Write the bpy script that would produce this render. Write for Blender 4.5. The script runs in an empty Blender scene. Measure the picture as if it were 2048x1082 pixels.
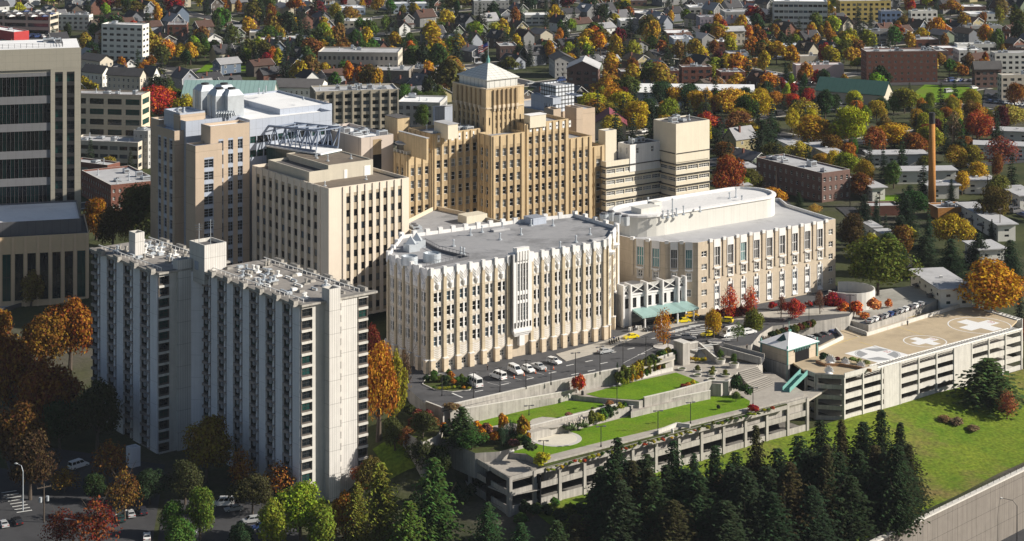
import bpy, math, random
from mathutils import Vector
R = random.Random(7)
sc = bpy.context.scene
COL = sc.collection
# ---------------------------------------------------------------- camera, sky, sun
F, YH, H = 4300.0, -480.0, 170.0     # focal length and horizon in photo pixels (2048 wide), height of the viewpoint
cd = bpy.data.cameras.new('camera'); cam = bpy.data.objects.new('camera', cd); COL.objects.link(cam); sc.camera = cam
cam.location = (0, 0, H); cam.rotation_euler = (math.radians(90), 0, 0)
cd.sensor_width = 36; cd.lens = F/2048*36; cd.shift_y = -(541-YH)/2048; cd.clip_start = 1; cd.clip_end = 12000
SUN_EL, SUN_AZ = 28.0, 92.0          # degrees; azimuth clockwise from +Y
wd = bpy.data.worlds.new('World'); sc.world = wd; wd.use_nodes = True
nt = wd.node_tree; bg = nt.nodes['Background']; sky = nt.nodes.new('ShaderNodeTexSky'); sky.sky_type = 'NISHITA'
sky.sun_disc = False; sky.sun_elevation = math.radians(SUN_EL); sky.sun_rotation = math.radians(SUN_AZ)
nt.links.new(sky.outputs[0], bg.inputs[0]); bg.inputs[1].default_value = 0.05
sd = bpy.data.lights.new('sun', 'SUN'); sun = bpy.data.objects.new('sun', sd); COL.objects.link(sun)
sd.energy = 5.0; sd.angle = math.radians(.5); sd.color = (1, .93, .82)
ce = math.cos(math.radians(SUN_EL))
sun.rotation_euler = Vector((-ce*math.sin(math.radians(SUN_AZ)), -ce*math.cos(math.radians(SUN_AZ)), -math.sin(math.radians(SUN_EL)))).to_track_quat('-Z', 'Y').to_euler()
sc.view_settings.view_transform = 'Standard'; sc.view_settings.look = 'None'; sc.view_settings.exposure = 0.55
sc.render.engine = 'CYCLES'; sc.cycles.max_bounces = 5; sc.cycles.diffuse_bounces = 2; sc.cycles.transparent_max_bounces = 4
CAM = Vector((0, 0, H)); HAZE = .000026
# ---------------------------------------------------------------- ground height and photo point -> place
TH = math.radians(36); UX, UY = math.cos(TH), math.sin(TH)
def pq(x, y): return x*UX+y*UY, -x*UY+y*UX
def xy(p, q): return p*UX-q*UY, p*UY+q*UX
def interp(t, a):
    if t <= a[0][0]: return a[0][1]
    for (x0, y0), (x1, y1) in zip(a, a[1:]):
        if t <= x1: return y0+(y1-y0)*(t-x0)/(x1-x0)
    return a[-1][1]
def sst(a, b, t): t = max(0, min(1, (t-a)/(b-a))); return t*t*(3-2*t)
def fway(p): return 378+(p-388)*.2
def tz(x, y):
    p, q = pq(x, y)
    if q < fway(p)-.01: return -39.5
    r = interp(q, [(375, -24), (398, -23), (432, -16.4), (450, -16.2), (458, -10), (466, -5.6), (480, -5), (494, -1.2), (560, -2), (640, -2), (700, -1)])
    if p > 440: r = min(r, interp(q, [(475, -5.2), (520, -3.5), (560, -2.5), (640, -1)]))
    l = interp(q, [(425, -21), (470, -16.5), (520, -15), (560, -13.5), (640, -5), (760, -1)])
    w = sst(284, 308, p)
    return l*(1-w)+r*w+.35*math.sin(x*.11)*math.cos(y*.13)*(1 if q < 440 else .25)
def W(px, py, z):
    Y = F*(H-z)/(py-YH); return Vector(((px-1024)/F*Y, Y, z))
def WY(px, py, Y): return Vector(((px-1024)/F*Y, Y, H-(py-YH)*Y/F))
def G(px, py):
    z = -2
    for _ in range(25):
        v = W(px, py, z); z = .5*z+.5*tz(v.x, v.y)
    v.z = tz(v.x, v.y); return v
def px_of(v): return 1024+F*v[0]/v[1], YH+F*(H-v[2])/v[1]
# ---------------------------------------------------------------- materials
MATS = {}
def mat(name, col, rough=.85, var=.12, scale=.35, lines=None, streak=0, objcol=False, island=0, metal=0, transl=0, emit=None, spec=.3, stain=0):
    if name in MATS: return MATS[name]
    m = bpy.data.materials.new(name); MATS[name] = m; m.use_nodes = True
    t = m.node_tree; N = t.nodes; L = t.links; b = N['Principled BSDF']
    b.inputs['Roughness'].default_value = rough; b.inputs['Metallic'].default_value = metal; b.inputs['Specular IOR Level'].default_value = spec
    def new(k, **kw):
        n = N.new(k)
        for a, v in kw.items(): setattr(n, a, v)
        return n
    def math_(op, a, bb=None, c=None):
        n = new('ShaderNodeMath', operation=op)
        for i, v in enumerate((a, bb, c)):
            if v is None: continue
            if isinstance(v, (int, float)): n.inputs[i].default_value = v
            else: L.new(v, n.inputs[i])
        return n.outputs[0]
    geo = new('ShaderNodeNewGeometry'); sep = new('ShaderNodeSeparateXYZ'); L.new(geo.outputs['Position'], sep.inputs[0])
    if objcol:
        oi = new('ShaderNodeObjectInfo'); src = oi.outputs['Color']
    else:
        rgb = new('ShaderNodeRGB'); rgb.outputs[0].default_value = (*col, 1); src = rgb.outputs[0]
    no = new('ShaderNodeTexNoise'); no.inputs['Scale'].default_value = scale; no.inputs['Detail'].default_value = 6; no.inputs['Roughness'].default_value = .65
    L.new(geo.outputs['Position'], no.inputs['Vector'])
    f = math_('MULTIPLY_ADD', no.outputs['Fac'], 4*var, 1-2*var)
    if stain:
        n2 = new('ShaderNodeTexNoise'); n2.inputs['Scale'].default_value = .09; n2.inputs['Detail'].default_value = 8; n2.inputs['Roughness'].default_value = .7
        L.new(geo.outputs['Position'], n2.inputs['Vector'])
        mr = new('ShaderNodeMapRange'); mr.inputs[1].default_value = .5; mr.inputs[2].default_value = .62; mr.inputs[3].default_value = 1; mr.inputs[4].default_value = 1-stain
        L.new(n2.outputs['Fac'], mr.inputs[0]); f = math_('MULTIPLY', f, mr.outputs[0])
    if streak:
        mp = new('ShaderNodeMapping'); mp.inputs['Scale'].default_value = (1.6, 1.6, .08); L.new(geo.outputs['Position'], mp.inputs[0])
        n3 = new('ShaderNodeTexNoise'); n3.inputs['Scale'].default_value = 1; n3.inputs['Detail'].default_value = 4; L.new(mp.outputs[0], n3.inputs['Vector'])
        f = math_('MULTIPLY', f, math_('MULTIPLY_ADD', n3.outputs['Fac'], 2*streak, 1-streak))
    if lines:
        dz, du, w, dark = lines
        sn = new('ShaderNodeSeparateXYZ'); L.new(geo.outputs['Normal'], sn.inputs[0])
        if dz:
            a = math_('LESS_THAN', math_('FRACT', math_('DIVIDE', math_('ADD', sep.outputs[2], 500), dz)), w/dz)
            f = math_('MULTIPLY', f, math_('MULTIPLY_ADD', a, -dark, 1))
        if du:
            s = math_('SUBTRACT', math_('MULTIPLY', sep.outputs[1], sn.outputs[0]), math_('MULTIPLY', sep.outputs[0], sn.outputs[1]))
            a = math_('LESS_THAN', math_('FRACT', math_('DIVIDE', math_('ADD', s, 3000), du)), w/du)
            f = math_('MULTIPLY', f, math_('MULTIPLY_ADD', a, -dark, 1))
    if island:
        f = math_('MULTIPLY', f, math_('MULTIPLY_ADD', geo.outputs['Random Per Island'], island, 1-island*.5))
    mx = new('ShaderNodeVectorMath', operation='SCALE'); L.new(src, mx.inputs[0]); L.new(f, mx.inputs['Scale']); c = mx.outputs[0]
    if island:
        hs = new('ShaderNodeHueSaturation'); L.new(c, hs.inputs['Color']); L.new(math_('MULTIPLY_ADD', geo.outputs['Random Per Island'], .07, .465), hs.inputs['Hue']); c = hs.outputs[0]
    L.new(c, b.inputs['Base Color'])
    if transl:
        tr = new('ShaderNodeBsdfTranslucent'); L.new(c, tr.inputs[0]); ms = new('ShaderNodeMixShader'); ms.inputs[0].default_value = transl
        L.new(b.outputs[0], ms.inputs[1]); L.new(tr.outputs[0], ms.inputs[2]); L.new(ms.outputs[0], N['Material Output'].inputs[0])
    return m
def gmat(name, c1, c2, sc1, c3=None, detail=.9, fine=3.0):
    m = bpy.data.materials.new(name); MATS[name] = m; m.use_nodes = True; t = m.node_tree; N = t.nodes; L = t.links
    b = N['Principled BSDF']; b.inputs['Roughness'].default_value = .95; b.inputs['Specular IOR Level'].default_value = .1
    geo = N.new('ShaderNodeNewGeometry')
    def mixr(s, lo, hi, a, bcol):
        n = N.new('ShaderNodeTexNoise'); n.inputs['Scale'].default_value = s; n.inputs['Detail'].default_value = 8; n.inputs['Roughness'].default_value = .7
        L.new(geo.outputs['Position'], n.inputs['Vector']); mr = N.new('ShaderNodeMapRange'); mr.inputs[1].default_value = lo; mr.inputs[2].default_value = hi
        L.new(n.outputs['Fac'], mr.inputs[0]); mx = N.new('ShaderNodeMix'); mx.data_type = 'RGBA'; L.new(mr.outputs[0], mx.inputs[0])
        for k, v in ((6, a), (7, bcol)):
            if isinstance(v, tuple): mx.inputs[k].default_value = (*v, 1)
            else: L.new(v, mx.inputs[k])
        return mx.outputs[2]
    o = mixr(sc1, .35, .65, c1, c2)
    if c3: o = mixr(sc1*.35, .5, .66, o, c3)
    n = N.new('ShaderNodeTexNoise'); n.inputs['Scale'].default_value = fine; n.inputs['Detail'].default_value = 4; L.new(geo.outputs['Position'], n.inputs['Vector'])
    mu = N.new('ShaderNodeMath'); mu.operation = 'MULTIPLY_ADD'; mu.inputs[1].default_value = 2*detail; mu.inputs[2].default_value = 1-detail; L.new(n.outputs['Fac'], mu.inputs[0])
    v = N.new('ShaderNodeVectorMath'); v.operation = 'SCALE'; L.new(o, v.inputs[0]); L.new(mu.outputs[0], v.inputs['Scale']); L.new(v.outputs[0], b.inputs['Base Color'])
    return m
asphalt = mat('asphalt', (.075, .075, .08), .9, .14, .5, stain=.25)
asph2 = mat('street asphalt', (.048, .048, .052), .9, .14, .5, stain=.2)
conc = mat('weathered concrete', (.36, .34, .31), .9, .16, .5, streak=.45, lines=(0, 3.0, .07, .45), stain=.2)
concl = mat('light concrete', (.55, .53, .49), .85, .1, .5, streak=.25, lines=(0, 3.2, .08, .3))
concw = mat('precast concrete panels', (.76, .75, .78), .85, .06, .3, streak=.14, lines=(6.0, 0, .1, .3))
concr = mat('ribbed concrete', (.62, .6, .57), .85, .06, .3, streak=.2, lines=(5.9, .55, .12, .4))
pave = mat('plaza paving', (.36, .33, .29), .9, .14, .7, stain=.2)
walk = mat('sidewalk concrete', (.42, .39, .34), .9, .12, .7, stain=.15)
kerbm = mat('kerb concrete', (.5, .48, .45), .9, .1, .6)
lawn = gmat('mown lawn', (.09, .185, .008), (.14, .235, .012), .12, (.15, .19, .025), .6, 2.2)
slope_g = gmat('rough slope grass', (.085, .15, .012), (.15, .185, .02), .09, (.17, .135, .05), .95, 1.1)
groundm = gmat('city ground', (.03, .042, .018), (.07, .075, .03), .05, (.09, .08, .065), .5, 1.2)
glass = mat('dark window glass', (.012, .016, .02), .08, .3, .2, spec=.6)
glass2 = mat('window glass with blinds', (.16, .165, .16), .35, .3, .8, spec=.5); glass3 = mat('sky reflection tinted glass', (.07, .1, .13), .15, .3, .6, spec=.8)  # third glass: sky reflection put into its paler blue base colour
glasst = mat('teal window glass', (.05, .2, .21), .15, .3, .4, spec=.6)
glassg = mat('green window glass', (.012, .05, .045), .1, .4, .3, spec=.6)
white = mat('white paint', (.78, .77, .74), .6, .04)
cream = mat('cream wall', (.66, .6, .48), .85, .05, .3, streak=.08, lines=(0, 1.5, .06, .1))
creamd = mat('cream spandrel', (.5, .46, .38), .85, .06, .3, streak=.1)
tanb = mat('tan brick', (.5, .385, .235), .9, .1, .5, streak=.3)
tand = mat('brown tan brick', (.34, .255, .155), .9, .12, .5, streak=.25)
tanp = mat('buff brick', (.49, .415, .32), .9, .1, .6, lines=(4.05, 0, .08, .3), streak=.15)
tanw = mat('pale buff masonry', (.6, .5, .37), .9, .1, .6, lines=(2.2, 0, .08, .25), streak=.1)
terra = mat('white terracotta', (.72, .71, .7), .6, .06, .4, streak=.18)
greyp = mat('grey metal panel', (.4, .44, .52), .5, .06, .2, lines=(4.2, 2.4, .08, .35))
greyd = mat('dark grey metal panel', (.12, .12, .13), .6, .1, .3, lines=(0, 2.6, .1, .4))
peach = mat('peach precast panel', (.47, .375, .285), .85, .06, .3, lines=(8.4, 0, .1, .4), streak=.06)
stone = mat('beige stone panel', (.42, .39, .32), .85, .06, .3, lines=(2.3, 2.4, .06, .25))
steel = mat('blue grey steel', (.2, .24, .32), .5, .08, .5)
zinc = mat('galvanised metal', (.5, .54, .58), .4, .1, .6, metal=.3)
darkm = mat('dark metal', (.03, .03, .032), .6, .2)
blk = mat('black opening shade', (.006, .006, .007), 1, 0)  # near-black colour stands in for the shade inside garages and openings
teal = mat('teal painted metal', (.14, .32, .29), .6, .12, .6)
tealr = mat('teal standing seam roof', (.28, .42, .4), .5, .08, .4, lines=(0, 1.2, .25, .2))
roofg = mat('grey membrane roof', (.3, .3, .31), .9, .1, .2, stain=.3)
roofl = mat('light membrane roof', (.43, .43, .44), .9, .08, .2, stain=.22)
roofw = mat('white roof', (.8, .8, .8), .8, .05, .2, stain=.1)
roofb = mat('brown gravel roof', (.17, .14, .11), .95, .16, .6, stain=.25)
roofd = mat('dark roof', (.1, .095, .095), .95, .15, .5, stain=.2)
brickr = mat('dark red brick', (.17, .07, .05), .9, .14, .7)
brickp = mat('purple brown brick', (.15, .09, .075), .9, .14, .7)
chimb = mat('orange brick', (.42, .19, .05), .9, .14, .5, lines=(1.0, 0, .1, .2), streak=.2)
paintw = mat('road marking paint', (.6, .6, .58), .8, .25, 2.0)
painty = mat('yellow marking paint', (.55, .42, .16), .8, .25, 2.0)
padw = mat('helipad white paint', (.75, .75, .74), .8, .05, 1)
padg = mat('helipad grey paint', (.3, .31, .32), .8, .1, 1)
redp = mat('red paint', (.45, .04, .04), .7, .1)
deckm = mat('helipad deck concrete', (.46, .37, .25), .9, .12, .25, stain=.14)
leaf = mat('leaves', (1, 1, 1), .8, .22, .2, objcol=True, island=.9, transl=.25, spec=.12)
needle = mat('needles', (1, 1, 1), .85, .2, .25, objcol=True, island=.9, transl=.1, spec=.1)
bark = mat('bark', (.09, .07, .055), .95, .2, 2)
hwall = mat('house siding', (1, 1, 1), .85, .06, .5, objcol=True, lines=(.35, 0, .06, .12))
hroof = mat('shingle roof', (1, 1, 1), .9, .14, .6, objcol=True)
carp = mat('car paint', (1, 1, 1), .28, .02, 1, objcol=True, spec=.6)
tyre = mat('tyre rubber', (.02, .02, .02), .9, .1)
redl = mat('tail lamp red', (.4, .02, .02), .4, .1)
orangep = mat('orange plastic', (.7, .12, .02), .6, .05)
skin = mat('skin', (.45, .28, .2), .6, .05)
timber = mat('timber', (.28, .16, .08), .9, .15, 1)
pampas = mat('pampas plume', (.75, .68, .6), .9, .1, 2)
# ---------------------------------------------------------------- mesh helper
class MB:
    def __init__(s): s.v = []; s.f = []; s.m = []
    def add(s, vs, fs, mi=0):
        o = len(s.v); s.v += [tuple(v) for v in vs]; s.f += [tuple(i+o for i in f) for f in fs]; s.m += [mi]*len(fs)
    def quad(s, a, b, c, d, mi=0): s.add((a, b, c, d), ((0, 1, 2, 3),), mi)
    def tri(s, a, b, c, mi=0): s.add((a, b, c), ((0, 1, 2),), mi)
    def box(s, x0, x1, y0, y1, z0, z1, mi=0):
        s.add([(x, y, z) for z in (z0, z1) for x, y in ((x0, y0), (x1, y0), (x1, y1), (x0, y1))],
              ((3, 2, 1, 0), (4, 5, 6, 7), (0, 1, 5, 4), (1, 2, 6, 5), (2, 3, 7, 6), (3, 0, 4, 7)), mi)
    def obox(s, P, d, n, s0, s1, o0, o1, z0, z1, mi=0, dz=0):
        pts = [(P[0]+d[0]*a+n[0]*o, P[1]+d[1]*a+n[1]*o) for a, o in ((s0, o1), (s1, o1), (s1, o0), (s0, o0))]
        s.add([(x, y, z) for z in (z0, z1) for x, y in pts], ((3, 2, 1, 0), (4, 5, 6, 7), (0, 1, 5, 4), (1, 2, 6, 5), (2, 3, 7, 6), (3, 0, 4, 7)), mi)
    def prism(s, pts, z0, z1, mi=0, mt=None, cap=True, bot=True):
        n = len(pts); zz0 = z0 if isinstance(z0, (list, tuple)) else [z0]*n; zz1 = z1 if isinstance(z1, (list, tuple)) else [z1]*n
        s.add([(p[0], p[1], z) for p, z in zip(pts, zz0)]+[(p[0], p[1], z) for p, z in zip(pts, zz1)], [(i, (i+1) % n, (i+1) % n+n, i+n) for i in range(n)], mi)
        if cap: s.add([(p[0], p[1], z) for p, z in zip(pts, zz1)], [tuple(range(n))], mi if mt is None else mt)
        if bot: s.add([(p[0], p[1], z) for p, z in zip(pts, zz0)], [tuple(range(n-1, -1, -1))], mi)
    def cyl(s, c, r, z0, z1, n=10, mi=0, r1=None, cap=True):
        r1 = r if r1 is None else r1
        a = [(c[0]+math.cos(t*2*math.pi/n)*r, c[1]+math.sin(t*2*math.pi/n)*r, z0) for t in range(n)]
        b = [(c[0]+math.cos(t*2*math.pi/n)*r1, c[1]+math.sin(t*2*math.pi/n)*r1, z1) for t in range(n)]
        s.add(a+b, [(i, (i+1) % n, (i+1) % n+n, i+n) for i in range(n)]+([tuple(range(n-1, -1, -1)), tuple(range(n, 2*n))] if cap else []), mi)
    def tube(s, pts, rs, n=6, mi=0):
        pts = [Vector(p) for p in pts]; rings = []
        for i, p in enumerate(pts):
            d = (pts[min(i+1, len(pts)-1)]-pts[max(i-1, 0)]).normalized(); a = d.orthogonal().normalized()
            if rings and a.dot(la) < 0: a = -a
            b = d.cross(a); la = a; r = rs[i] if isinstance(rs, (list, tuple)) else rs
            rings.append([p+(a*math.cos(t*2*math.pi/n)+b*math.sin(t*2*math.pi/n))*r for t in range(n)])
        vs = [v for r in rings for v in r]; fs = []
        for i in range(len(pts)-1):
            for t in range(n): fs.append((i*n+t, i*n+(t+1) % n, (i+1)*n+(t+1) % n, (i+1)*n+t))
        fs += [tuple(range(n-1, -1, -1)), tuple(range(len(vs)-n, len(vs)))]
        s.add(vs, fs, mi)
    def mesh(s, name, mats, off=(0, 0, 0), smooth=False):
        me = bpy.data.meshes.new(name); me.from_pydata([(v[0]-off[0], v[1]-off[1], v[2]-off[2]) for v in s.v], [], s.f)
        for m in (mats if isinstance(mats, (list, tuple)) else [mats]): me.materials.append(m)
        if len(me.materials) > 1: me.polygons.foreach_set('material_index', s.m)
        if smooth: me.polygons.foreach_set('use_smooth', [True]*len(s.f))
        me.update(); return me
def tag(o, label=None, cat=None, group=None, kind=None):
    if label: o['label'] = label
    if cat: o['category'] = cat
    if group: o['group'] = group
    if kind: o['kind'] = kind
    return o
def link(name, data=None, loc=(0, 0, 0), rz=0, parent=None, scale=None, color=None):
    o = bpy.data.objects.new(name, data); o.location = loc
    if rz: o.rotation_euler = (0, 0, rz)
    if scale: o.scale = scale if isinstance(scale, (tuple, list)) else (scale,)*3
    if color: o.color = (*color, 1)
    if parent: o.parent = parent
    COL.objects.link(o); return o
def struct(name, mb, m): return tag(link(name, mb.mesh(name, m)), kind='structure')
def stuff(name, mb, m): return tag(link(name, mb.mesh(name, m)), kind='stuff')
OCC = []
def inpoly(x, y, P):
    c = False; j = len(P)-1
    for i in range(len(P)):
        if (P[i][1] > y) != (P[j][1] > y) and x < (P[j][0]-P[i][0])*(y-P[i][1])/(P[j][1]-P[i][1])+P[i][0]: c = not c
        j = i
    return c
def segd(x, y, a, b):
    dx, dy = b[0]-a[0], b[1]-a[1]; t = max(0, min(1, ((x-a[0])*dx+(y-a[1])*dy)/(dx*dx+dy*dy+1e-9)))
    return math.hypot(x-a[0]-t*dx, y-a[1]-t*dy)
def free(x, y, r, occ=None):
    for P, (x0, x1, y0, y1) in (occ or OCC):
        if x < x0-r or x > x1+r or y < y0-r or y > y1+r: continue
        if inpoly(x, y, P): return False
        for i in range(len(P)):
            if segd(x, y, P[i-1], P[i]) < r: return False
    return True
def occ(P, L=OCC):
    P = [(p[0], p[1]) for p in P]; xs = [p[0] for p in P]; ys = [p[1] for p in P]; L.append((P, (min(xs), max(xs), min(ys), max(ys))))
def ccw(P):
    a = sum(P[i-1][0]*P[i][1]-P[i][0]*P[i-1][1] for i in range(len(P)))
    return list(P) if a > 0 else list(P)[::-1]
def inset(P, d):
    n = len(P); out = []
    for i in range(n):
        a, b, c = Vector(P[i-1][:2]), Vector(P[i][:2]), Vector(P[(i+1) % n][:2])
        e1 = (b-a).normalized(); e2 = (c-b).normalized(); n1 = Vector((-e1.y, e1.x)); n2 = Vector((-e2.y, e2.x))
        k = n1+n2; k = k/max(.35, k.dot(n1)); out.append((b.x+k.x*d, b.y+k.y*d))
    return out
# ---------------------------------------------------------------- windows
# style: frame material, border, vertical bars, horizontal bars, bar width, glasses
ST = dict(plain=(darkm, .08, 0, 0, .1, (glass, glass, glass2, glass, glass3)), two=(white, .16, 1, 1, .14, (glass, glass, glass, glass2, glass3)), dark2=(darkm, .1, 1, 1, .1, (glass, glass, glassg)),
    band=(white, .12, 5, 1, .1, (glass, glass, glass2)), teal3=(white, .08, 1, 3, .08, (mat('blue grey glazing', (.05, .11, .13), .12, .3, .5, spec=.6), glass)), tealb=(terra, .1, 2, 1, .16, (glasst, glasst, glass)),
    sash=(greyd, .1, 0, 1, .12, (glass, glass, glass2)), off=(darkm, .08, 1, 1, .12, (glassg, glass, glass, glassg)), pan=(greyp, .12, 1, 2, .08, (glass,)), cross=(darkm, .12, 2, 3, .14, (glass,)), wsash=(white, .1, 0, 1, .1, (glass, glass2)))
WM = {}
def winmb(w, h, st, g):
    fm, bt, nv, nh, mt, gl = ST[st]; b = MB(); x = w/2; z = h/2
    b.quad((-x, 0, -z), (x, 0, -z), (x, 0, z), (-x, 0, z), 1)
    b.box(-x, -x+bt, -.09, .02, -z, z); b.box(x-bt, x, -.09, .02, -z, z); b.box(-x+bt, x-bt, -.09, .02, -z, -z+bt); b.box(-x+bt, x-bt, -.09, .02, z-bt, z)
    for i in range(nv): c = -x+w*(i+1)/(nv+1); b.box(c-mt/2, c+mt/2, -.07, .02, -z+bt, z-bt)
    for i in range(nh): c = -z+h*(i+1)/(nh+1); b.box(-x+bt, x-bt, -.06, .02, c-mt/2, c+mt/2)
    return b
def winmesh(w, h, st, g):
    k = (round(w, 1), round(h, 1), st, g)
    if k not in WM: WM[k] = winmb(k[0], k[1], st, g).mesh('window', [ST[st][0], ST[st][5][g]])
    return WM[k]
class Bld:
    def __init__(s, name, label, cat, loc, group=None):
        s.loc = Vector(loc); s.root = tag(link(name, None, s.loc), label, cat, group); s.wins = []
    def part(s, name, mb, mats, parent=None, smooth=False, label=None):
        o = link(name, mb.mesh(name, mats, s.loc, smooth), (0, 0, 0), parent=parent or s.root)
        if label: o['label'] = label
        return o
    def facade(s, mb, P0, P1, z0, z1, nb=0, nf=0, zb=None, zt=None, ww=.5, wh=.5, sf=.5, ml=0, mr=0, rec=.25, st='plain', pier=None, sp=0, jm=0, capz=None, **k):
        P0 = Vector(P0[:2]); P1 = Vector(P1[:2]); L = (P1-P0).length; d = (P1-P0)/L; n = Vector((d.y, -d.x))
        if 'bw' in k: nb = max(1, round((L-ml-mr)/k['bw']))
        zb = z0 if zb is None else zb; zt = z1 if zt is None else zt
        if 'fh' in k: nf = max(1, round((zt-zb)/k['fh'])) if zt-zb > 1 else 0
        def q(a, b, c, e, mi=0, o=0):
            if b-a < .005 or e-c < .005: return
            A = P0+d*a+n*o; B = P0+d*b+n*o; mb.quad((A.x, A.y, c), (B.x, B.y, c), (B.x, B.y, e), (A.x, A.y, e), mi)
        if not nb or not nf or L < 1: q(0, L, z0, z1); return
        q(0, ml, z0, z1); q(L-mr, L, z0, z1); q(ml, L-mr, zt, z1); q(ml, L-mr, z0, zb)
        bw = (L-ml-mr)/nb; fh = (zt-zb)/nf; w = bw*ww; h = fh*wh; w = round(w, 1); h = round(h, 1); so = (fh-h)*sf; ang = math.atan2(d.y, d.x)
        for i in range(nb):
            a = ml+i*bw; x0 = a+(bw-w)/2; x1 = x0+w
            q(a, x0, zb, zt, jm); q(x1, a+bw, zb, zt, jm); cur = zb
            for j in range(nf):
                c = zb+j*fh+so; e = c+h; q(x0, x1, cur, c, sp); cur = e
                A = P0+d*x0; B = P0+d*x1; A2 = A-n*rec; B2 = B-n*rec
                mb.quad((A.x, A.y, c), (A2.x, A2.y, c), (A2.x, A2.y, e), (A.x, A.y, e), sp); mb.quad((B2.x, B2.y, c), (B.x, B.y, c), (B.x, B.y, e), (B2.x, B2.y, e), sp)
                mb.quad((A.x, A.y, c), (B.x, B.y, c), (B2.x, B2.y, c), (A2.x, A2.y, c), sp); mb.quad((A2.x, A2.y, e), (B2.x, B2.y, e), (B.x, B.y, e), (A.x, A.y, e), sp)
                M = (A2+B2)/2; s.wins.append((Vector((M.x, M.y, (c+e)/2)), ang, w, h, st))
            q(x0, x1, cur, zt, sp)
        if pier:
            pw, pd, za, zc, mi = pier
            for i in range(nb+1):
                a = ml+i*bw; a = min(max(a, pw/2+.01), L-pw/2-.01)
                mb.obox(P0, d, n, a-pw/2, a+pw/2, -.06, pd, za, zc, mi)
                if capz is not None: mb.obox(P0, d, n, a-pw/2-.12, a+pw/2+.12, -.3, pd+.12, zc, zc+capz, 1)
    def mass(s, foot, z0, z1, spec=None, mats=None, roof=None, par=.8, specs=None, pt=.35, cap=None, name='wall', plain=False):
        foot = ccw([tuple(p[:2]) for p in foot]); occ(foot); mb = MB(); n = len(foot)
        for i in range(n):
            a, b = Vector(foot[i]), Vector(foot[(i+1) % n]); d = b-a; nn = Vector((d.y, -d.x)); mid = (a+b)/2
            sp = (specs or {}).get(i, spec)
            if nn.dot(Vector((0, 0))-mid) > 0 and sp and not plain: s.facade(mb, a, b, z0, z1, **sp)
            else: s.facade(mb, a, b, z0, z1)
        ins = inset(foot, pt); zr = z1-par
        for i in range(n):
            j = (i+1) % n; a, b, c, e = foot[i], foot[j], ins[j], ins[i]
            mb.quad((*a, z1), (*b, z1), (*c, z1), (*e, z1), 1 if cap is None else cap)
            mb.quad((*c, z1), (*b, z1) if 0 else (*e, z1), (*e, zr), (*c, zr), 0)
        s.part(name, mb, mats)
        r = MB(); r.add([(*p, zr+.0) for p in ins], [tuple(range(n))]); s.part('roof', r, roof)
        return foot
    def units(s, foot, z, k, seed=1, sizes=(1.5, 4), m=None, marg=2.5, pipes=0):
        rr = random.Random(seed); f = inset(foot, marg); A, B, D = Vector(f[0]), Vector(f[1]), Vector(f[-1])
        for i in range(k+pipes):
            a, b = rr.random(), rr.random(); P = A+(B-A)*a+(D-A)*b; d = (B-A).normalized(); n = Vector((d.y, -d.x)); mb = MB()
            if i < k:
                w, l, h = rr.uniform(*sizes), rr.uniform(*sizes), rr.uniform(.9, 2.2)
                mb.obox(P, d, n, -w/2-.15, w/2+.15, -l/2-.15, l/2+.15, z-.02, z+.25, 1); mb.obox(P, d, n, -w/2, w/2, -l/2, l/2, z+.25, z+h)
                mb.cyl((P.x, P.y), min(w, l)*.3, z+h-.02, z+h+.35, 10, 1); mb.obox(P, d, n, -w/2+.2, w/2-.2, l/2-.02, l/2+.05, z+.5, z+h-.3, 1)
                s.part('roof_unit', mb, [m or zinc, greyd])
            else:
                h = rr.uniform(.8, 2.2); mb.cyl((P.x, P.y), .5, z-.02, z+.3, 8); mb.cyl((P.x, P.y), .16, z+.28, z+h, 8); mb.cyl((P.x, P.y), .3, z+h-.02, z+h+.25, 8, r1=.1)
                s.part('vent_pipe', mb, [zinc])
    def done(s):
        ws = sorted(s.wins, key=lambda w: (w[0]-CAM).length - w[2]*w[3]*4); rest = {}
        for i, (p, a, w, h, st) in enumerate(ws):
            g = R.randrange(len(ST[st][5]))
            if i < 100: link('window', winmesh(w, h, st, g), p-s.loc, a, s.root)
            else:
                k = (st,); mb = rest.setdefault(st, (MB(), [ST[st][0]]+list(ST[st][5])))[0]; b = winmb(w, h, st, g); ca, sa = math.cos(a), math.sin(a); o = len(mb.v)
                mb.v += [(p.x+v[0]*ca-v[1]*sa, p.y+v[0]*sa+v[1]*ca, p.z+v[2]) for v in b.v]; mb.f += [tuple(i+o for i in f) for f in b.f]; mb.m += [0 if m == 0 else 1+g for m in b.m]
        # the windows past the hundred that show largest, one object per building
        if rest:
            ms = []; mb = MB()
            for st, (b, mm) in rest.items():
                o = len(mb.v); mo = len(ms); ms += mm; mb.v += b.v; mb.f += [tuple(i+o for i in f) for f in b.f]; mb.m += [m+mo for m in b.m]
            tag(s.part('window', mb, ms), kind='stuff')
def kx(px): return (px-1024)/F
def reach(P, d, px): k = kx(px); return (k*P[1]-P[0])/(d[0]-k*d[1])
def corner_box(P, th, pl, pr, wl=None, wr=None):
    th = math.radians(th); u = Vector((math.cos(th), math.sin(th))); v = Vector((-u.y, u.x)); P2 = Vector(P[:2])
    a = wl or reach(P, v, pl); b = wr or reach(P, u, pr); Lp = P2+v*a; Rp = P2+u*b
    return [tuple(P2), tuple(Rp), tuple(Lp+Rp-P2), tuple(Lp)]     # edge 0 faces right and front, edge 3 faces left and front
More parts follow.
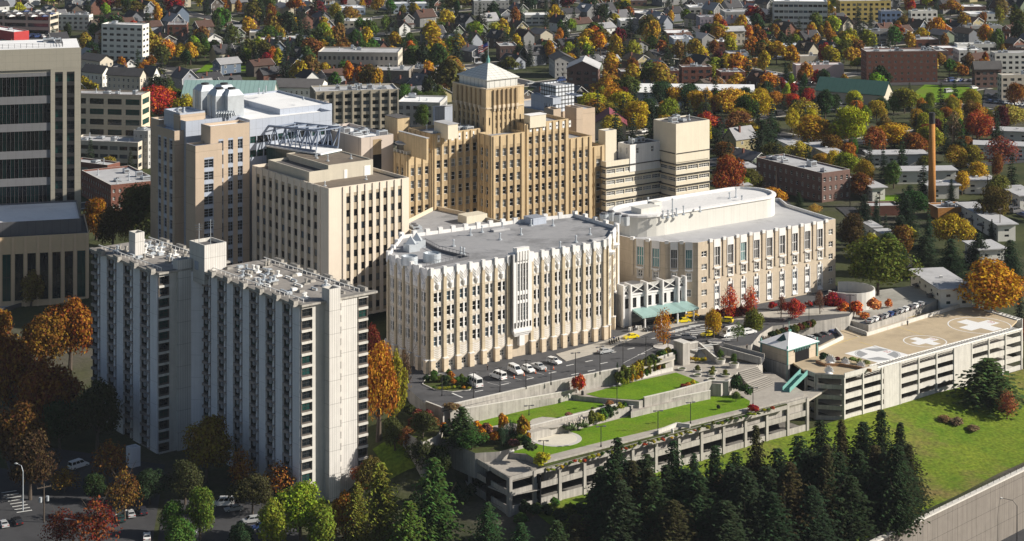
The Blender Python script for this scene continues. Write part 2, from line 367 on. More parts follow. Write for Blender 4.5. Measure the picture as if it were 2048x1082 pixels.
# ================================================================ the ground, roads and terraces
def lin(a, b, st): n = max(1, round((b-a)/st)); return [a+(b-a)*i/n for i in range(n)]
ps = lin(-900, 60, 120)+lin(60, 240, 12)+lin(240, 540, 6)+lin(540, 900, 30)+lin(900, 3000, 210)+lin(3000, 9000, 1000)+[9000]
ts = [0]+lin(2, 180, 4)+lin(180, 420, 20)+lin(420, 1500, 90)+lin(1500, 9000, 1000)+[9000]
mb = MB(); vs = []
for t in ts:
    for p in ps: x, y = xy(p, fway(p)+.02+t); vs.append((x, y, tz(x, y)))
n = len(ps); mb.add(vs, [(j*n+i, j*n+i+1, (j+1)*n+i+1, (j+1)*n+i) for j in range(len(ts)-1) for i in range(n-1)])
tag(link('ground', mb.mesh('ground', groundm, smooth=True)), kind='structure')
def drape(name, poly, m, dz, st=4.0, kind='structure', flat=None):
    # a sheet laid dz above the ground over a polygon, as strips along its first edge
    A, B, C, D = [Vector(p[:2]) for p in poly]; nu = max(1, round(max((B-A).length, (C-D).length)/st)); nv = max(1, round(max((D-A).length, (C-B).length)/st)); v = []
    for j in range(nv+1):
        for i in range(nu+1):
            P = (A+(B-A)*(i/nu))*(1-j/nv)+(D+(C-D)*(i/nu))*(j/nv); v.append((P.x, P.y, (tz(P.x, P.y) if flat is None else flat)+dz))
    b = MB(); b.add(v, [(j*(nu+1)+i, j*(nu+1)+i+1, (j+1)*(nu+1)+i+1, (j+1)*(nu+1)+i) for j in range(nv) for i in range(nu)])
    return tag(link(name, b.mesh(name, m, smooth=True)), kind=kind)
P2 = lambda p, q: xy(p, q)
# rough grass bank above the motorway, motorway and its wall
drape('grass_slope', [P2(318, fway(318)+2.5), P2(700, fway(700)+2.5), P2(700, 445), P2(318, 432)], slope_g, .3, 6)
mb = MB(); v = [P2(200, fway(200)-60), P2(900, fway(900)-60), P2(900, fway(900)-.5), P2(200, fway(200)-.5)]; mb.prism(v, -41, -39, 0); struct('motorway', mb, asph2)
mb = MB()
for o in (9, 12.6, 16.2): mb.prism([P2(200, fway(200)-o), P2(900, fway(900)-o), P2(900, fway(900)-o+.16), P2(200, fway(200)-o+.16)], -38.99, -38.985)
struct('lane_marking', mb, paintw)
panel = mat('motorway wall concrete', (.19, .17, .15), .9, .1, .4, lines=(4.8, 2.4, .12, .5), streak=.3)
w = Bld('retaining_wall', 'tall panelled concrete retaining wall beside the motorway in the bottom right corner', 'retaining wall', (*P2(420, fway(420)), -39))
mb = MB(); a, b = P2(200, fway(200)), P2(900, fway(900)); d = (Vector(b)-Vector(a)).normalized(); nn = Vector((d.y, -d.x))
mb.obox(a, d, nn, 0, 714, -.5, .5, -39.6, -23.3); w.part('wall_panel', mb, panel)
mb = MB(); mb.obox(a, d, nn, 0, 714, -.7, .7, -23.32, -22.9); w.part('coping', mb, concl)
mb = MB()
for i in range(0, 238): mb.obox(a, d, nn, i*3, i*3+.08, -.04, .04, -22.9, -21.8)
for z in (-21.85, -22.35): mb.obox(a, d, nn, 0, 714, -.03, .03, z, z+.05)
w.part('guard_rail', mb, darkm)
# hospital driveway: a solid terrace at level 0
def PX(z, *pts): return [tuple(W(x, y, z)[:2]) for x, y in pts]
road = PX(0, (815, 776), (856, 812), (886, 824), (891, 822), (1101, 772), (1150, 762), (1232, 745), (1345, 716), (1351, 704), (1398, 692), (1404, 685), (1428, 683), (1446, 694), (1502, 690), (1520, 668), (1545, 652), (1650, 640), (1698, 632), (1722, 606), (1700, 572), (1400, 560), (1180, 560), (880, 690), (772, 736))
mb = MB(); mb.prism(ccw(road), -9, 0, 1, 0); struct('driveway', mb, [asphalt, conc])
mb = MB(); sw = PX(.1, (1112, 708), (1215, 680), (1290, 655), (1440, 630), (1700, 612), (1700, 626), (1560, 634), (1448, 641), (1395, 644), (1300, 664), (1243, 686), (1212, 700), (1132, 722))
mb.prism(ccw(sw), -.3, .13); struct('sidewalk', mb, walk)
mb = MB(); mb.prism(ccw(PX(.1, (1262, 742), (1300, 716), (1330, 705), (1350, 703), (1350, 716), (1345, 719))), -.3, .14)
struct('pavement_corner', mb, walk)
# markings on the driveway
mb = MB()
for x, y in ((938, 778), (958, 782), (1010, 768), (1060, 757), (1150, 748), (1183, 741), (1208, 726), (1178, 722), (1283, 708), (1262, 697), (1310, 676), (1225, 705), (1105, 745), (1140, 730)):
    c = W(x, y, 0); mb.obox(c, (UX, UY), (UY, -UX), -1.3, 1.3, -.22, .22, .0, .006)
for i in range(7): c = W(1340+i*9, 665-i*2.5, 0); mb.obox(c, (.94, .34), (.34, -.94), -2.6, 2.6, -.3, .3, 0, .006)
for i in range(7): c = W(1398+i*12, 698-i*4.2, 0); mb.obox(c, (.94, .34), (.34, -.94), -2.4, 2.4, -.3, .3, 0, .006)
for i in range(7): c = W(1358+i*10, 674-i*3, 0); mb.obox(c, (.97, -.24), (-.24, -.97), -2.6, 2.6, -.28, .28, 0.0, .007)
a, b = W(1245, 727, 0), W(1308, 694, 0); dd = (b-a).normalized(); mb.obox(a, dd, (dd.y, -dd.x), 0, (b-a).length, -.07, .07, 0, .006)
a, b = W(904, 786, 0), W(925, 795, 0); dd = (b-a).normalized(); mb.obox(a, dd, (dd.y, -dd.x), 0, (b-a).length, -.25, .25, 0, .006)
for i in range(6): a, b = W(975+i*22, 765-i*5.5, 0), W(1000+i*22, 771-i*5.5, 0); dd = (b-a).normalized(); mb.obox(a, dd, (dd.y, -dd.x), 0, (b-a).length, -.06, .06, 0, .006)
struct('road_marking', mb, paintw)
# terraces
ZP = []
def terr(name, z, m, *pts, zb=-12): mb = MB(); P = ccw(PX(z, *pts)); ZP.append((P, z)); mb.prism(P, zb, z, 1, 0); return struct(name, mb, [m, conc]), P
terr('lower_terrace', -6.6, pave, (1008, 905), (1052, 908.5), (1088, 924), (1330, 862), (1608, 792), (1606, 783), (1545, 745), (1470, 742), (1262, 800), (1057, 850), (960, 885), (945, 900))
_, TA = terr('upper_terrace', -3.0, pave, (1160, 792), (1278, 803), (1290, 799), (1422, 766), (1442, 768), (1464, 757), (1477, 742), (1512, 733), (1526, 722), (1518, 706), (1450, 694), (1400, 694), (1345, 712), (1150, 757), (1080, 775))
terr('middle_terrace', -4.4, pave, (896, 850), (930, 846), (1062, 866), (1262, 813), (1290, 806), (1230, 775), (1100, 768), (890, 836))
terr('ramp_path', -4.9, pave, (1262, 824), (1418, 786), (1418, 770), (1270, 806))
bedm = gmat('planting bed soil', (.05, .045, .025), (.07, .1, .02), .5, None, .6, 2.5)
terr('planting_bed', -5.6, bedm, (862, 868), (890, 846), (950, 850), (1062, 868), (1052, 888), (1000, 903), (950, 906))
terr('front_planting_strip', -7.1, bedm, (1092, 936), (1575, 810), (1568, 802), (1084, 925), zb=-8.2)
terr('planting_bed', -3.2, bedm, (808, 800), (868, 836), (890, 848), (872, 872), (846, 884), (806, 862), zb=-16)
terr('side_road', -2.0, mat('pale concrete road', (.34, .33, .3), .9, .12, .4, stain=.2), (1698, 640), (1737, 650), (1850, 611), (1885, 596), (1835, 570), (1760, 580), (1700, 600))
def flat(name, z, m, *pts): mb = MB(); P = ccw(PX(z, *pts)); mb.prism(P, z-.03, z+.03); return struct(name, mb, m)
flat('ramp_well', -3.9, asph2, (1552, 690), (1600, 664), (1640, 650), (1684, 668), (1640, 690))
flat('lower_lawn', -6.55, lawn, (1020, 905), (1052, 907), (1069, 917), (1200, 884), (1498, 814), (1500, 802), (1479, 791), (1424, 789), (1264, 828), (1252, 834), (1146, 862), (1100, 876), (1070, 888))
flat('middle_lawn', -4.35, lawn, (928, 838), (946, 849), (985, 852), (1015, 845), (1055, 850), (1064, 838), (1085, 833), (1112, 836), (1150, 826), (1209, 811), (1198, 801), (1160, 802), (1072, 800), (1000, 816))
flat('upper_lawn', -2.95, lawn, (1172, 788), (1200, 795), (1278, 800), (1288, 797), (1403, 767), (1384, 757), (1352, 745), (1243, 769))
mb = MB(); c = W(1113, 877, -6.5); mb.cyl(c, 6.6, -6.55, -6.49, 36); struct('round_paving_rim', mb, kerbm)
mb = MB(); mb.cyl(c, 5.4, -6.55, -6.47, 36); struct('round_paving', mb, mat('pale round paving', (.6, .56, .47), .9, .08, 1))
mb = MB(); mb.cyl(W(1094, 845, -4.3), 4.6, -4.4, -4.3, 30); struct('round_seating_paving', mb, walk)
def wall(name, label, z0, z1, th, m, *pts, zt=None, cap=None):
    # a wall along pixel points measured at its top z1
    P = [W(x, y, (zt[i] if zt else z1)) for i, (x, y) in enumerate(pts)]; w = Bld(name, label, 'wall', (P[0].x, P[0].y, z0)); mb = MB(); mc = MB()
    for i in range(len(P)-1):
        a, b = P[i], P[i+1]; d = (b-a).to_2d(); L = d.length; d /= L; nn = Vector((d.y, -d.x)); t0, t1 = a.z, b.z
        pts_ = [(a.x+nn.x*o+d.x*s_, a.y+nn.y*o+d.y*s_) for s_, o in ((-.02*i, th/2), (L, th/2), (L, -th/2), (-.02*i, -th/2))]
        mb.prism(ccw(pts_) if 0 else pts_, z0, [t0, t1, t1, t0]); o2 = th/2+.06
        pts_ = [(a.x+nn.x*o+d.x*s_, a.y+nn.y*o+d.y*s_) for s_, o in ((-.05, o2), (L+.05, o2), (L+.05, -o2), (-.05, -o2))]
        mc.prism(pts_, [t0-.02, t1-.02, t1-.02, t0-.02], [t0+.14, t1+.14, t1+.14, t0+.14])
    w.part('wall_panel', mb, m); w.part('coping', mc, cap or concl); return w
wall('parapet_wall', 'long pale concrete parapet between the driveway and the lawns', -4.5, 1.1, .5, conc, (888, 812), (1101, 764), (1150, 754), (1234, 737))
wall('planter_wall', 'grey concrete ramp wall below the driveway parapet, above the middle lawn', -5, -1.6, .35, conc, (900, 822), (1102, 788), (1150, 779), zt=[.1, -1.7, -1.9])
mb = MB(); pp = [W(898, 822, -.7), W(1110, 796, -2.7), W(1150, 786, -2.9), W(1150, 764, -2.9), W(1101, 774, -2.7), W(890, 820, -.7)]; mb.prism([tuple(p[:2]) for p in pp], -9, [p.z for p in pp], 1, 0); struct('ramp_path', mb, [pave, conc])
wall('retaining_wall', 'concrete retaining wall stepping the middle lawn down to the lower lawn', -7.4, -3.5, .4, conc, (1057, 853), (1140, 832), (1235, 808))
wall('retaining_wall', 'stained concrete wall under the front edge of the upper lawn', -7.4, -2.3, .4, conc, (1288, 795), (1340, 783), (1422, 761))
wall('retaining_wall', 'plain concrete ramp wall along the back edge of the lower lawn', -7.4, -4.2, .35, conc, (1258, 811), (1262, 812), (1420, 781))
wall('retaining_wall', 'bent concrete wall around the dark round shrub beside the plaza steps', -7.4, -2.6, .4, conc, (1422, 762), (1456, 763), (1462, 757))
wall('hedge_wall', 'concrete wall behind the driveway hedge, left of the stair tower', -4.5, .9, .4, conc, (1205, 742), (1262, 733), (1345, 706))
wall('planter_wall', 'low concrete planter wall with white benches beside the upper path', -3.4, -2.1, .5, concl, (1236, 764), (1278, 752), (1320, 741), (1345, 735))
wall('stair_wall', 'concrete wall sloping down beside the steps from driveway to plaza', -4, .8, .4, conc, (1399, 686), (1433, 716), zt=[.8, -1.6])
wall('ramp_wall', 'concrete corner wall at the left end of the driveway', -4, 1.0, .4, conc, (852, 803), (884, 815), (889, 812))
# parking structure under the lawns
def band_facade(b, mb, P0, P1, z0, fl, fh, bandh, par, cols, depth=9, solid=(), cw=.9, top=None, dz=0):
    P0 = Vector(P0[:2]); P1 = Vector(P1[:2]); L = (P1-P0).length; d = (P1-P0)/L; n = Vector((d.y, -d.x)); zt = z0+fl*fh
    for j in range(fl+1):
        z = z0+j*fh; lo, hi = (z-.3, z+bandh-.3) if j < fl else (z-.35, z+par)
        if j == 0: lo = z0-3
        mb.obox(P0, d, n, 0, L, -.35, 0, lo, hi, 0)
        if j < fl: mb.obox(P0, d, n, .4, L-.4, -depth, -.36, z-.28+dz, z-.02-dz, 0)
    for i in range(cols+1):
        s = min(max(L*i/cols, cw/2), L-cw/2); mb.obox(P0, d, n, s-cw/2, s+cw/2, -.5, .22, z0-3, zt+par-.05, 0)
    for a, c in solid: mb.obox(P0, d, n, L*a, L*c, -.3, .08, z0-3, zt+par-.02, 0)
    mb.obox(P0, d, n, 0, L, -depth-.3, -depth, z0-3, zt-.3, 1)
g = Bld('parking_garage', 'two storey weathered concrete parking garage whose roof carries the lawns', 'parking garage', (*W(1017, 957, -7.4)[:2], -18))
A, B_, C_, D_ = [W(x, y, -7.4) for x, y in ((1018, 957), (1617, 797), (1660, 770), (866, 870))]
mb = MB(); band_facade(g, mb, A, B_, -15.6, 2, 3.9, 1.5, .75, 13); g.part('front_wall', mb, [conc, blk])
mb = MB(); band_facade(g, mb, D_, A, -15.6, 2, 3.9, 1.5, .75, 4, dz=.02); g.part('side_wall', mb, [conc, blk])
mb = MB(); fp = ccw([tuple(v[:2]) for v in (A, B_, C_, D_)]); inn = inset(fp, .4); mb.prism(inn, -8.6, -8.05); g.part('roof', mb, pave); occ(fp)
mb = MB(); c = W(1021, 914, -7.9); mb.box(c.x-.8, c.x+.8, c.y-.7, c.y+.7, -8.1, -6.4); mb.box(c.x-.95, c.x+.95, c.y-.85, c.y+.85, -6.4, -6.2); g.part('roof_vent', mb, white)
mb = MB()
for i in range(3): mb.prism(ccw(PX(-7.9+.45*i, (969-i*3, 921-i*7), (1007-i*3, 906-i*7), (1003-i*3, 900-i*7), (963-i*3, 913-i*7))), -8.1, -7.9+.45*i)
g.part('steps', mb, concl)
# the garage with the landing pads on its deck
g = Bld('parking_garage', 'four storey concrete parking garage with landing pads painted on its deck', 'parking garage', (*W(1687, 838, -16)[:2], -16))
A = W(1687.5, 752, -3.6); B_ = W(2044, 656, -3.6); A0 = W(1632, 749, -3.6); A00 = W(1610, 741, -3.6)
dv = (B_-A).to_2d().normalized(); nv = Vector((dv.y, -dv.x)); bk = -nv
Ln = (B_-A).to_2d().length
mb = MB(); Af = A.to_2d()
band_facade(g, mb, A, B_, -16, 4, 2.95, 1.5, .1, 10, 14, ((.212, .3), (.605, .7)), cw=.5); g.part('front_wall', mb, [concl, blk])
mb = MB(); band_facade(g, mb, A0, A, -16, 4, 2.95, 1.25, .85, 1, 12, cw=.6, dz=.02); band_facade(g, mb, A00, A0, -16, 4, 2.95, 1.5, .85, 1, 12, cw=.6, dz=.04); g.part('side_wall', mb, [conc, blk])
deckp = [Af+nv*-.6+dv*1, Af+nv*-.6+dv*14.2, Af+nv*-2.8+dv*15.5, Af+nv*-2.8+dv*(Ln-3), Vector(W(2034, 641, -4)[:2]), Vector(W(1922, 607, -4)[:2]), Vector(W(1735, 662, -4)[:2]), Vector(W(1700, 650, -4)[:2]), Vector(W(1640, 640, -4)[:2]), Vector(W(1500, 668, -4)[:2]), Vector(A00[:2])+Vector((.3, .5)), Vector(A0[:2])+Vector((.3, .5))]
deckp = ccw([tuple(p) for p in deckp]); mb = MB(); mb.prism(deckp, -4.5, -4.0); g.part('deck', mb, deckm); occ([A.to_2d(), B_.to_2d(), W(2040, 630, -4).to_2d(), W(1922, 600, -4).to_2d(), W(1600, 600, -2).to_2d(), A00.to_2d()])
mb = MB(); s = 14.8
while s < Ln-.5: mb.obox(Af, dv, nv, s-.14, s+.14, -2.9, .1, -4.1, -3.8); s += 1.35
mb.obox(Af, dv, nv, 14.2, Ln, -.12, .12, -3.95, -3.55); mb.obox(Af, dv, nv, 14.2, Ln-3, -3.1, -2.8, -4.2, -3.72); g.part('trellis', mb, white)
E2 = W(1922, 607, -4).to_2d(); E1 = W(2034, 641, -4).to_2d(); de = (E1-E2).normalized(); ne = Vector((de.y, -de.x))*-1; mb = MB(); s = 0
while s < (E1-E2).length: mb.obox(E2, de, ne, s-.1, s+.1, 0, 2.4, -4.1, -3.85); s += 1.6
mb.obox(E2, de, ne, 0, (E1-E2).length, 0, .25, -4.2, -3.7); mb.obox(E2, de, ne, 0, (E1-E2).length, 2.3, 2.5, -16, -3.8); g.part('side_trellis', mb, white)
mb = MB(); q = [W(1635, 693, -3), W(1683, 671.5, -3)]; q2 = [W(1733, 663, -3), W(1921, 608, -3)]
for a, b in ((W(1636, 695, -2.9), W(1686, 671, -2.9)), (W(1733, 665, -2.9), W(1922, 607, -2.9)), (W(1666, 648, -2.9), W(1686, 671, -2.9)), (W(1664, 637, -2.6), W(1733, 663, -2.9)), (A+Vector((.2, .1, 0)), A+Vector((dv.x*14, dv.y*14, 0)))):
    d = (b-a).to_2d(); L = d.length; d /= L; mb = MB(); mb.obox(a, d, (d.y, -d.x), 0, L, -.18, .18, -4.2, -2.9); g.part('parapet', mb, concl)
# landing pads
UV = Vector((math.cos(math.radians(39.5)), math.sin(math.radians(39.5))))
def pad(label, px, py, r, kind, txt=None):
    c = W(px, py, -4); b = Bld('landing_pad_marking', label, 'helipad marking', (c.x, c.y, -4)); d = UV; n = Vector((d.y, -d.x)); n_ = 40; mb = MB()
    e = Vector((1, 0)); z = -3.985
    if kind == 2:
        m2 = MB(); s = r*1.02; m2.obox(c, d, n, -s, s, -s, s, -3.995, -3.99); b.part('pad_ground', m2, padw)
        for a in range(4):
            ang = math.radians(a*90+45); m3 = []
            for i in range(9): t = ang-.62+1.24*i/8; m3.append(c.to_2d()+(d*math.cos(t)+n*math.sin(t))*(r*.93))
            m3.append(c.to_2d()+(d*math.cos(ang)+n*math.sin(ang))*r*.42); mb.prism(ccw([tuple(p) for p in m3]), -3.99, z)
        b.part('grey_segment', mb, padg); mb = MB(); w = r*.2
    if kind == 1 or kind == 2:
        rm = MB(); t0 = .035*r; R1, R0 = r, r-(.35 if kind == 1 else .2)
        for i in range(n_):
            t, u = 2*math.pi*i/n_, 2*math.pi*(i+1)/n_
            rm.prism([(c.x+R0*math.cos(t), c.y+R0*math.sin(t)), (c.x+R1*math.cos(t), c.y+R1*math.sin(t)), (c.x+R1*math.cos(u), c.y+R1*math.sin(u)), (c.x+R0*math.cos(u), c.y+R0*math.sin(u))], -3.99, -3.983)
        b.part('circle_line', rm, padw if kind == 1 else padg)
    if kind == 1:
        w = r*.24; l = r*.72; mb.obox(c, d, n, -l, l, -w, w, -3.99, -3.981); mb.obox(c, d, n, -w, w, w, l, -3.99, -3.981); mb.obox(c, d, n, -w, w, -l, -w, -3.99, -3.981); b.part('cross', mb, padw)
    if txt:
        t, m_, dx, sz = txt; cu = bpy.data.curves.new('n', 'FONT'); cu.body = t; cu.size = sz; cu.align_x = 'CENTER'; cu.align_y = 'CENTER'; ob = bpy.data.objects.new('n', cu); COL.objects.link(ob)
        dg = bpy.context.evaluated_depsgraph_get(); me = bpy.data.meshes.new_from_object(ob.evaluated_get(dg)); bpy.data.objects.remove(ob); me.materials.clear(); me.materials.append(m_)
        o = link('number', me, (d.x*dx, d.y*dx, .03), math.radians(39.5-90), b.root)
    return b
pad('large white circle and cross at the far end of the garage deck', 1959, 650.5, 9.7, 1, ('22', redp, 5.6, 2.4))
pad('middle white circle and cross with a faded number on the deck', 1850, 682.5, 6.5, 1, ('22', redp, 3.7, 1.8))
pad('white square pad with grey ring segments nearest the brick kiosk', 1755, 708.5, 6.6, 2, ('22', redp, 4.2, 2.2))
mb = MB()
def stripe(a, b, w=.16, z=-3.99): d = (b-a).to_2d(); L = d.length; d /= L; mb.obox(a, d, (d.y, -d.x), 0, L, -w, w, -3.998, z)
stripe(W(1636, 699, -4), W(1915, 612, -4)); stripe(W(1640, 694, -4), W(1690, 677, -4)); stripe(W(1720, 684, -4), W(1770, 700, -4)); stripe(W(1795, 654, -4), W(1850, 671, -4)); stripe(W(1912, 622, -4), W(1985, 646, -4)); stripe(W(1800, 640, -4), W(1905, 611, -4))
struct('deck_stripe', mb, painty)
mb = MB()
for i in range(9): c = W(1672+i*5.2, 659+i*1.7, -4); mb.obox(c, (.55, -.83), (.83, .55), -1.2, 1.2, -.16, .16, -3.998, -3.985)
for i in range(9): c = W(1694+i*4.6, 654+i*1.5, -4); mb.obox(c, (.55, -.83), (.83, .55), -.9, .9, -.16, .16, -3.998, -3.985)
struct('ramp_marking', mb, paintw)
# brick kiosk at the corner of the deck
k = Bld('stair_kiosk', 'small buff brick kiosk with white pyramid roof at the corner of the landing deck', 'kiosk', (*W(1576, 729, -4)[:2], -4))
cn = W(1575, 731, -4.2); L0 = W(1522, 714, -4.2); R0 = W(1634, 713, -4.2); fk = [cn.to_2d(), R0.to_2d(), (R0+L0-cn).to_2d(), L0.to_2d()]
occ(fk); mb = MB(); dk = (fk[1]-fk[0]).normalized(); nk = Vector((dk.y, -dk.x)); Lk = (fk[1]-fk[0]).length
mb.prism([tuple(p) for p in inset(fk, .15)], -4.2, .05); k.part('wall', mb, tanp)
mb = MB(); mb.obox(fk[0], dk, nk, Lk*.28, Lk*.72, -.2, .1, -4.1, -.9); k.part('doorway', mb, blk)
mb = MB(); mb.obox(fk[0], dk, nk, Lk*.25, Lk*.75, -.1, .2, -.88, -.2)
for i in range(9): pass
k.part('transom_window', mb, glass); mb = MB()
for i in range(10): s = Lk*(.25+.5*i/9); mb.obox(fk[0], dk, nk, s-.07, s+.07, -.1, .26, -.9, -.2)
k.part('transom_bar', mb, teal)
mb = MB()
for p in fk: mb = MB(); mb.cyl(p, .25, -12 if p is fk[3] or p is fk[0] else -4, 1.1, 8); mb.cyl(p, .32, 1.1, 1.5, 8, r1=.1); k.part('corner_post', mb, teal)
mb = MB(); out = inset(fk, -.6); ap = sum(fk, Vector((0, 0)))/4; zr = .3
mb.prism([tuple(p) for p in out], .05, .3); k.part('eave', mb, teal)
mb = MB(); vs = [(*p, .31) for p in out]+[(ap.x, ap.y, 3.3)]; mb.add(vs, ((0, 1, 4), (1, 2, 4), (2, 3, 4), (3, 0, 4)))
rf = k.part('roof', mb, roofw); mb = MB(); mb.cyl(ap, .3, 3.0, 3.7, 8); mb.cyl(ap, .08, 4, 6.2, 5); k.part('finial', mb, teal, rf)
mb = MB(); q0 = fk[0]*.42+fk[3]*.2+ap*.38; mb.add([(q0.x-2, q0.y, 1.6), (q0.x+1.2, q0.y-.6, 1.2), (q0.x+1, q0.y+1.6, 2.2), (q0.x+.4, q0.y+.2, 3.6)], ((0, 1, 3), (1, 2, 3), (2, 0, 3), (0, 2, 1))); k.part('skylight', mb, glassg, rf)
k2 = Bld('retaining_wall', 'tall bare concrete wall under the left side of the brick kiosk', 'wall', (fk[3].x, fk[3].y, -12)); mb = MB(); d3 = (fk[0]-fk[3]).normalized(); n3 = Vector((d3.y, -d3.x)); mb.obox(fk[3], d3, n3, -.5, (fk[0]-fk[3]).length+.5, -.5, .2, -12, -4.0); k2.part('wall_panel', mb, conc)
# footbridge from driveway to kiosk, stair tower, steps
br = Bld('footbridge', 'concrete footbridge with parapets from driveway to the kiosk', 'footbridge', (*W(1450, 690, 0)[:2], 0)); a, b = W(1470, 700, 0), W(1524, 716, -1.8); d = (b-a).to_2d(); L = d.length; d /= L; n = Vector((d.y, -d.x)); mb = MB()
a, b = W(1440, 700, 0), W(1522, 722, -2.0); d = (b-a).to_2d(); L = d.length; d /= L; n = Vector((d.y, -d.x))
for o, hh, nm in ((0, 1.0, 'parapet'), (-4.2, 1.0, 'parapet')):
    mb = MB(); P = [a.to_2d()+n*(o+x)+d*y for y, x in ((0, .2), (L, .2), (L, -.2), (0, -.2))]; mb.prism([tuple(p) for p in P], [-1, -3, -3, -1], [hh, hh-2, hh-2, hh]); br.part(nm, mb, conc)
mb = MB(); P = [a.to_2d()+n*x+d*y for y, x in ((0, 0), (L, 0), (L, -4.2), (0, -4.2))]; mb.prism([tuple(p) for p in P], [-.9, -2.9, -2.9, -.9], [0.02, -2, -2, .02]); br.part('bridge_deck', mb, asphalt)
st = Bld('stair_tower', 'square bare concrete stair tower beside the steps and the driveway', 'stair tower', (*W(1366, 724, -3)[:2], -3))
f1 = corner_box(W(1366, 688, 3.2), 36, 1347, 1380); mb = MB(); mb.prism(f1, -4, 3.2); mb.prism(inset(f1, -.12), 3.2, 3.45, 1); st.part('shaft', mb, [conc, concl])
f2 = corner_box(W(1380, 688, 1.6), 36, 1376, 1396); mb = MB(); mb.prism(f2, -4, 1.6); mb.prism(inset(f2, -.12), 1.6, 1.85, 1); st.part('stair_block', mb, [conc, concl])
def steps(label, pa, pb, za, zb, w, n, off=0):
    a, b = W(*pa, za), W(*pb, zb); d = (b-a).to_2d(); L = d.length; d /= L; nn = Vector((d.y, -d.x)); s = Bld('steps', label, 'steps', (a.x, a.y, zb)); mb = MB()
    for i in range(n): z = za+(zb-za)*(i+.5)/n; mb.obox(a, d, nn, L*i/n, L*(i+1)/n+.01, -w/2, w/2, min(za, zb)-1.5, z)
    s.part('treads', mb, concl)
steps('flight of steps between the stair tower and the planters', (1408, 688), (1416, 722), 0, -3, 5, 16)
def wide(label, s0, s1, n):
    L0, L1, R0, R1 = W(1476, 742, -3), W(1507, 786, -6.6), W(1513, 732, -3), W(1549, 769, -6.6); s = Bld('steps', label, 'steps', (*(L0+(R1-L0)*s0)[:2], -4)); mb = MB()
    for i in range(n):
        a, b = s0+(s1-s0)*i/n, s0+(s1-s0)*(i+1)/n; z = -3-3.6*((a-.12*(a > .5))/.88 if a > .5 else a/.88)-.15; mb.prism(ccw([tuple((p+(q-p)*t)[:2]) for p, q, t in ((L0, L1, a), (L0, L1, b), (R0, R1, b), (R0, R1, a))]), -8, z, 1, 0)
    s.part('treads', mb, [walk, mat('shadow toned step riser', (.13, .12, .11), .95, .1)])  # risers coloured dark to stand in for shadow lines under the nosings
wide('upper flight of wide steps beside the dark round shrub', 0, .44, 6); wide('lower flight of wide steps falling to the paved terrace', .56, 1.0, 6)
mb = MB(); L0, L1, R0, R1 = W(1476, 742, -3), W(1507, 786, -6.6), W(1513, 732, -3), W(1549, 769, -6.6); mb.prism(ccw([tuple((p+(q-p)*t)[:2]) for p, q, t in ((L0, L1, .44), (L0, L1, .56), (R0, R1, .56), (R0, R1, .44))]), -8, -4.85); struct('landing', mb, pave)
tl = Bld('teal_stairway', 'teal metal outdoor stair from terrace up to the landing deck', 'stairway', (*W(1575, 782, -6.6)[:2], -6.6)); a, b = W(1572, 783, -6.5), W(1608, 745, -3.6); d = (b-a).to_2d(); L = d.length; d /= L; n = Vector((d.y, -d.x))
for nm, o in (('railing', 1.1), ('railing', -1.1)):
    mb = MB(); P = [a.to_2d()+n*(o+x)+d*y for y, x in ((0, .06), (L, .06), (L, -.06), (0, -.06))]; mb.prism([tuple(p) for p in P], [-6.6, -4.1, -4.1, -6.6], [-5.4, -2.7, -2.7, -5.4]); tl.part(nm, mb, teal)
mb = MB()
for i in range(12): mb.obox(a, d, n, L*i/12, L*(i+1)/12, -1, 1, -6.6+2.6*i/12, -6.4+2.6*i/12)
tl.part('treads', mb, teal)
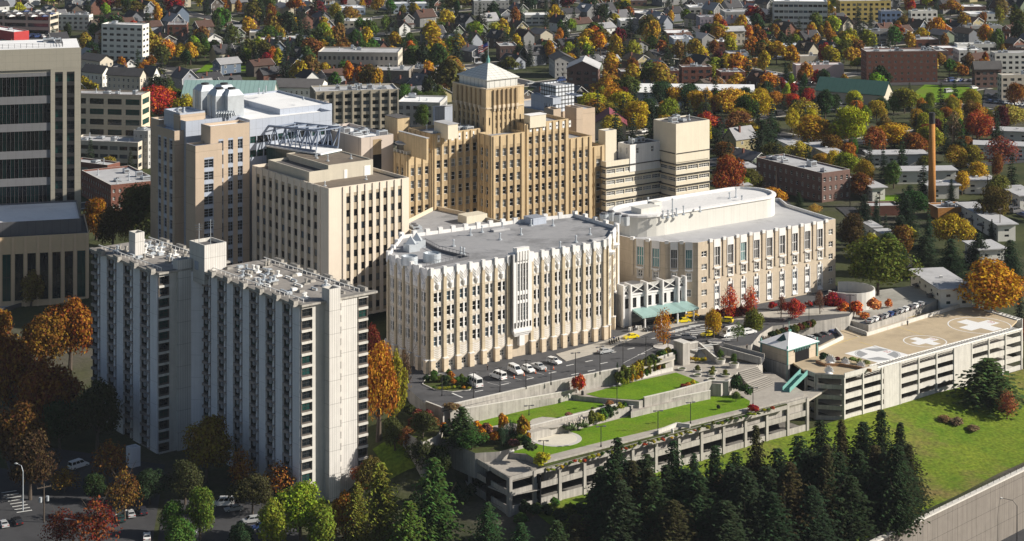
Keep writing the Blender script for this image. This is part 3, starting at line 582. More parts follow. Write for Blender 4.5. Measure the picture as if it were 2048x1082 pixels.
# ================================================================ the big buildings
# --- the front wing with chevron panels
def W2(*pts, z): return [W(x, y, z).to_2d() for x, y in pts]
b = Bld('art_deco_hospital_wing', 'buff and white art deco hospital wing with chevron panels along its top, nearest the driveway', 'hospital building', (*W(860, 752, 0)[:2], 0))
Z = 28.6; f = W2((858, 541), (1213, 482), (1233, 452), (1150, 427), (1030, 440), (803, 470), (776, 507), z=Z)
ft = [tuple(p) for p in f]; occ(ft)
def deco(P0, P1, secs, zlow=0, shade=False, cen=None):
    P0 = Vector(P0); P1 = Vector(P1); L = (P1-P0).length; d = (P1-P0)/L; n = Vector((d.y, -d.x)); mb = MB(); orn = MB(); cap = MB(); ang = math.atan2(d.y, d.x)
    for a, c, nb in secs:
        S0, S1 = P0+d*L*a, P0+d*L*c; bw = (S1-S0).length/nb
        # walls with window openings: ground floor, chevron band, four floors, white top panel
        b.facade(mb, S0, S1, 6.6, 22.8, nb=nb, nf=4, ww=.64, wh=.66, sf=.45, st='two', rec=.3, sp=0, jm=0)
        b.facade(mb, S0, S1, 0, 3.4, nb=nb, nf=1, ww=.46, wh=.5, sf=.6, st='two', rec=.3)
        b.facade(mb, S0, S1, 3.4, 6.6)
        q0, q1 = S0, S1; mb.quad((*q0, 22.8), (*q1, 22.8), (*q1, Z), (*q0, Z), 1)
        for i in range(nb+1):
            s = i*bw
            mb.obox(S0, d, n, s-.48, s+.48, -.06, .5, 3.9, Z-1.4, 2); cap = MB(); cap.obox(S0, d, n, s-.52, s+.52, -.4, .58, Z-1.5, Z+.6); cap.obox(S0, d, n, s-.3, s+.3, -.3, .66, Z-2.2, Z-1.4); b.part('pier_cap', cap, terra)
            mb.obox(S0, d, n, s-.75, s+.75, -.06, 1.1, -.5, 3.7, 3); mb.obox(S0, d, n, s-.82, s+.82, -.0, 1.2, 3.68, 3.9, 1)
        for i in range(nb):
            s0 = i*bw+.5; s1 = (i+1)*bw-.5; m = (s0+s1)/2; w = (s1-s0)/2; orn = MB()
            # raised chevrons and drop on the white panel
            for kk, zz in enumerate((Z-.7, Z-1.5, Z-2.3)):
                for sg in (-1, 1):
                    A = [(m+sg*w*.95, zz), (m+sg*w*.95, zz-.3), (m, zz-2.0), (m, zz-1.65)] if kk < 3 else None
                    vs = []
                    for o in (.02, .2):
                        for (ss, z_) in A: p = S0+d*ss+n*o; vs.append((p.x, p.y, z_))
                    fs = [(0, 1, 2, 3), (7, 6, 5, 4), (0, 4, 5, 1), (1, 5, 6, 2), (2, 6, 7, 3), (3, 7, 4, 0)]
                    orn.add(vs, fs)
            p = S0+d*m+n*.05; orn.tube([(p.x, p.y, Z-3.6), (p.x, p.y, Z-4.2), (p.x, p.y, Z-5.0), (p.x, p.y, Z-5.9)], [.1, w*.42, w*.3, .05], 8)
            # window surrounds and the incised tan chevrons below
            for j in range(4):
                zc = 6.6+4.05*j
                orn.obox(S0, d, n, m-.22, m+.22, .0, .14, zc+.4, zc+3.6)
            for zz in (3.9, 4.5, 5.1, 5.7):
                for sg in (-1, 1):
                    vs = []
                    for o in (.01, .09):
                        for (ss, z_) in ((m+sg*w*.8, zz+.75), (m+sg*w*.8, zz+.6), (m, zz), (m, zz+.15)): p = S0+d*ss+n*o; vs.append((p.x, p.y, z_))
                    orn.add(vs, [(0, 1, 2, 3), (7, 6, 5, 4), (0, 4, 5, 1), (1, 5, 6, 2), (2, 6, 7, 3), (3, 7, 4, 0)])
            b.part('ornament', orn, terra)
    b.part('wall', mb, [mat('pale buff brick', (.56, .51, .44), .9, .1, .7, streak=.25, lines=(4.05, 0, .1, .3)), terra, mat('soft tan brick', (.5, .42, .3), .9, .1, .6, streak=.25, lines=(4.05, 0, .1, .3)), tanw])
    if cen:
        a, c = cen; S0, S1 = P0+d*L*a, P0+d*L*c; w = (S1-S0).length; cm = MB(); mb = MB()
        S0b, S1b = S0+d*.9+n*1.5, S1-d*.9+n*1.5; wb = w-1.8
        cm.quad((*S0, 0), (*S1, 0), (*S1, 8), (*S0, 8), 1); mb = cm
        b.facade(mb, S0b, S1b, 8.2, 10.2, nb=6, nf=1, ww=.6, wh=.8, st='plain'); b.facade(mb, S0b+d*0, S1b, 10.2, 15.6, nb=4, nf=1, ww=.84, wh=.9, ml=1.0, mr=1.0, st='teal3'); b.facade(mb, S0b, S1b, 15.6, 18.3, nb=4, nf=1, ww=.68, wh=.6, ml=1.3, mr=1.3, st='wsash')
        b.facade(mb, S0b, S1b, 18.3, 27.2, nb=4, nf=1, ww=.84, wh=.88, ml=1.0, mr=1.0, st='teal3'); b.facade(mb, S0b, S1b, 27.2, Z+.6)
        for e, o in ((S0b, S0+d*.9), (S1-d*.9, S1b)): mb.quad((*o, 8.2), (*e, 8.2), (*e, Z+.6), (*o, Z+.6))
        o1 = S0+d*.9; mb.quad((*o1, 8.2), (*S0b, 8.2), (*S0b, Z+.6), (*o1, Z+.6)); o2 = S1-d*.9; mb.quad((*S1b, 8.2), (*o2, 8.2), (*o2, Z+.6), (*S1b, Z+.6))
        mb.obox(S0, d, n, .9, w-.9, -1.2, 1.5, Z+.6, Z+.9); mb.obox(S0, d, n, .9, w-.9, .1, 1.5, 7.6, 8.2)
        for i, (x, h) in enumerate(((0, .3), (.35, .9), (.8, 1.6))): mb.obox(S0, d, n, 1+x*.8, w-1-x*.8, .0, 1.7-.35*i, 7.6-.55*(i+1), 7.6-.55*i)
        for i in range(5): s = 2.2+(w-4.4)*i/4; mb.obox(S0, d, n, s-.1, s+.1, 1.4, 1.62, 9, Z-.5); mb.obox(S0, d, n, s-.3, s+.3, 1.4, 2.0, Z-1, Z+1.6)
        mb.obox(S0, d, n, 2, w-2, .8, 1.7, Z+.7, Z+2.6); mb.obox(S0, d, n, 2, w-2, -.4, .8, Z-.4, Z+2.4)
        mb.obox(S0, d, n, w/2-.9, w/2+.9, -.02, 1.2, 3.2, 6.2)
        b.part('centre_bay', mb, [terra, tanp])
deco(f[0], f[1], ((0.012, .43, 6), (.562, .985, 7)), cen=(.43, .562)); deco(f[6], f[0], ((.02, .975, 5),)); deco(f[5], f[6], ((.03, .97, 3),))
deco(f[1], f[2], ((.04, .96, 2),))
mb = MB()
for i in (2, 3, 4):
    b.facade(mb, f[i], f[(i+1) % 7], 0, Z); L = (f[(i+1) % 7]-f[i]).length; d = (f[(i+1) % 7]-f[i])/L; n = Vector((d.y, -d.x)); k_ = max(2, int(L/4.4))
    for j in range(k_+1): s = L*j/k_; mb.obox(f[i], d, n, s-.7, s+.7, -.5, .6, 2, Z+.85, 1)
b.part('back_wall', mb, [tanp, terra])
mb = MB(); ins = inset(ft, .4)
for i in range(7): a, c = ft[i], ft[(i+1) % 7]; e, g_ = ins[(i+1) % 7], ins[i]; mb.quad((*a, Z), (*c, Z), (*e, Z), (*g_, Z)); mb.quad((*e, Z), (*g_, Z), (*g_, Z-1), (*e, Z-1))
b.part('parapet', mb, terra); mb = MB(); mb.add([(*p, Z-1) for p in ins], [tuple(range(7))]); b.part('roof', mb, roofg)
# sunken plant area with cooling drums at the left end of the roof
def bbox_part(b, name, pts, z0, z1, m, mats=None): mb = MB(); mb.prism(ccw(pts), z0, z1); return b.part(name, mb, m)
pw = PX(Z, (800, 487), (868, 509), (938, 512), (940, 516), (868, 520), (800, 520), (784, 506)); 
for x, y, r in ((864, 522, 2.5), (819, 528, 2.3)):
    c = W(x, y, Z-.9); mb = MB(); mb.cyl(c, r, Z-1, Z+1.4, 20, cap=False); mb.cyl(c, r*.86, Z-1, Z+1.4, 20, cap=False); mb.cyl(c, r+.12, Z+.1, Z+.3, 20); mb.cyl(c, r*.8, Z-1, Z+.6, 16, 1)
    for a in range(5): mb.cyl(c, r+.06, Z-.8+a*.42, Z-.7+a*.42, 20)
    b.part('cooling_drum', mb, [zinc, darkm])
for x, y in ((823, 499), (835, 492)):
    c = W(x, y, Z-.6); mb = MB(); mb.obox(c, (UX, UY), (UY, -UX), -1.8, 1.8, -1.6, 1.6, Z-1, Z+1.2); mb.add([(c.x-1.8, c.y-1, Z+1.2), (c.x+1.2, c.y-1.5, Z+1.2), (c.x+1.4, c.y+1.3, Z+1.2), (c.x-.3, c.y, Z+3.4)], ((0, 1, 3), (1, 2, 3), (2, 0, 3))); b.part('air_intake', mb, zinc)
a, c = W(873, 515, Z), W(945, 520, Z)
for p0, p1 in (((850, 484), (878, 499)), ((878, 499), (938, 514)), ((938, 514), (850, 534))):
    A, C = W(*p0, Z-.4), W(*p1, Z-.4); d = (C-A).to_2d(); L = d.length; d /= L; mb = MB(); mb.obox(A, d, (d.y, -d.x), 0, L, -.15, .15, Z-1.0, Z-.2); mb.obox(A, d, (d.y, -d.x), 0, L, -.05, .05, Z+.6, Z+.7)
    for i in range(int(L/1.5)+1): mb.obox(A, d, (d.y, -d.x), i*1.5, i*1.5+.08, -.04, .04, Z-.2, Z+.65)
    b.part('plant_screen', mb, greyd)
for x, y in ((907, 493), (941, 471), (964, 465), (1042, 470), (1000, 480), (1005, 458), (1106, 452), (922, 508), (928, 510), (1152, 485), (1120, 497), (1180, 470), (1062, 452)):
    c = W(x, y, Z-1); mb = MB(); mb.cyl(c, .6, Z-1.02, Z-.6, 8); mb.cyl(c, .2, Z-.62, Z+.9, 8); mb.cyl(c, .42, Z+.85, Z+1.15, 8, r1=.15); b.part('roof_vent', mb, zinc)
for x, y, w_, l_ in ((1070, 446, 2.5, 2.5), (1000, 461, 3, 1), (1198, 480, 3, .8)):
    c = W(x, y, Z-1); mb = MB(); mb.obox(c, (UX, UY), (UY, -UX), -w_, w_, -l_, l_, Z-1.02, Z+1.1 if w_ < 3 else Z-.4); b.part('roof_unit', mb, greyp if w_ < 3 else roofl)
for x, y in ((1208, 436), (1222, 432), (1236, 437), (1250, 441)):
    c = W(x, y, Z+.4); mb = MB(); mb.cyl(c, 1.4, Z-1, Z+1.6, 10, cap=True); mb.cyl(c, 1.0, Z+1.6, Z+2.1, 10, 1); b.part('cooling_unit', mb, [zinc, greyd])
b.done()
# --- the low connector behind the front wing
b = Bld('low_connector_building', 'low cream connector with curved parapet behind the art deco wing roof', 'hospital building', (*W(880, 470, 0)[:2], 0))
f = b.mass(PX(25, (818, 452), (858, 472), (900, 470), (1022, 440), (940, 420), (870, 405), (800, 440)), 0, 24, dict(bw=3.2, nf=1, zb=19, zt=22.5, ww=.8, wh=.8, st='dark2'), [tanw, cream], roofg, par=1.2)
c = W(945, 438, 23.5); mb = MB(); mb.obox(c, (UX, UY), (UY, -UX), -4, 4, -2.5, 2.5, 22, 25.2); b.part('roof_house', mb, cream); b.units(f, 22.8, 5, 3); b.done()
# --- the long wing with the stadium shaped upper storey
b = Bld('hospital_wing', 'long buff brick hospital wing with tall teal windows and a rounded white rooftop storey', 'hospital building', (*W(1396, 628, 0)[:2], 0))
Z = 22.4; f = W2((1236, 470), (1262, 476), (1330, 484), (1396, 485), (1671, 438), (1575, 408), (1560, 396), (1440, 396), (1240, 430), z=Z); ft = ccw([tuple(p) for p in f]); occ(ft)
mb = MB(); n_ = len(f); trim = MB()
def wing(P0, P1, nb, narrow):
    L = (P1-P0).length; d = (P1-P0)/L; n = Vector((d.y, -d.x))
    m0 = 5.0 if narrow else .5
    if narrow:
        b.facade(mb, P0, P0+d*m0, 0, Z, nb=1, nf=5, zb=.8, zt=20.5, ww=.44, wh=.46, st='two', rec=.3); b.facade(mb, P1-d*4.2, P1, 0, Z, nb=1, nf=5, zb=.8, zt=20.5, ww=.46, wh=.46, st='two', rec=.3)
    A = P0+d*m0; B = P1-d*(4.2 if narrow else .5); w = (B-A).length/nb
    b.facade(mb, A, B, 14.3, 20.2, nb=nb, nf=1, ww=.42, wh=.96, st='tealb', rec=.25); b.facade(mb, A, B, 10.2, 14.3, nb=nb, nf=1, ww=.32, wh=.5, sf=.35, st='two'); b.facade(mb, A, B, 1.0, 8.8, nb=nb, nf=2, ww=.3, wh=.6, st='two', sp=1 if narrow else 0)
    b.facade(mb, A, B, 8.8, 10.2); b.facade(mb, A, B, 20.2, Z); b.facade(mb, A, B, 0, 1)
    if not narrow: b.facade(mb, P0, A, 0, Z); b.facade(mb, B, P1, 0, Z)
    for i in range(nb):
        s = m0+(i+.5)*w; hw = w*.2; trim = MB()
        trim.obox(P0, d, n, s-hw-.25, s+hw+.25, .0, .16, 20.1, Z+.1)
        for sg in (-1, 1):
            trim.obox(P0, d, n, s+sg*(hw+.2)-.1, s+sg*(hw+.2)+.1, 0, .16, 13.9, 20.1)
            if narrow: trim.obox(P0, d, n, s+sg*(hw*.95)-.09, s+sg*(hw*.95)+.09, 0, .16, 1.0, 9.0)
            trim.obox(P0, d, n, s+sg*(hw*.98)-.08, s+sg*(hw*.98)+.08, 0, .15, 10.8, 13.2)
        trim.obox(P0, d, n, s-hw-.3, s+hw+.3, 0, .45, 13.6, 14.0); trim.obox(P0, d, n, s-hw*.6, s+hw*.6, 0, .35, 13.3, 13.6); trim.obox(P0, d, n, s-hw, s+hw, 0, .35, 10.4, 10.8)
        if narrow: trim.obox(P0, d, n, s-.3, s+.3, 0, .35, 9.0, 9.7); trim.obox(P0, d, n, s-hw, s+hw, 0, .35, .7, 1.0)
        b.part('window_surround', trim, terra)
    for i in range(nb+1 if narrow else nb):
        s = m0+i*w if narrow else m0+i*w; mb.obox(P0, d, n, s-.45, s+.45, -.05, .3, 11, Z-.2, 0); trim = MB(); trim.obox(P0, d, n, s-.6, s+.6, -.4, .5, Z-.5, Z+.5); b.part('pier_cap', trim, terra)
wing(f[3], f[4], 9, True)
wing(f[2], f[3], 2, False); wing(f[1], f[2], 2, False); b.facade(mb, f[0], f[1], 0, Z)
for i in (4, 5, 6, 7, 8): b.facade(mb, f[i], f[(i+1) % n_], 0, Z)
ins = inset(ft, .4)
for i in range(n_): a, c = ft[i], ft[(i+1) % n_]; e, g_ = ins[(i+1) % n_], ins[i]; trim.quad((*a, Z), (*c, Z), (*e, Z), (*g_, Z)); mb.quad((*e, Z), (*g_, Z), (*g_, Z-.9), (*e, Z-.9), 1)
b.part('wall', mb, [tanp, terra, tand]); b.part('trim', trim, terra); r = MB(); r.add([(*p, Z-.9) for p in ins], [tuple(range(n_))]); b.part('roof', r, roofl)
# rounded rooftop storey: stadium
zt_ = 28.6; A = W(1345, 474, 22).to_2d(); dd = Vector((math.cos(math.radians(35)), math.sin(math.radians(35)))); nn = Vector((-dd.y, dd.x))
A = W(1330, 470, 21.5).to_2d(); B = W(1543, 434, 21.5).to_2d(); dd = (B-A).normalized(); nn = Vector((-dd.y, dd.x)); rad = 9.5; L = (B-A).length-2; st = []
for i in range(13): t = -math.pi/2+math.pi*i/12; st.append(A+nn*rad+dd*L+dd*rad*.9*math.cos(t)+nn*rad*math.sin(t))
for i in range(13): t = math.pi/2+math.pi*i/12; st.append(A+nn*rad+dd*rad*1.3*math.cos(t)+nn*rad*math.sin(t))
st = [tuple(p) for p in st]; mb = MB(); mb.prism(st, 21.4, zt_-1, cap=False, bot=False)
pm = mat('white wall panel', (.58, .57, .53), .8, .04, .3, streak=.1, lines=(0, 3.4, .06, .25)); b.part('upper_storey', mb, pm)
o1 = inset(st, -.45); i1 = inset(st, .9); mb = MB(); mb.prism(o1, zt_-1, zt_-.4, cap=False)
for i in range(len(st)): j = (i+1) % len(st); mb.quad((*o1[i], zt_-.4), (*o1[j], zt_-.4), (*i1[j], zt_-.2), (*i1[i], zt_-.2)); mb.quad((*i1[j], zt_-.2), (*i1[i], zt_-.2), (*i1[i], zt_-1.3), (*i1[j], zt_-1.3))
b.part('cornice', mb, terra); mb = MB(); mb.add([(*p, zt_-1.2) for p in i1], [tuple(range(len(st)))]); b.part('upper_roof', mb, roofl)
for x, y, w_, l_, h_ in ((1292, 425, 4, 2.5, 2), (1310, 415, 1.5, 1.5, 2)):
    c = W(x, y, zt_-1.2); mb = MB(); mb.obox(c, dd, (dd.y, -dd.x), -w_, w_, -l_, l_, zt_-1.2, zt_-1.2+h_); b.part('roof_house', mb, pm)
for x, y, h_ in ((1345, 424, 4), (1326, 437, 2.2), (1336, 436, 2.2), (1345, 434, 2.2), (1353, 432, 2.2), (1367, 430, 2.6), (1459, 399, 2), (1472, 396, 3), (1296, 415, 3), (1400, 424, 1.5), (1484, 402, 1.5)):
    c = W(x, y, zt_-1.2); mb = MB(); mb.cyl(c, .55, zt_-1.22, zt_-.8, 8); mb.cyl(c, .2, zt_-.8, zt_-1.2+h_, 8); mb.cyl(c, .34, zt_-1.3+h_, zt_-.9+h_, 8); b.part('roof_vent', mb, zinc)
b.done()
# round courtyard wall at its right end
b = Bld('round_wall', 'curved white wall around a sunken yard at the right end of the long wing', 'wall', (*W(1690, 610, 0)[:2], 0)); c = W(1699, 575, 3.4); mb = MB(); r = 8.0
for i in range(22):
    t, u = -2.7+4.6*i/22, -2.7+4.6*(i+1)/22; P = lambda a, rr: (c.x+rr*math.cos(a), c.y+rr*1.0*math.sin(a)); mb.prism([P(t, r-.4), P(t, r), P(u, r), P(u, r-.4)], -3, 3.4)
b.part('wall_panel', mb, pm); mb = MB(); mb.cyl(c, r-.3, -1.5, .3, 24); b.part('yard_paving', mb, walk)
# --- entrance portal and canopy
b = Bld('hospital_entrance', 'white entrance portal with crossed braces and teal canopy between the two hospital wings', 'entrance', (*W(1300, 650, 0)[:2], 0))
A = W(1243, 654, 0).to_2d(); B = W(1370, 633, 0).to_2d(); L = (B-A).length; d = (B-A)/L; n = Vector((d.y, -d.x)); mb = MB(); zt_ = 12.2
foot = [tuple(A), tuple(B), tuple(B-n*14), tuple(A-n*14)]; occ(foot)
b.facade(mb, A, B, 0, zt_-3, nb=8, nf=1, zb=4.8, zt=8.6, ww=.5, wh=.8, ml=.6, mr=.6, st='cross', rec=.3)
b.facade(mb, A-n*.2, B-n*.2, zt_-3, zt_-2.9); mb.prism(foot, zt_-3.2, zt_-2.8); b.facade(mb, B, B-n*14, 0, zt_-3)
b.facade(mb, A-n*14, A, 0, zt_-3); fins = MB()

for s in [0]+[L*(.125+.25*i) for i in range(4)]+[L]: fins = MB(); fins.obox(A, d, n, min(max(s-.25, 0), L-.5), min(max(s+.25, .5), L), -2.5, 1.0, 0, zt_+.3); b.part('fin', fins, terra)
fins = MB()
br_ = MB(); gl = MB()
for a0, a1 in ((0, .125), (.125, .375), (.375, .625), (.625, .875), (.875, 1)):
    s0, s1 = L*a0+.3, L*a1-.3; P = lambda s, z, o: (A.x+d.x*s+n.x*o, A.y+d.y*s+n.y*o, z)
    gl.quad(P(s0, zt_-2.9, -.4), P(s1, zt_-2.9, -.4), P(s1, zt_-.5, -.6), P(s0, zt_-.5, -.6)); m = (s0+s1)/2
    br_.tube([P(s0, zt_-2.7, .2), P(s1, zt_, .2)], .14, 4); br_.tube([P(s1, zt_-2.7, .2), P(s0, zt_, .2)], .14, 4); fins.obox(A, d, n, s0-.02, s1+.02, -.2, .25, zt_-3.2, zt_-2.75)
    br_.add([P(s0, zt_, .1), P(s1, zt_, .1), P(m, zt_-1.3, .1)], ((0, 1, 2), (2, 1, 0)))
b.part('wall', mb, [terra]); b.part('beam', fins, terra); b.part('brace', br_, white); b.part('clerestory_glass', gl, greyd)
mb = MB(); mb.obox(A, d, n, 3, L-.8, .1, 1.2, .1, 3.6); b.part('entrance_glazing', mb, glass)
mb = MB(); P = lambda s, z, o: (A.x+d.x*s+n.x*o, A.y+d.y*s+n.y*o, z); s0, s1 = L*.15, L*1.0
mb.add([P(s0, 5.0, .4), P(s1, 5.0, .4), P(s1+.6, 4.1, 6.4), P(s0-.3, 4.1, 6.4), P(s0, 4.5, .4), P(s1, 4.5, .4), P(s1+.6, 3.5, 6.4), P(s0-.3, 3.5, 6.4)], ((3, 2, 1, 0), (4, 5, 6, 7), (7, 6, 2, 3), (6, 5, 1, 2), (4, 7, 3, 0), (5, 4, 0, 1)))
cn_ = b.part('canopy', mb, tealr); mb = MB()
for i in range(4): s = s0+(s1-s0)*(.05+.3*i); mb = MB(); mb.cyl(P(s, 0, 5.8)[:2], .28, 0, 3.6, 8); b.part('canopy_column', mb, terra, cn_)
b.done()
# --- the tan brick tower building
b = Bld('art_deco_tower_building', 'tan brick art deco hospital tower with stepped wings and a pale pyramid roof', 'hospital tower', (*WY(983, 272, 705)[:2], 0))
spw = dict(bw=2.75, fh=4.1, ww=.58, wh=.6, sf=.4, ml=1.0, mr=1.0, st='wsash', rec=.4, sp=1, zb=1)
ms = [tanb, tand, tanb]
def tanmass(px, py, Y, pl, pr, wl=None, wr=None, top=3.5, pier=True, spl=True, zt=None, cap=.5):
    P = WY(px, py, Y); z = P.z; ft = corner_box(P, 36, pl, pr, wl, wr); s = dict(spw, zt=z-top); s['nf'] = round((z-top-1)/4.15); s.pop('fh')
    s['pier'] = (.8, .35, 0, z-.2, 0)
    s2 = dict(s); s2['bw'] = 3.0
    return b.mass(ft, 0, z, s, ms, roofg, specs={3: s2 if spl else None, 0: s}, par=1), z
tanmass(983, 272, 705, 962, 1049, wl=8); lw, zl = tanmass(865, 268, 702, 816, 962); tanmass(1049.5, 248, 716, 1040, 1137, wl=16); tanmass(1137.5, 277, 727, 1120, 1184, wl=14); tanmass(1184.5, 293, 735, 1170, 1209, wl=12)
lo, zo = tanmass(813, 310, 697, 787, 866)
# round medallions above the top windows
mb = MB()
for (P, zz, x0, nbb) in ((Vector(lw[0]), zl, 0, 9), (WY(1049.5, 248, 716).to_2d(), 48.8, 0, 7)):
    for i in range(nbb): q = P+Vector((UX, UY))*(2.4+2.75*i)+Vector((UY, -UX))*.02; mb.obox(q, (UX, UY), (UY, -UX), -.45, .45, 0, .06, zz-2.9, zz-.7); mb.obox(q, (UX, UY), (UY, -UX), -.22, .22, .05, .12, zz-2.1, zz-1.6, 1)
b.part('medallion', mb, [terra, blk])
# tower shaft
P = WY(972, 179, 713); zt_ = P.z; ft = corner_box(P, 36, 905, 1048)
s = dict(nb=5, nf=4, zb=44.5, zt=zt_-6, ww=.55, wh=.62, ml=3.2, mr=3.2, st='wsash', rec=.7, sp=1, pier=(.85, .3, 44, zt_-5.4, 0))
b.mass(ft, 30, zt_, s, ms, roofl, specs={3: dict(s), 0: s}, par=.8, name='tower_wall')
def crown_orn(ft, zt_):
    mb = MB()
    for e in (0, 3):
        A = Vector(ft[e]); B = Vector(ft[(e+1) % 4]); L = (B-A).length; d = (B-A)/L; n = Vector((d.y, -d.x))
        for i in range(6): mb = MB(); s = 3.2+(L-6.4)*i/5; mb.obox(A, d, n, s-.36, s+.36, .0, .55, zt_-5.6, zt_-.4, 1); mb.obox(A, d, n, s-.5, s+.5, 0, .8, zt_-6.6, zt_-5.5); mb.obox(A, d, n, s-.28, s+.28, 0, .6, zt_-7.4, zt_-6.6); b.part('stone_ornament', mb, [tanw, tand, blk])
        for s in (0.02, L-3.02): mb = MB(); mb.obox(A, d, n, s, s+3, .0, .3, zt_-6.6, zt_-6.1); b.part('stone_band', mb, tanw); mb = MB(); mb.obox(A, d, n, s+1.3, s+1.6, -.05, .12, zt_-12, zt_-9.5); b.part('slit_window', mb, blk)
        mb = MB(); mb.obox(A, d, n, 0, L, -.5, .2, zt_-.05, zt_+.25); b.part('coping', mb, tanw)
crown_orn(ft, zt_)
i2 = inset(ft, 1.6); apx = sum((Vector(p) for p in ft), Vector((0, 0)))/4; mb = MB(); mb.prism(i2, zt_-.5, zt_+2.6); b.part('roof_drum', mb, [mat('pale roof drum', (.6, .6, .57), .8, .06, .5, lines=(0, 2.2, .3, .4))])
mb = MB(); o3 = inset(i2, -.5); mb.prism(o3, zt_+2.6, zt_+2.9); prm = mat('pale shingle pyramid', (.64, .64, .6), .85, .08, .4, lines=(.6, 1.0, .08, .35)); mb.add([(*p, zt_+2.91) for p in o3]+[(apx.x, apx.y, zt_+7.4)], ((0, 1, 4), (1, 2, 4), (2, 3, 4), (3, 0, 4))); pr_ = b.part('pyramid_roof', mb, prm)
mb = MB(); mb.cyl(apx, .6, zt_+6.9, zt_+8.6, 8); mb.cyl(apx, .4, zt_+8.6, zt_+9.8, 8, r1=.1); b.part('finial', mb, teal, pr_)
fl = Bld('flag', 'striped flag flying from the pole on the tower pyramid', 'flag', (apx.x, apx.y, zt_+9.6)); mb = MB(); mb.cyl(apx, .09, zt_+9.6, zt_+14.4, 6); fl.part('flagpole', mb, zinc)
mb = MB()
for i in range(7):
    for j in range(6):
        f0 = lambda u, v: (apx.x-u*.55, apx.y+.3*math.sin(u*1.1+v), zt_+14.1-v*.32-u*.28+.12*math.sin(u*1.5)); mb.quad(f0(j, i), f0(j+1, i), f0(j+1, i+1), f0(j, i+1), 2 if (i < 4 and j < 3) else i % 2)
fl.part('cloth', mb, [redp, white, mat('flag blue', (.03, .05, .2), .8)])
# roof houses on the wings
def house_on(b, px, py, z, pl, pr, h, m, rm=roofl, th=36, name='roof_house', wl=None):
    P = W(px, py, z+h); f = corner_box(P, th, pl, pr, wl); mb = MB(); mb.prism(f, z-.5, z+h); o = b.part(name, mb, m); mb = MB(); mb.prism(inset(f, -.2), z+h, z+h+.18); b.part('roof_slab', mb, rm, o); return f
house_on(b, 896, 250, zl-1, 868, 916, 4.2, cream, roofl); house_on(b, 1060, 232, 47.8, 1048, 1092, 3.6, cream, roofw)
house_on(b, 853, 277, zo, 797, 857, 6.5, tanb, roofl); house_on(b, 795, 237, 44, 770, 819, 7, tanb, roofd); house_on(b, 870, 215, 42, 866, 907, 9, greyp, roofl)
c = WY(812, 297, 704); gz = MB(); gz.cyl(c, 3.0, zo-1, zo+2.6, 8, 1); gz.cyl(c, 3.7, zo+2.6, zo+3.0, 8); gz.cyl(c, 3.5, zo+3.0, zo+4.4, 8, r1=.1); b.part('gazebo', gz, [roofl, glass])
def railing(b, pts, m=white, h=1.1):
    mb = MB()
    for a, c in zip(pts, pts[1:]):
        d = (c-a).to_2d(); L = d.length; d /= L; n = (d.y, -d.x)
        for k_ in (.35, .7, 1.0): mb.obox(a, d, n, 0, L, -.06, .06, a.z+h*k_-.06, a.z+h*k_)
        for i in range(int(L/2)+1): mb.obox(a, d, n, i*2, i*2+.12, -.06, .06, a.z, a.z+h)
    b.part('railing', mb, m)
v3 = lambda p, z: Vector((p[0], p[1], z)); railing(b, [v3(lo[3], zo), v3(lo[0], zo), v3(lo[1], zo)]); b.units(lw, zl-1, 6, 5, pipes=5); b.units(lo, zo-1, 2, 6, (1, 2), pipes=2)
b.done()
# --- grey rooftop tower behind it
b = Bld('mechanical_tower_block', 'grey metal panelled block with gridded vents behind the tan tower', 'hospital block', (*WY(1110, 170, 790)[:2], 0))
gridm = mat('white vent grid', (.6, .64, .7), .5, .05, .3, lines=(1.5, 1.5, .5, .75))
def gm(px, py, Y, pl, pr, m, wl=None, rf=roofl, z0=0): P = WY(px, py, Y); f = corner_box(P, 36, pl, pr, wl); b.mass(f, z0, P.z, None, [m, m], rf, par=.5); return f
gm(1112, 172, 800, 1081, 1148, gridm); gm(1106, 196, 786, 1086, 1122, greyp, z0=44); gm(1153, 191, 792, 1130, 1165, greyp, z0=46); gm(1107, 219, 785, 1088, 1122, peach); gm(1153, 216, 791, 1130, 1166, peach); gm(1088, 192, 805, 1062, 1100, greyp); gm(1100, 226, 795, 1000, 1190, peach); b.done()
# --- cream banded building with the blank tower
b = Bld('cream_hospital_building', 'cream banded hospital building with dark ribbon windows and a blank square tower', 'hospital building', (*WY(1352, 248, 742)[:2], 0))
led = MB()
def banded(px, py, Y, pl, pr, z1, wl=None, wr=None, faces=(0, 3)):
    P = WY(px, py, Y); f = corner_box(P, 36, pl, pr, wl, wr); z = z1
    fl_ = 7; fh = 3.75; s = dict(nf=int(z/fh)-1, zb=z-fh*(int(z/fh)-1)-2.2, zt=z-2.2, bw=4.4, ww=.94, wh=.38, sf=.75, st='band', rec=.3)
    g_ = b.mass(f, 0, z, s, [cream, concl], roofd, specs={3: dict(s, bw=4.4)}, par=.8)
    for e in faces:
        A = Vector(g_[e]); B = Vector(g_[(e+1) % 4]); L = (B-A).length; d = (B-A)/L; n = Vector((d.y, -d.x))
        for j in range(s['nf']+1): zz = z-2.2-j*fh; led = MB(); led.obox(A, d, n, -.0, L+(.9 if e == 0 and wl is None else 0), -.05, .6, zz+.15, zz+.4); b.part('ledge', led, [darkm])
    return g_
wf = banded(1212, 329, 735, 1205, 1322, 32.6, wl=16); tf = banded(1352, 300, 742.5, 1318, 1419, 36)
P = WY(1352, 248, 742); f = corner_box(P, 36, 1307, 1419); b.mass(f, 31, P.z, None, [cream, concl], roofd, par=.4, name='tower_wall'); b.units(f, P.z-.4, 3, 9, (1.5, 3), pipes=3)

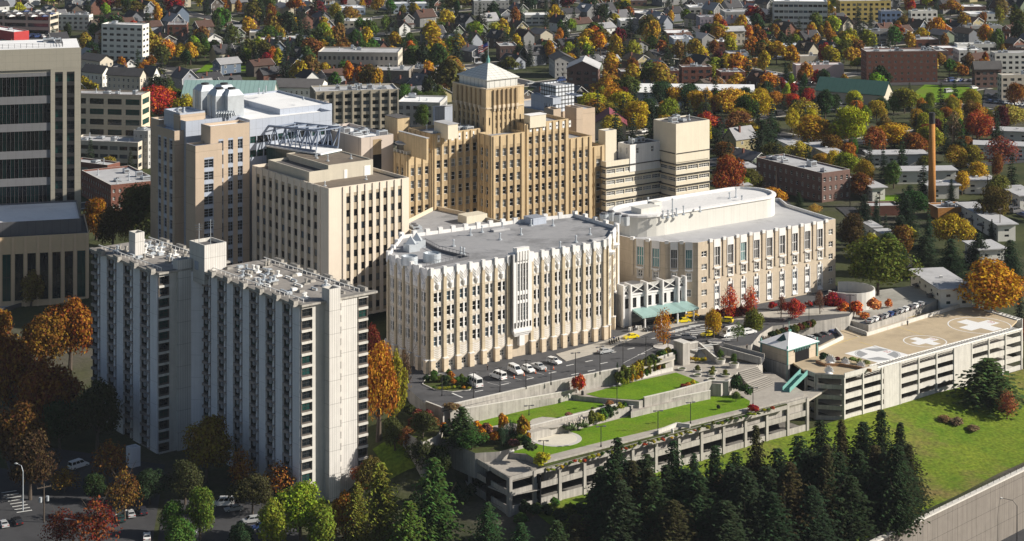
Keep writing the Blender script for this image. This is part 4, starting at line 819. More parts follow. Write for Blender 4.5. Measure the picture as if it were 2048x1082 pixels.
P = WY(1211, 262, 739); f = corner_box(P, 36, 1197, 1233); b.mass(f, 25, P.z, None, [cream, concl], roofl, par=.3)
P = WY(1260, 290, 741); f = corner_box(P, 36, 1236, 1320); b.mass(f, 28, P.z, dict(nb=2, nf=1, zt=P.z-1, zb=P.z-3.6, ww=.2, wh=.8, st='two'), [terra, concl], roofd, par=.3); b.units(f, P.z-.3, 3, 11, (1, 2), pipes=6)
b.done()
# --- the ribbed office block
b = Bld('ribbed_hospital_block', 'cream ribbed ten storey hospital block with brown roofs and square dark windows', 'hospital block', (*WY(657, 377, 651)[:2], 0))
P = WY(657.5, 377, 651); Z = P.z; f = corner_box(P, 36.5, 504, 818)
crp = mat('cream rib', (.68, .6, .5), .8, .04, .3, streak=.08); crs = mat('tan spandrel', (.36, .3, .22), .85, .06)
sp_ = dict(nf=9, zb=.8, zt=Z-2.2, ww=.64, wh=.5, sf=.5, ml=5.5, mr=2.2, st='plain', rec=.35, sp=2, jm=0)
b.mass(f, 0, Z, None, [crp, crp, crs], roofb, par=.9, specs={0: dict(sp_, nb=8, pier=(1.15, .3, 0, Z-.1, 1)), 3: dict(sp_, nb=10, ml=2.2, mr=5.5, pier=(1.6, .3, 0, Z-.1, 1))})
house = []
P = WY(618.5, 344, 663); z1 = P.z; f2 = corner_box(P, 36.5, 536, 660); b.mass(f2, Z-1, z1, None, [creamd, creamd], roofd, par=.8)
P = WY(656.6, 330.5, 668); f3 = corner_box(P, 36.5, 573, 746); b.mass(f3, Z-1, P.z, None, [creamd, creamd], roofb, par=.3, name='penthouse_wall'); b.units(f3, P.z-.3, 0, 13, pipes=4)
A = Vector(f3[0]); B = Vector(f3[1]); d = (B-A).normalized(); n = Vector((d.y, -d.x)); L = (B-A).length; mb = MB()
mb.obox(A, d, n, L*.8, L*.94, -.05, .1, Z-.9, Z+2.2); b.part('door', mb, white); mb = MB(); mb.obox(A, d, n, L*.35, L*.42, -.05, .1, Z-.9, Z+1.8); b.part('door', mb, white); b.units(f, Z-.9, 0, 31, marg=3, pipes=3)
A = Vector(f2[3]); B = Vector(f2[0]); b.done()
# --- pinkish block behind
b = Bld('pink_grey_block', 'plain pinkish grey block with equipment on its white roof behind the ribbed block', 'hospital block', (*WY(722, 276, 700)[:2], 0))
P = WY(722.6, 276, 700); f = corner_box(P, 36, 636, 787); pk = mat('pinkish grey wall', (.5, .43, .38), .85, .04, .3, lines=(0, 9, .3, .35)); b.mass(f, 0, P.z, None, [pk, concl], roofw, par=1); b.units(f, P.z-1, 7, 15, (1.5, 4), pipes=3)
A = Vector(f[0]); B = Vector(f[1]); d = (B-A).normalized(); n = Vector((d.y, -d.x)); L = (B-A).length; mb = MB(); mb.obox(A, d, n, L*.36, L*.62, -.1, .06, P.z-15, P.z-6); b.part('tall_window', mb, [blk]); mb = MB(); mb.obox(A, d, n, L*.36, L*.62, -.1, .05, P.z-6, P.z-1); mb.obox(A, d, n, L*.36, L*.62, -.1, .05, 0, P.z-15); b.part('wall_strip', mb, tand); b.done()
# --- peach and grey tower group on the left
b = Bld('peach_hospital_tower', 'peach and grey panelled hospital tower with cooling units on its white roof', 'hospital tower', (*WY(421, 253, 684)[:2], 0)); ms = [peach, greyp, greyp]
def pm_(px, py, Y, pl, pr, m=ms, specs=None, rf=roofw, wl=None, wr=None, z0=0, par=.8): P = WY(px, py, Y); f = corner_box(P, 36, pl, pr, wl, wr); b.mass(f, z0, P.z, None, m, rf, par=par, specs=specs); return f, P.z
pan = dict(nf=11, zb=1, ww=.52, wh=.7, st='pan', rec=.35, sp=1, zt=46)
pm_(421, 253, 684, 402, 499, specs={0: dict(pan, nb=3, ml=2.0, mr=1.6, zt=49), 3: None})
pm_(391, 292, 679, 372, 416, specs={0: dict(pan, nb=1, ml=1.6, mr=1.6, zt=44)}, wr=9.5)
pm_(371.5, 243, 692, 352, 420, m=[greyp, greyp], specs={0: dict(pan, nb=2, nf=11, zt=43, ww=.9, wh=.8, st='teal3'), 3: dict(pan, nb=1, nf=11, zt=44, ww=.6, wh=.7)}, wr=20)
pm_(499.5, 240, 697, 415, 664, m=[greyp, greyp], specs={0: dict(pan, nb=12, nf=2, zb=40, zt=49, ww=.9, wh=.5, st='off'), 3: None})
f4, z4 = pm_(360, 227, 695, 328, 410, m=[greyp, greyp]); A = Vector(f4[0]); B = Vector(f4[1]); d = (B-A).normalized(); n = Vector((d.y, -d.x)); mb = MB(); mb.obox(A, d, n, 0, (B-A).length, 0, .25, 0, z4-.5); mb.obox(Vector(f4[0]), -n, -d, 0, 4.0, 0, .25, 0, z4-.5); b.part('peach_cladding', mb, peach)
pm_(349, 262, 691, 312, 360, specs={3: dict(pan, nb=3, ml=.5, mr=.5, zt=48)}, wr=6); pm_(318, 240, 706, 301, 330, wr=10)
P = WY(560, 222, 712); fR = corner_box(P, 36, 455, 664); b.mass(fR, 40, P.z+.6, None, [greyp, greyp], roofw, par=.6)
P = WY(612, 208, 727); f = corner_box(P, 36, 604, 658); b.mass(f, 40, P.z, None, [peach, greyp], roofw, par=.5)
for i, (x, y) in enumerate(((402, 208), (440, 196), (431, 222), (455, 214))):
    c = WY(x+8, y+6, 712+(-6 if i > 1 else 4)); z = 53; mb = MB(); h = 7.2; a = 3.0; D, N = (UX, UY), (UY, -UX); mb.obox(c, D, N, -a, a, -a, a, z, z+h); P = [(-a, -a), (a, -a), (a, a), (-a, a)]; g2 = lambda s, o, zz: (c.x+UX*s+UY*o, c.y+UY*s-UX*o, zz)
    lo_ = [g2(s, o, z+h) for s, o in P]; hi_ = [g2(s*.6, o*.6, z+h+1.8) for s, o in P]; mb.add(lo_+hi_, ((0, 1, 5, 4), (1, 2, 6, 5), (2, 3, 7, 6), (3, 0, 4, 7), (4, 5, 6, 7)), 0); mb.cyl(c, 1.3, z+h+1.8, z+h+2.3, 12, 1); mb.tube([g2(-a-.4, 0, z+h+.6), g2(-a-.4, 0, z)], .22, 6); b.part('cooling_tower', mb, [zinc, darkm])
b.units(fR, P.z if 0 else 55.5, 0, 17, pipes=4); b.units(f4, z4-.8, 1, 18, (1, 2), pipes=2)
for i in range(7): c = WY(432+i*5, 226+i*.4, 700); mb = MB(); mb.tube([(c.x, c.y, 53.5), (c.x, c.y, 55), (c.x+.8, c.y+.5, 55.6), (c.x+1.4, c.y+.9, 54)], .3, 6); b.part('pipe', mb, zinc)
b.done()
# truss bridge between the two
t = Bld('truss_skybridge', 'blue grey steel truss bridge over a glazed link beside the peach tower', 'skybridge', (*WY(560, 300, 700)[:2], 30))
A = WY(528, 251, 702); B = WY(636, 262, 692); C = WY(530, 288, 702); D = WY(632, 302, 688); off = Vector((6.5, 6.5, 0)); 
for o in (Vector((0, 0, 0)), off):
    mb = MB(); mb.tube([A+o, B+o], .42, 6); mb.tube([C+o, D+o], .36, 6); n_ = 5
    for i in range(n_): a = A+(B-A)*(i/n_)+o; e = C+(D-C)*((i+.5)/n_)+o; a2 = A+(B-A)*((i+1)/n_)+o; mb.tube([a, e], .24, 5); mb.tube([e, a2], .24, 5); mb.tube([a2, C+(D-C)*((i+1)/n_)+o], .2, 5)
    t.part('truss', mb, steel)
mb = MB()
for i in range(6): mb.tube([A+(B-A)*(i/5), A+(B-A)*(i/5)+off], .22, 5)
t.part('cross_beam', mb, steel)
mb = MB(); d = (D-C).to_2d().normalized(); n = Vector((d.y, -d.x)); L = (D-C).to_2d().length; mb.obox(C, d, n, -4, L+3, -9, 1, C.z-.6, C.z-.1); t.part('link_roof', mb, roofw)
mb = MB(); mb.obox(C, d, n, -4, L+3, -8.6, .6, C.z-9, C.z-.6); lg = mat('ribbed glazed link', (.03, .07, .075), .2, .2, .3, lines=(0, 1.1, .12, .5), spec=.6); t.part('link_glazing', mb, lg)
# --- the seventeen storey apartment tower, near left
b = Bld('apartment_tower', 'tall pale concrete apartment tower with sawtooth window bays, nearest on the left', 'apartment building', (*W(600, 968, -15)[:2], -15))
t39 = math.radians(39); U = Vector((math.cos(t39), math.sin(t39))); V = Vector((-U.y, U.x)); ZB, ZR = -17.0, 33.6; FH = 2.96; NF = 16
win_d = mat('brown spandrel', (.1, .085, .075), .8, .1)
def slabwing(px, py, wid, plen, nb, facade_right=True):
    P = W(px, py, ZR).to_2d(); Lk = plen or 1; A = P; E = P+V*Lk; foot = [A, A+U*wid, E+U*wid, E]; ft = [tuple(p) for p in foot]; occ(ft)
    mb = MB(); mb.prism(inset(ft, .8), ZB, ZR-.6); b.part('wall', mb, [concw])
    # long front: per bay a pale fin panel, a narrow grey return and two dark window strips with ledges
    bw = Lk/nb; fins = MB(); par = MB(); pr2 = MB(); d = -V; n = -U; S = E      # from far left end towards the near corner
    for i in range(nb):
        s = i*bw
        b.facade(fins, S+d*(s)+n*-.2, S+d*(s+bw*.36)+n*-.2, ZB, ZR-.6, nb=1, nf=NF, zb=ZR-.9-NF*FH, zt=ZR-.9, ww=.86, wh=.66, st='dark2', rec=.25, sp=1, jm=1)
        fins.obox(S, d, n, s+bw*.36, s+bw*.45, -.7, .05, ZB, ZR-.6, 0)
        b.facade(fins, S+d*(s+bw*.45)+n*-.35, S+d*(s+bw*.60)+n*-.35, ZB, ZR-.6, nb=1, nf=NF, zb=ZR-.9-NF*FH, zt=ZR-.9, ww=.8, wh=.66, st='dark2', rec=.2, sp=1, jm=1)
        fins.obox(S, d, n, s+bw*.60, s+bw*1.0, -.7, .35, ZB, ZR-.6, 0)
        for j in range(NF+1):
            z = ZR-.9-j*FH; fins.obox(S, d, n, s, s+bw*.34, -.25, .35, z-.6, z+.12, 2); fins.obox(S, d, n, s+bw*.42, s+bw*.60, -.4, .45, z-.3, z+.1, 2); fins.obox(S, d, n, s+bw*.30, s+bw*.40, -.2, .75, z-1.3, z-.4, 3)
        # sawtooth roof edge
        q = [S+d*(s-.1)+n*.9, S+d*(s+bw*.5)+n*1.3, S+d*(s+bw)+n*2.1, S+d*(s+bw)+n*-.3, S+d*(s-.1)+n*-.3]; par.prism([tuple(p) for p in q], ZR-.62, ZR-.1)
        q2 = [S+d*(s+bw*.55)+n*1.2, S+d*(s+bw*.98)+n*1.9, S+d*(s+bw*.98)+n*.6, S+d*(s+bw*.55)+n*.6]; par.prism([tuple(p) for p in q2], ZR-.1, ZR+.75)
        e = E+U*wid-V*0; dd = -V; q3 = [e+dd*(s)+U*-.2, e+dd*(s+bw*.5)+U*.9, e+dd*(s+bw)+U*1.4, e+dd*(s+bw)+U*-.3]; pr2.prism(ccw([tuple(p) for p in q3]), ZR-.62, ZR-.05); q4 = [e+dd*(s+bw*.5)+U*-.2, e+dd*(s+bw*.95)+U*-.2, e+dd*(s+bw*.95)+U*.7, e+dd*(s+bw*.5)+U*.7]; pr2.prism(ccw([tuple(p) for p in q4]), ZR-.1, ZR+.8)
    b.part('bay_front', fins, [concw, win_d, mat('brown grey ledge', (.32, .27, .25), .85, .1), mat('grey balcony panel', (.3, .3, .32), .85, .1)]); b.part('roof_edge', par, [conc, concl]); b.part('roof_edge', pr2, [conc, concl])
    mb = MB(); i2 = inset(ft, -.0); mb.prism(ft, ZR-.6, ZR-.25); b.part('roof', mb, mat('old grey roof', (.27, .25, .23), .95, .14, .4, stain=.3))
    # gable end facing right
    A2 = P; mb = MB(); L = wid
    b.facade(mb, A2-V*.3+U*0, A2-V*.3+U*3.2, ZB, ZR-.6, nb=1, nf=NF, zb=ZR-.9-NF*FH, zt=ZR-.9, ww=.8, wh=.66, st='dark2', sp=1, jm=1)
    mb.obox(A2, U, -V, 3.2, 7.5, -.2, .55, ZB, ZR-.6)
    b.facade(mb, A2-V*.3+U*7.5, A2-V*.3+U*(wid-3.0), ZB, ZR-.6, nb=1, nf=NF, zb=ZR-.9-NF*FH, zt=ZR-.9, ww=.16, wh=.6, st='plain', sp=0)
    b.facade(mb, A2-V*.5+U*(wid-3.0), A2-V*.5+U*wid, ZB, ZR-.6, nb=1, nf=NF, zb=ZR-.9-NF*FH, zt=ZR-.9, ww=.84, wh=.66, st='dark2', sp=1, jm=1)
    if facade_right:
        mb.obox(A2, U, -V, wid-8.5, wid-3.6, -.2, 1.0, ZB, ZR-.6, 2)
        for j in range(NF+1): z = ZR-.9-j*FH; mb.obox(A2, U, -V, wid-10.3, wid-8.6, .2, 1.3, z-.6, z+.5)
    for j in range(NF+1): z = ZR-.9-j*FH; mb.obox(A2, U, -V, 0, 3.2, .3, .6, z-.5, z+.1); mb.obox(A2, U, -V, wid-3, wid, .3, .8, z-.5, z+.1)
    mb.obox(A2, U, -V, -.5, wid+2.6, -.3, 1.4, ZR-.62, ZR-.1, 3)
    b.part('end_wall', mb, [concl, win_d, concr, conc])
    # roof: railings on posts, vent clusters
    rr = random.Random(int(px)); z = ZR-.25
    for o, nm in ((1.6, 'railing'), (wid-1.6, 'railing')):
        mb = MB(); mb.obox(P+U*o, V, U, 1, Lk-1, -.09, .09, z+.75, z+.93)
        for i in range(int(Lk/2.2)): mb.obox(P+U*o, V, U, 1+i*2.2, 1.12+i*2.2, -.05, .05, z, z+.8)
        b.part(nm, mb, white)
    for i in range(int(Lk/.9)):
        q = P+V*(2+rr.random()*(Lk-4))+U*(3+rr.random()*(wid-6)); mb = MB(); k_ = rr.random(); zz = z
        if k_ < .45: mb.obox(q, U, V, -.9, .9, -.7, .7, zz, zz+.35); mb.cyl(q, .3, zz+.3, zz+1.3, 8); mb.cyl(q, .46, zz+1.2, zz+1.5, 8); nm = 'roof_fan'
        elif k_ < .75: a = rr.uniform(2, 5); mb.obox(q, V, U, -a/2, a/2, -.22, .22, zz+.3, zz+.6); mb.obox(q, V, U, -a/2, -a/2+.3, -.3, .3, zz, zz+.4); mb.obox(q, V, U, a/2-.3, a/2, -.3, .3, zz, zz+.4); nm = 'duct'
        else: mb.obox(q, U, V, -.8, .8, -.6, .6, zz, zz+.5); mb.obox(q, U, V, -.7, .7, -.5, .5, zz+.5, zz+.65); nm = 'hatch'
        b.part(nm, mb, [white if rr.random() < .35 else (zinc if rr.random() < .5 else conc)])
    return P, E
V2 = Vector((-math.sin(t39), math.cos(t39)))
P1 = W(601, 607, ZR).to_2d(); len1 = reach(P1, V2, 406); P0 = W(316, 543, ZR).to_2d(); len0 = reach(P0, V2, 184)
slabwing(601, 607, reach(P1, U, 733), len1, 6); slabwing(316, 543, 19, len0, 4, False)
def shaft(px, py, pl, pr, z, z0, m, nm='stair_shaft', top=roofd):
    P = W(px, py, z); f = corner_box(P, 39, pl, pr); mb = MB(); mb.prism(f, z0, z, cap=False); o = b.part(nm, mb, m); i2 = inset(f, .3); mb = MB(); mb.add([(*p, z-.9) for p in i2], [(0, 1, 2, 3)]); b.part('shaft_roof', mb, top)
    mb = MB()
    for i in range(4): j = (i+1) % 4; mb.quad((*f[i], z), (*f[j], z), (*i2[j], z), (*i2[i], z)); mb.quad((*i2[j], z), (*i2[i], z), (*i2[i], z-.9), (*i2[j], z-.9))
    b.part('shaft_rim', mb, concl); return f
shaft(659, 579, 643.5, 681, 36.6, ZB, concr); shaft(356, 521, 345.6, 383.5, 36.0, ZB, concr)
f = shaft(409, 491, 379, 453, 40.5, 30, concr, 'lift_house'); d = Vector(f[0])-Vector(f[3]); L = d.length; d /= L; mb = MB(); mb.obox(f[3], d, Vector((d.y, -d.x)), L*.35, L*.6, -.05, .08, 33.3, 35.6); b.part('door', mb, greyp)
shaft(270.5, 466.5, 258, 289, 39.5, 20, concr, 'lift_house')
mb = MB(); mb.prism(ccw([tuple(p) for p in (P0+U*8, P1+V2*(len1-.5)+U*2.5, P1+V2*(len1-.5)+U*15, P0+U*17)]), ZB, ZR-1.2); b.part('link_wall', mb, [concw])
for x, y, h in ((421, 487, 6.5), (398, 480, 4.5)):
    c = W(x, y, 40.5); mb = MB(); mb.cyl(c, .09, 39.5, 40.5+h, 6)
    for i in range(3): mb.tube([(c.x-1.2+.2*i, c.y, 40+h-i*.6), (c.x+1.2-.2*i, c.y, 40+h-i*.6)], .06, 4)
    b.part('antenna', mb, zinc)
b.done()
k = Bld('low_service_block', 'small grey concrete box with open top at the foot of the left apartment wing', 'shed', (*W(275, 930, -15)[:2], -15)); f = corner_box(W(262, 897, -10), 39, 252, 281); k.mass(f, -17, -10, None, [concw, concw], roofd); 
# --- left office tower and its podium
t = Bld('office_tower', 'beige stone and dark glass office tower at the left edge', 'office building', (*WY(162, 420, 720)[:2], -4)); P = WY(162, 95, 730); th = math.radians(14)
U14 = Vector((math.cos(th), math.sin(th))); B = P.to_2d(); A = B-U14*42; N14 = Vector((-U14.y, U14.x)); ft = [tuple(A), tuple(B), tuple(B+N14*25), tuple(A+N14*25)]; Z = P.z
occ(ft); mb = MB(); zt_ = Z-7; Cs = B-U14*10
t.facade(mb, A, Cs, -4, zt_, nb=24, nf=7, zb=0, zt=zt_-1, ww=.96, wh=.72, st='off', rec=.35, sp=1, jm=1); t.facade(mb, A, Cs, zt_, Z)
t.facade(mb, Cs+Vector((0, -.4)), B+Vector((0, -.4)), -4, zt_, nb=2, nf=16, zb=0, zt=zt_-1, ww=.66, wh=.7, ml=.8, mr=1.4, st='off', rec=.5, sp=2, jm=0); mb.obox(A, U14, -N14, 0, 42, -.5, .42, zt_, Z-.0, 0)
t.facade(mb, B, B+N14*25, -4, Z); t.facade(mb, A+N14*25, A, -4, Z); t.part('wall', mb, [stone, mat('grey spandrel panel', (.22, .22, .23), .7, .06, .3, lines=(0, 2.65, .08, .4)), darkm])
mb = MB(); mb.prism(inset(ft, .4), Z-1.0, Z+.01); t.part('roof', mb, roofw); mb = MB(); railing(t, [v3(A+N14*3+U14*8, Z), v3(B+N14*3-U14*6, Z), v3(B+N14*18-U14*6, Z)], greyd, 1.6); t.units(ft, Z, 6, 21, (2, 5)); t.done()
t = Bld('office_podium', 'low podium with white roof, dark metal band and tan piers below the office tower', 'office building', (*WY(176, 540, 700)[:2], -4)); P = WY(162, 437, 696); B = P.to_2d(); A = B-U14*38; Z = P.z; ft = [tuple(A), tuple(B), tuple(B+N14*30), tuple(A+N14*30)]
t.mass(ft, 10, Z, None, [greyd, greyd], roofw, par=.5); B2 = WY(178, 470, 693).to_2d(); A2 = B2-U14*40; z2 = WY(178, 466, 693).z; ft2 = [tuple(A2), tuple(B2), tuple(B2+N14*30), tuple(A2+N14*30)]
t.mass(ft2, -6, z2, dict(nb=10, nf=1, zb=-3, zt=z2-5.5, ww=.66, wh=1.0, ml=.5, mr=.5, st='off', rec=.5, pier=(.7, .3, -5, z2-.3, 1)), [mat('warm tan stone', (.6, .46, .3), .85, .06), mat('warm tan pier', (.66, .5, .34), .85, .06)], roofd, par=.4, specs={1: None}); t.done()
b = Bld('low_flat_building', 'low flat roofed building with white roof and dark parapet at the lower left edge', 'building', (*W(40, 600, -10)[:2], -12)); f = [tuple(W(x, y, -4)[:2]) for x, y in ((-60, 640), (30, 612), (98, 590), (70, 566), (40, 556), (-60, 572))]; b.mass(ccw(f), -14, -3.6, None, [roofd, roofd], roofl, par=.8); b.units(ccw(f), -4.4, 3, 22, (1.5, 3)); b.done()
# ================================================================ middle distance and far buildings
def simple(name, label, cat, px, py, h, pl, pr, th, wall_, roof, spec=None, zb=-1.2, base=None, units=2, group=None, par=.6, wl=None, wr=None, eave=None, gable=None, seed=1, trimm=None):
    if group is None or 'row' not in group:
        u_ = (math.cos(math.radians(th)), math.sin(math.radians(th))); P_ = W(px, py, zb+h)
        if th > 55 and wr is None: wr = reach(P_, u_, pr); wr = min(wr, 20) if wr > 0 else 18
        if th < 16 and wl is None: wl = reach(P_, (-u_[1], u_[0]), pl); wl = min(wl, 17) if wl > 0 else 15
    P = W(px, py, zb+h); f = corner_box(P, th, pl, pr, wl, wr); bb = Bld(name, label, cat, (P.x, P.y, zb), group); sp = dict(spec) if spec else None
    if sp and 'zt' not in sp: sp['zt'] = zb+h-1.0; sp['zb'] = zb+.6
    if eave or gable:
        occ(f); mb = MB()
        for i in range(4):
            a, c = Vector(f[i]), Vector(f[(i+1) % 4]); bb.facade(mb, a, c, zb-2, zb+h, **(sp if sp and i in (0, 3) else {}))
        r = MB(); o = inset(f, -(eave or .6))
        if gable:
            A, B, C, D = [Vector(p) for p in o]; e = zb+h-.15
            if (B-A).length > (D-A).length: m1, m2 = (A+D)/2, (B+C)/2; r.add([(*A, e), (*B, e), (*m2, e+gable), (*m1, e+gable), (*C, e), (*D, e)], ((0, 1, 2, 3), (4, 5, 3, 2))); g1, g2, g3, g4 = f[0], f[3], f[1], f[2]
            else: m1, m2 = (A+B)/2, (D+C)/2; r.add([(*B, e), (*C, e), (*m2, e+gable), (*m1, e+gable), (*D, e), (*A, e)], ((0, 1, 2, 3), (4, 5, 3, 2))); g1, g2, g3, g4 = f[0], f[1], f[3], f[2]
            G_ = gable*.93
            for x, y in ((g1, g2), (g3, g4)): m = (Vector(x)+Vector(y))/2; mb.tri((*x, zb+h), (*y, zb+h), (*m, zb+h+G_))
            v = [Vector(q) for q in r.v]; r2 = MB(); r2.v = r.v+[(q[0], q[1], q[2]-.3) for q in r.v]; r2.f = r.f+[tuple(i+6 for i in ff[::-1]) for ff in r.f]; r2.m = [0]*4; r = r2
        else: r.prism(o, zb+h, zb+h+.35)
        bb.part('wall', mb, [wall_, trimm or wall_, wall_]); bb.part('roof', r, roof)
    else: bb.mass(f, zb-2, zb+h, sp, [wall_, trimm or concl, wall_], roof, par=par)
    if units: bb.units(f, zb+h-(0 if eave else par), units, int(px+py)+seed, (1.2, 3.2), pipes=units)
    bb.done(); return bb, f
mid = mat('mid grey wall', (.42, .41, .39), .85, .08, .4); bw_ = mat('beige render wall', (.5, .45, .37), .85, .08, .4); gw = mat('grey brown frame wall', (.22, .19, .16), .85, .1, .4); yel = mat('yellow render wall', (.5, .38, .12), .85, .06); bl = mat('blue render wall', (.14, .2, .32), .85, .06); blw = mat('pale blue wall', (.5, .56, .65), .85, .06, .3); offw = mat('off white wall', (.66, .65, .6), .85, .06, .4)
w1 = dict(bw=3.6, fh=3.2, ww=.55, wh=.5, st='plain'); w2 = dict(bw=2.6, fh=3.1, ww=.4, wh=.5, st='wsash'); w3 = dict(bw=4.5, fh=3.4, ww=.8, wh=.45, st='plain')
simple('brick_office', 'tan and green glass office with red brick base beside the left office tower', 'office building', 283, 190, 28, 140, 300, 80, tanw, roofl, dict(bw=8, nf=6, ww=.78, wh=.55, st='off'), units=3, trimm=brickr)
simple('flat_roofed_block', 'long low beige block with flat grey roof behind the left trees', 'building', 276, 285, 12, 140, 300, 78, bw_, roofl, w3, units=4)
simple('apartment_block', 'pale grey bay windowed apartment block beside the peach tower', 'apartment building', 296, 262, 16, 267, 320, 70, mid, roofl, w2, units=1)
simple('brick_building', 'dark red brick building with flat grey roof in front of the peach tower', 'building', 222, 370, 13, 163, 320, 30, brickr, roofl, w2, units=4, zb=-4)
simple('low_roof_building', 'low brick building with narrow pale roof between office tower and brick block', 'building', 215, 330, 12, 140, 240, 60, brickr, roofl, w3, units=1, zb=-4)
simple('balcony_apartment_block', 'brown grey concrete apartment block with a grid of deep square windows', 'apartment building', 631, 183, 26, 581, 797, 12, mat('grey beige frame', (.4, .36, .29), .85, .08), roofl, dict(bw=4.2, fh=3.2, ww=.68, wh=.6, st='plain', rec=.9, pier=(.5, .5, 0, 24.5, 0)), units=6)
simple('far_office', 'long beige office with rows of narrow windows on the far slope', 'office building', 796, 105, 15, 636, 808, 86, bw_, roofl, dict(bw=2.6, fh=4.2, ww=.5, wh=.42, st='plain'), units=2)
simple('rooftop_annex', 'low brown annex in front of the far beige office', 'building', 818, 141, 8, 745, 830, 84, gw, roofl, None, units=1)
simple('white_midrise', 'white seven storey building with small windows beyond the left trees', 'apartment building', 285, 50, 24, 203, 298, 76, offw, roofw, dict(bw=4.4, fh=3.1, ww=.6, wh=.42, st='plain'), units=2)
b, f = simple('parking_structure', 'dark multi level parking structure full of cars at the top left corner', 'parking garage', 100, 28, 14, -40, 117, 78, bw_, roofd, dict(bw=16, fh=3.6, ww=.94, wh=.55, st='plain', rec=1.5), units=0)
simple('grey_white_building', 'grey building with white parapet at the top left', 'building', 178, 30, 10, 113, 186, 80, offw, roofl, w1, units=3)
simple('red_corner_building', 'white roofed building with a red corner at the left edge', 'building', 28, 64, 9, -30, 58, 45, redp, roofw, None, units=1)
simple('green_roof_hall', 'long hall with sloping pale teal metal roof and brown ridge behind the peach tower', 'hall', 544, 196, 11, 364, 560, 88, mid, tealr, dict(bw=3, nf=1, ww=.5, wh=.4, st='plain'), gable=7, units=0)
simple('white_apartments', 'white apartment block with dark gabled roof beside the teal roofed hall', 'apartment building', 640, 175, 12, 546, 655, 84, offw, roofd, w2, gable=3, units=0)
simple('townhouse_block', 'tan and red gabled townhouse block right of the left office tower', 'apartment building', 280, 152, 14, 214, 292, 70, bw_, roofd, w2, gable=3.5, units=0)
simple('white_apartments', 'white gabled apartments just right of the left office tower', 'apartment building', 205, 146, 12, 164, 222, 60, offw, roofd, w2, gable=3.5, units=0)
simple('dark_roof_apartments', 'long apartment block with dark hipped roof above the left townhouses', 'apartment building', 200, 122, 11, 160, 226, 50, bw_, roofd, w2, gable=3, units=0)
simple('orange_gabled_building', 'cream gabled building with steep dark roof among orange trees', 'house', 306, 152, 12, 285, 320, 60, offw, roofd, w2, gable=5, units=0)
simple('white_roof_flats', 'grey flats with bright white roof left of the tan tower', 'apartment building', 880, 205, 12, 795, 905, 82, mid, roofw, w1, units=2)
simple('flat_roof_complex', 'cluster of flat white and grey roofs left of the tower pyramid', 'building', 880, 140, 7, 812, 905, 70, mid, roofl, w1, units=5)
simple('white_warehouse', 'long white roofed warehouse right of the tan tower', 'warehouse', 1508, 186, 7, 1262, 1540, 86, blw, roofw, None, gable=3, units=0)
simple('flat_white_roof_building', 'low building with stepped white flat roof above the cream blank tower', 'building', 1350, 216, 6, 1215, 1372, 72, blw, roofw, None, units=5)
simple('burgundy_roof_hall', 'low hall with burgundy metal roof behind the stepped tan wing', 'hall', 1252, 249, 7, 1186, 1262, 88, bw_, mat('burgundy metal roof', (.2, .05, .065), .6, .1, .4, lines=(0, 1.0, .1, .3)), None, gable=5, units=0)
simple('brick_gable_hall', 'purple brick hall with grey hipped roof behind the tower pyramid', 'hall', 1196, 137, 11, 1134, 1210, 84, brickp, roofl, w1, gable=4, units=0)
simple('green_roofed_school', 'low school with large dark green roofs beside the sports field', 'school', 1768, 190, 6, 1632, 1785, 62, bw_, mat('dark green metal roof', (.07, .16, .13), .6, .1, .4, lines=(0, 1.5, .1, .25)), None, gable=6, units=0)
simple('long_brick_apartments', 'long dark red brick apartment block with rows of small windows on the right', 'apartment building', 1733, 103, 17, 1722, 1875, 4, brickr, roofl, dict(bw=3.4, fh=3.2, ww=.34, wh=.4, st='wsash'), units=6)
simple('brick_warehouse', 'square red brick block with pale roof behind the white warehouse', 'building', 1364, 134, 11, 1358, 1424, 6, brickr, roofl, w1, units=3)
simple('brick_warehouse', 'smaller red brick block with bare roof right of the square brick block', 'building', 1442, 144, 9, 1432, 1491, 8, brickr, roofl, w1, units=2)
simple('brick_apartments', 'long purple brick apartment row above the white warehouse, left part', 'apartment building', 1242, 143, 11, 1236, 1322, 5, brickp, roofl, w2, units=3)
simple('brick_apartments', 'short red brick block with white parapet beside the purple brick row', 'apartment building', 1326, 141, 11, 1322, 1358, 5, brickr, roofw, w2, units=1)
simple('pink_building', 'pinkish low building with white roof left of the sports field parking', 'building', 1592, 130, 9, 1585, 1688, 6, mat('pink render wall', (.5, .38, .36), .85, .08), roofw, None, units=3)
simple('white_block', 'white four storey block at the right edge below the sports field', 'apartment building', 2003, 150, 13, 1995, 2090, 8, bw_, roofw, w1, units=2)
simple('white_block', 'bright white block near the top right with even rows of windows', 'apartment building', 1990, 106, 13, 1980, 2090, 5, offw, roofl, w1, units=3)
simple('brown_hall', 'brown brick hall with grey gabled roof near the right edge', 'hall', 1950, 138, 10, 1944, 2003, 8, brickp, roofd, w1, gable=4, units=0)
simple('white_midrise', 'large white office with ribbon windows at the top edge right of centre', 'office building', 1655, 3, 20, 1548, 1675, 86, offw, roofw, dict(bw=3, fh=3.4, ww=.85, wh=.4, st='plain'), units=2)
simple('yellow_apartments', 'yellow and grey apartment block at the top edge', 'apartment building', 1680, 2, 14, 1672, 1782, 6, yel, roofl, w1, units=2)
simple('blue_yellow_apartments', 'blue and yellow apartment block near the top right', 'apartment building', 1762, 22, 12, 1756, 1802, 6, bl, roofl, w1, units=1, trimm=yel)
simple('white_tan_apartments', 'new white and tan apartment block near the top right', 'apartment building', 1822, 22, 14, 1816, 1875, 8, offw, roofw, w1, units=2)
simple('long_flat_building', 'long flat roofed grey building near the top right corner', 'building', 1930, 52, 8, 1924, 2004, 6, mid, roofl, w3, units=5)
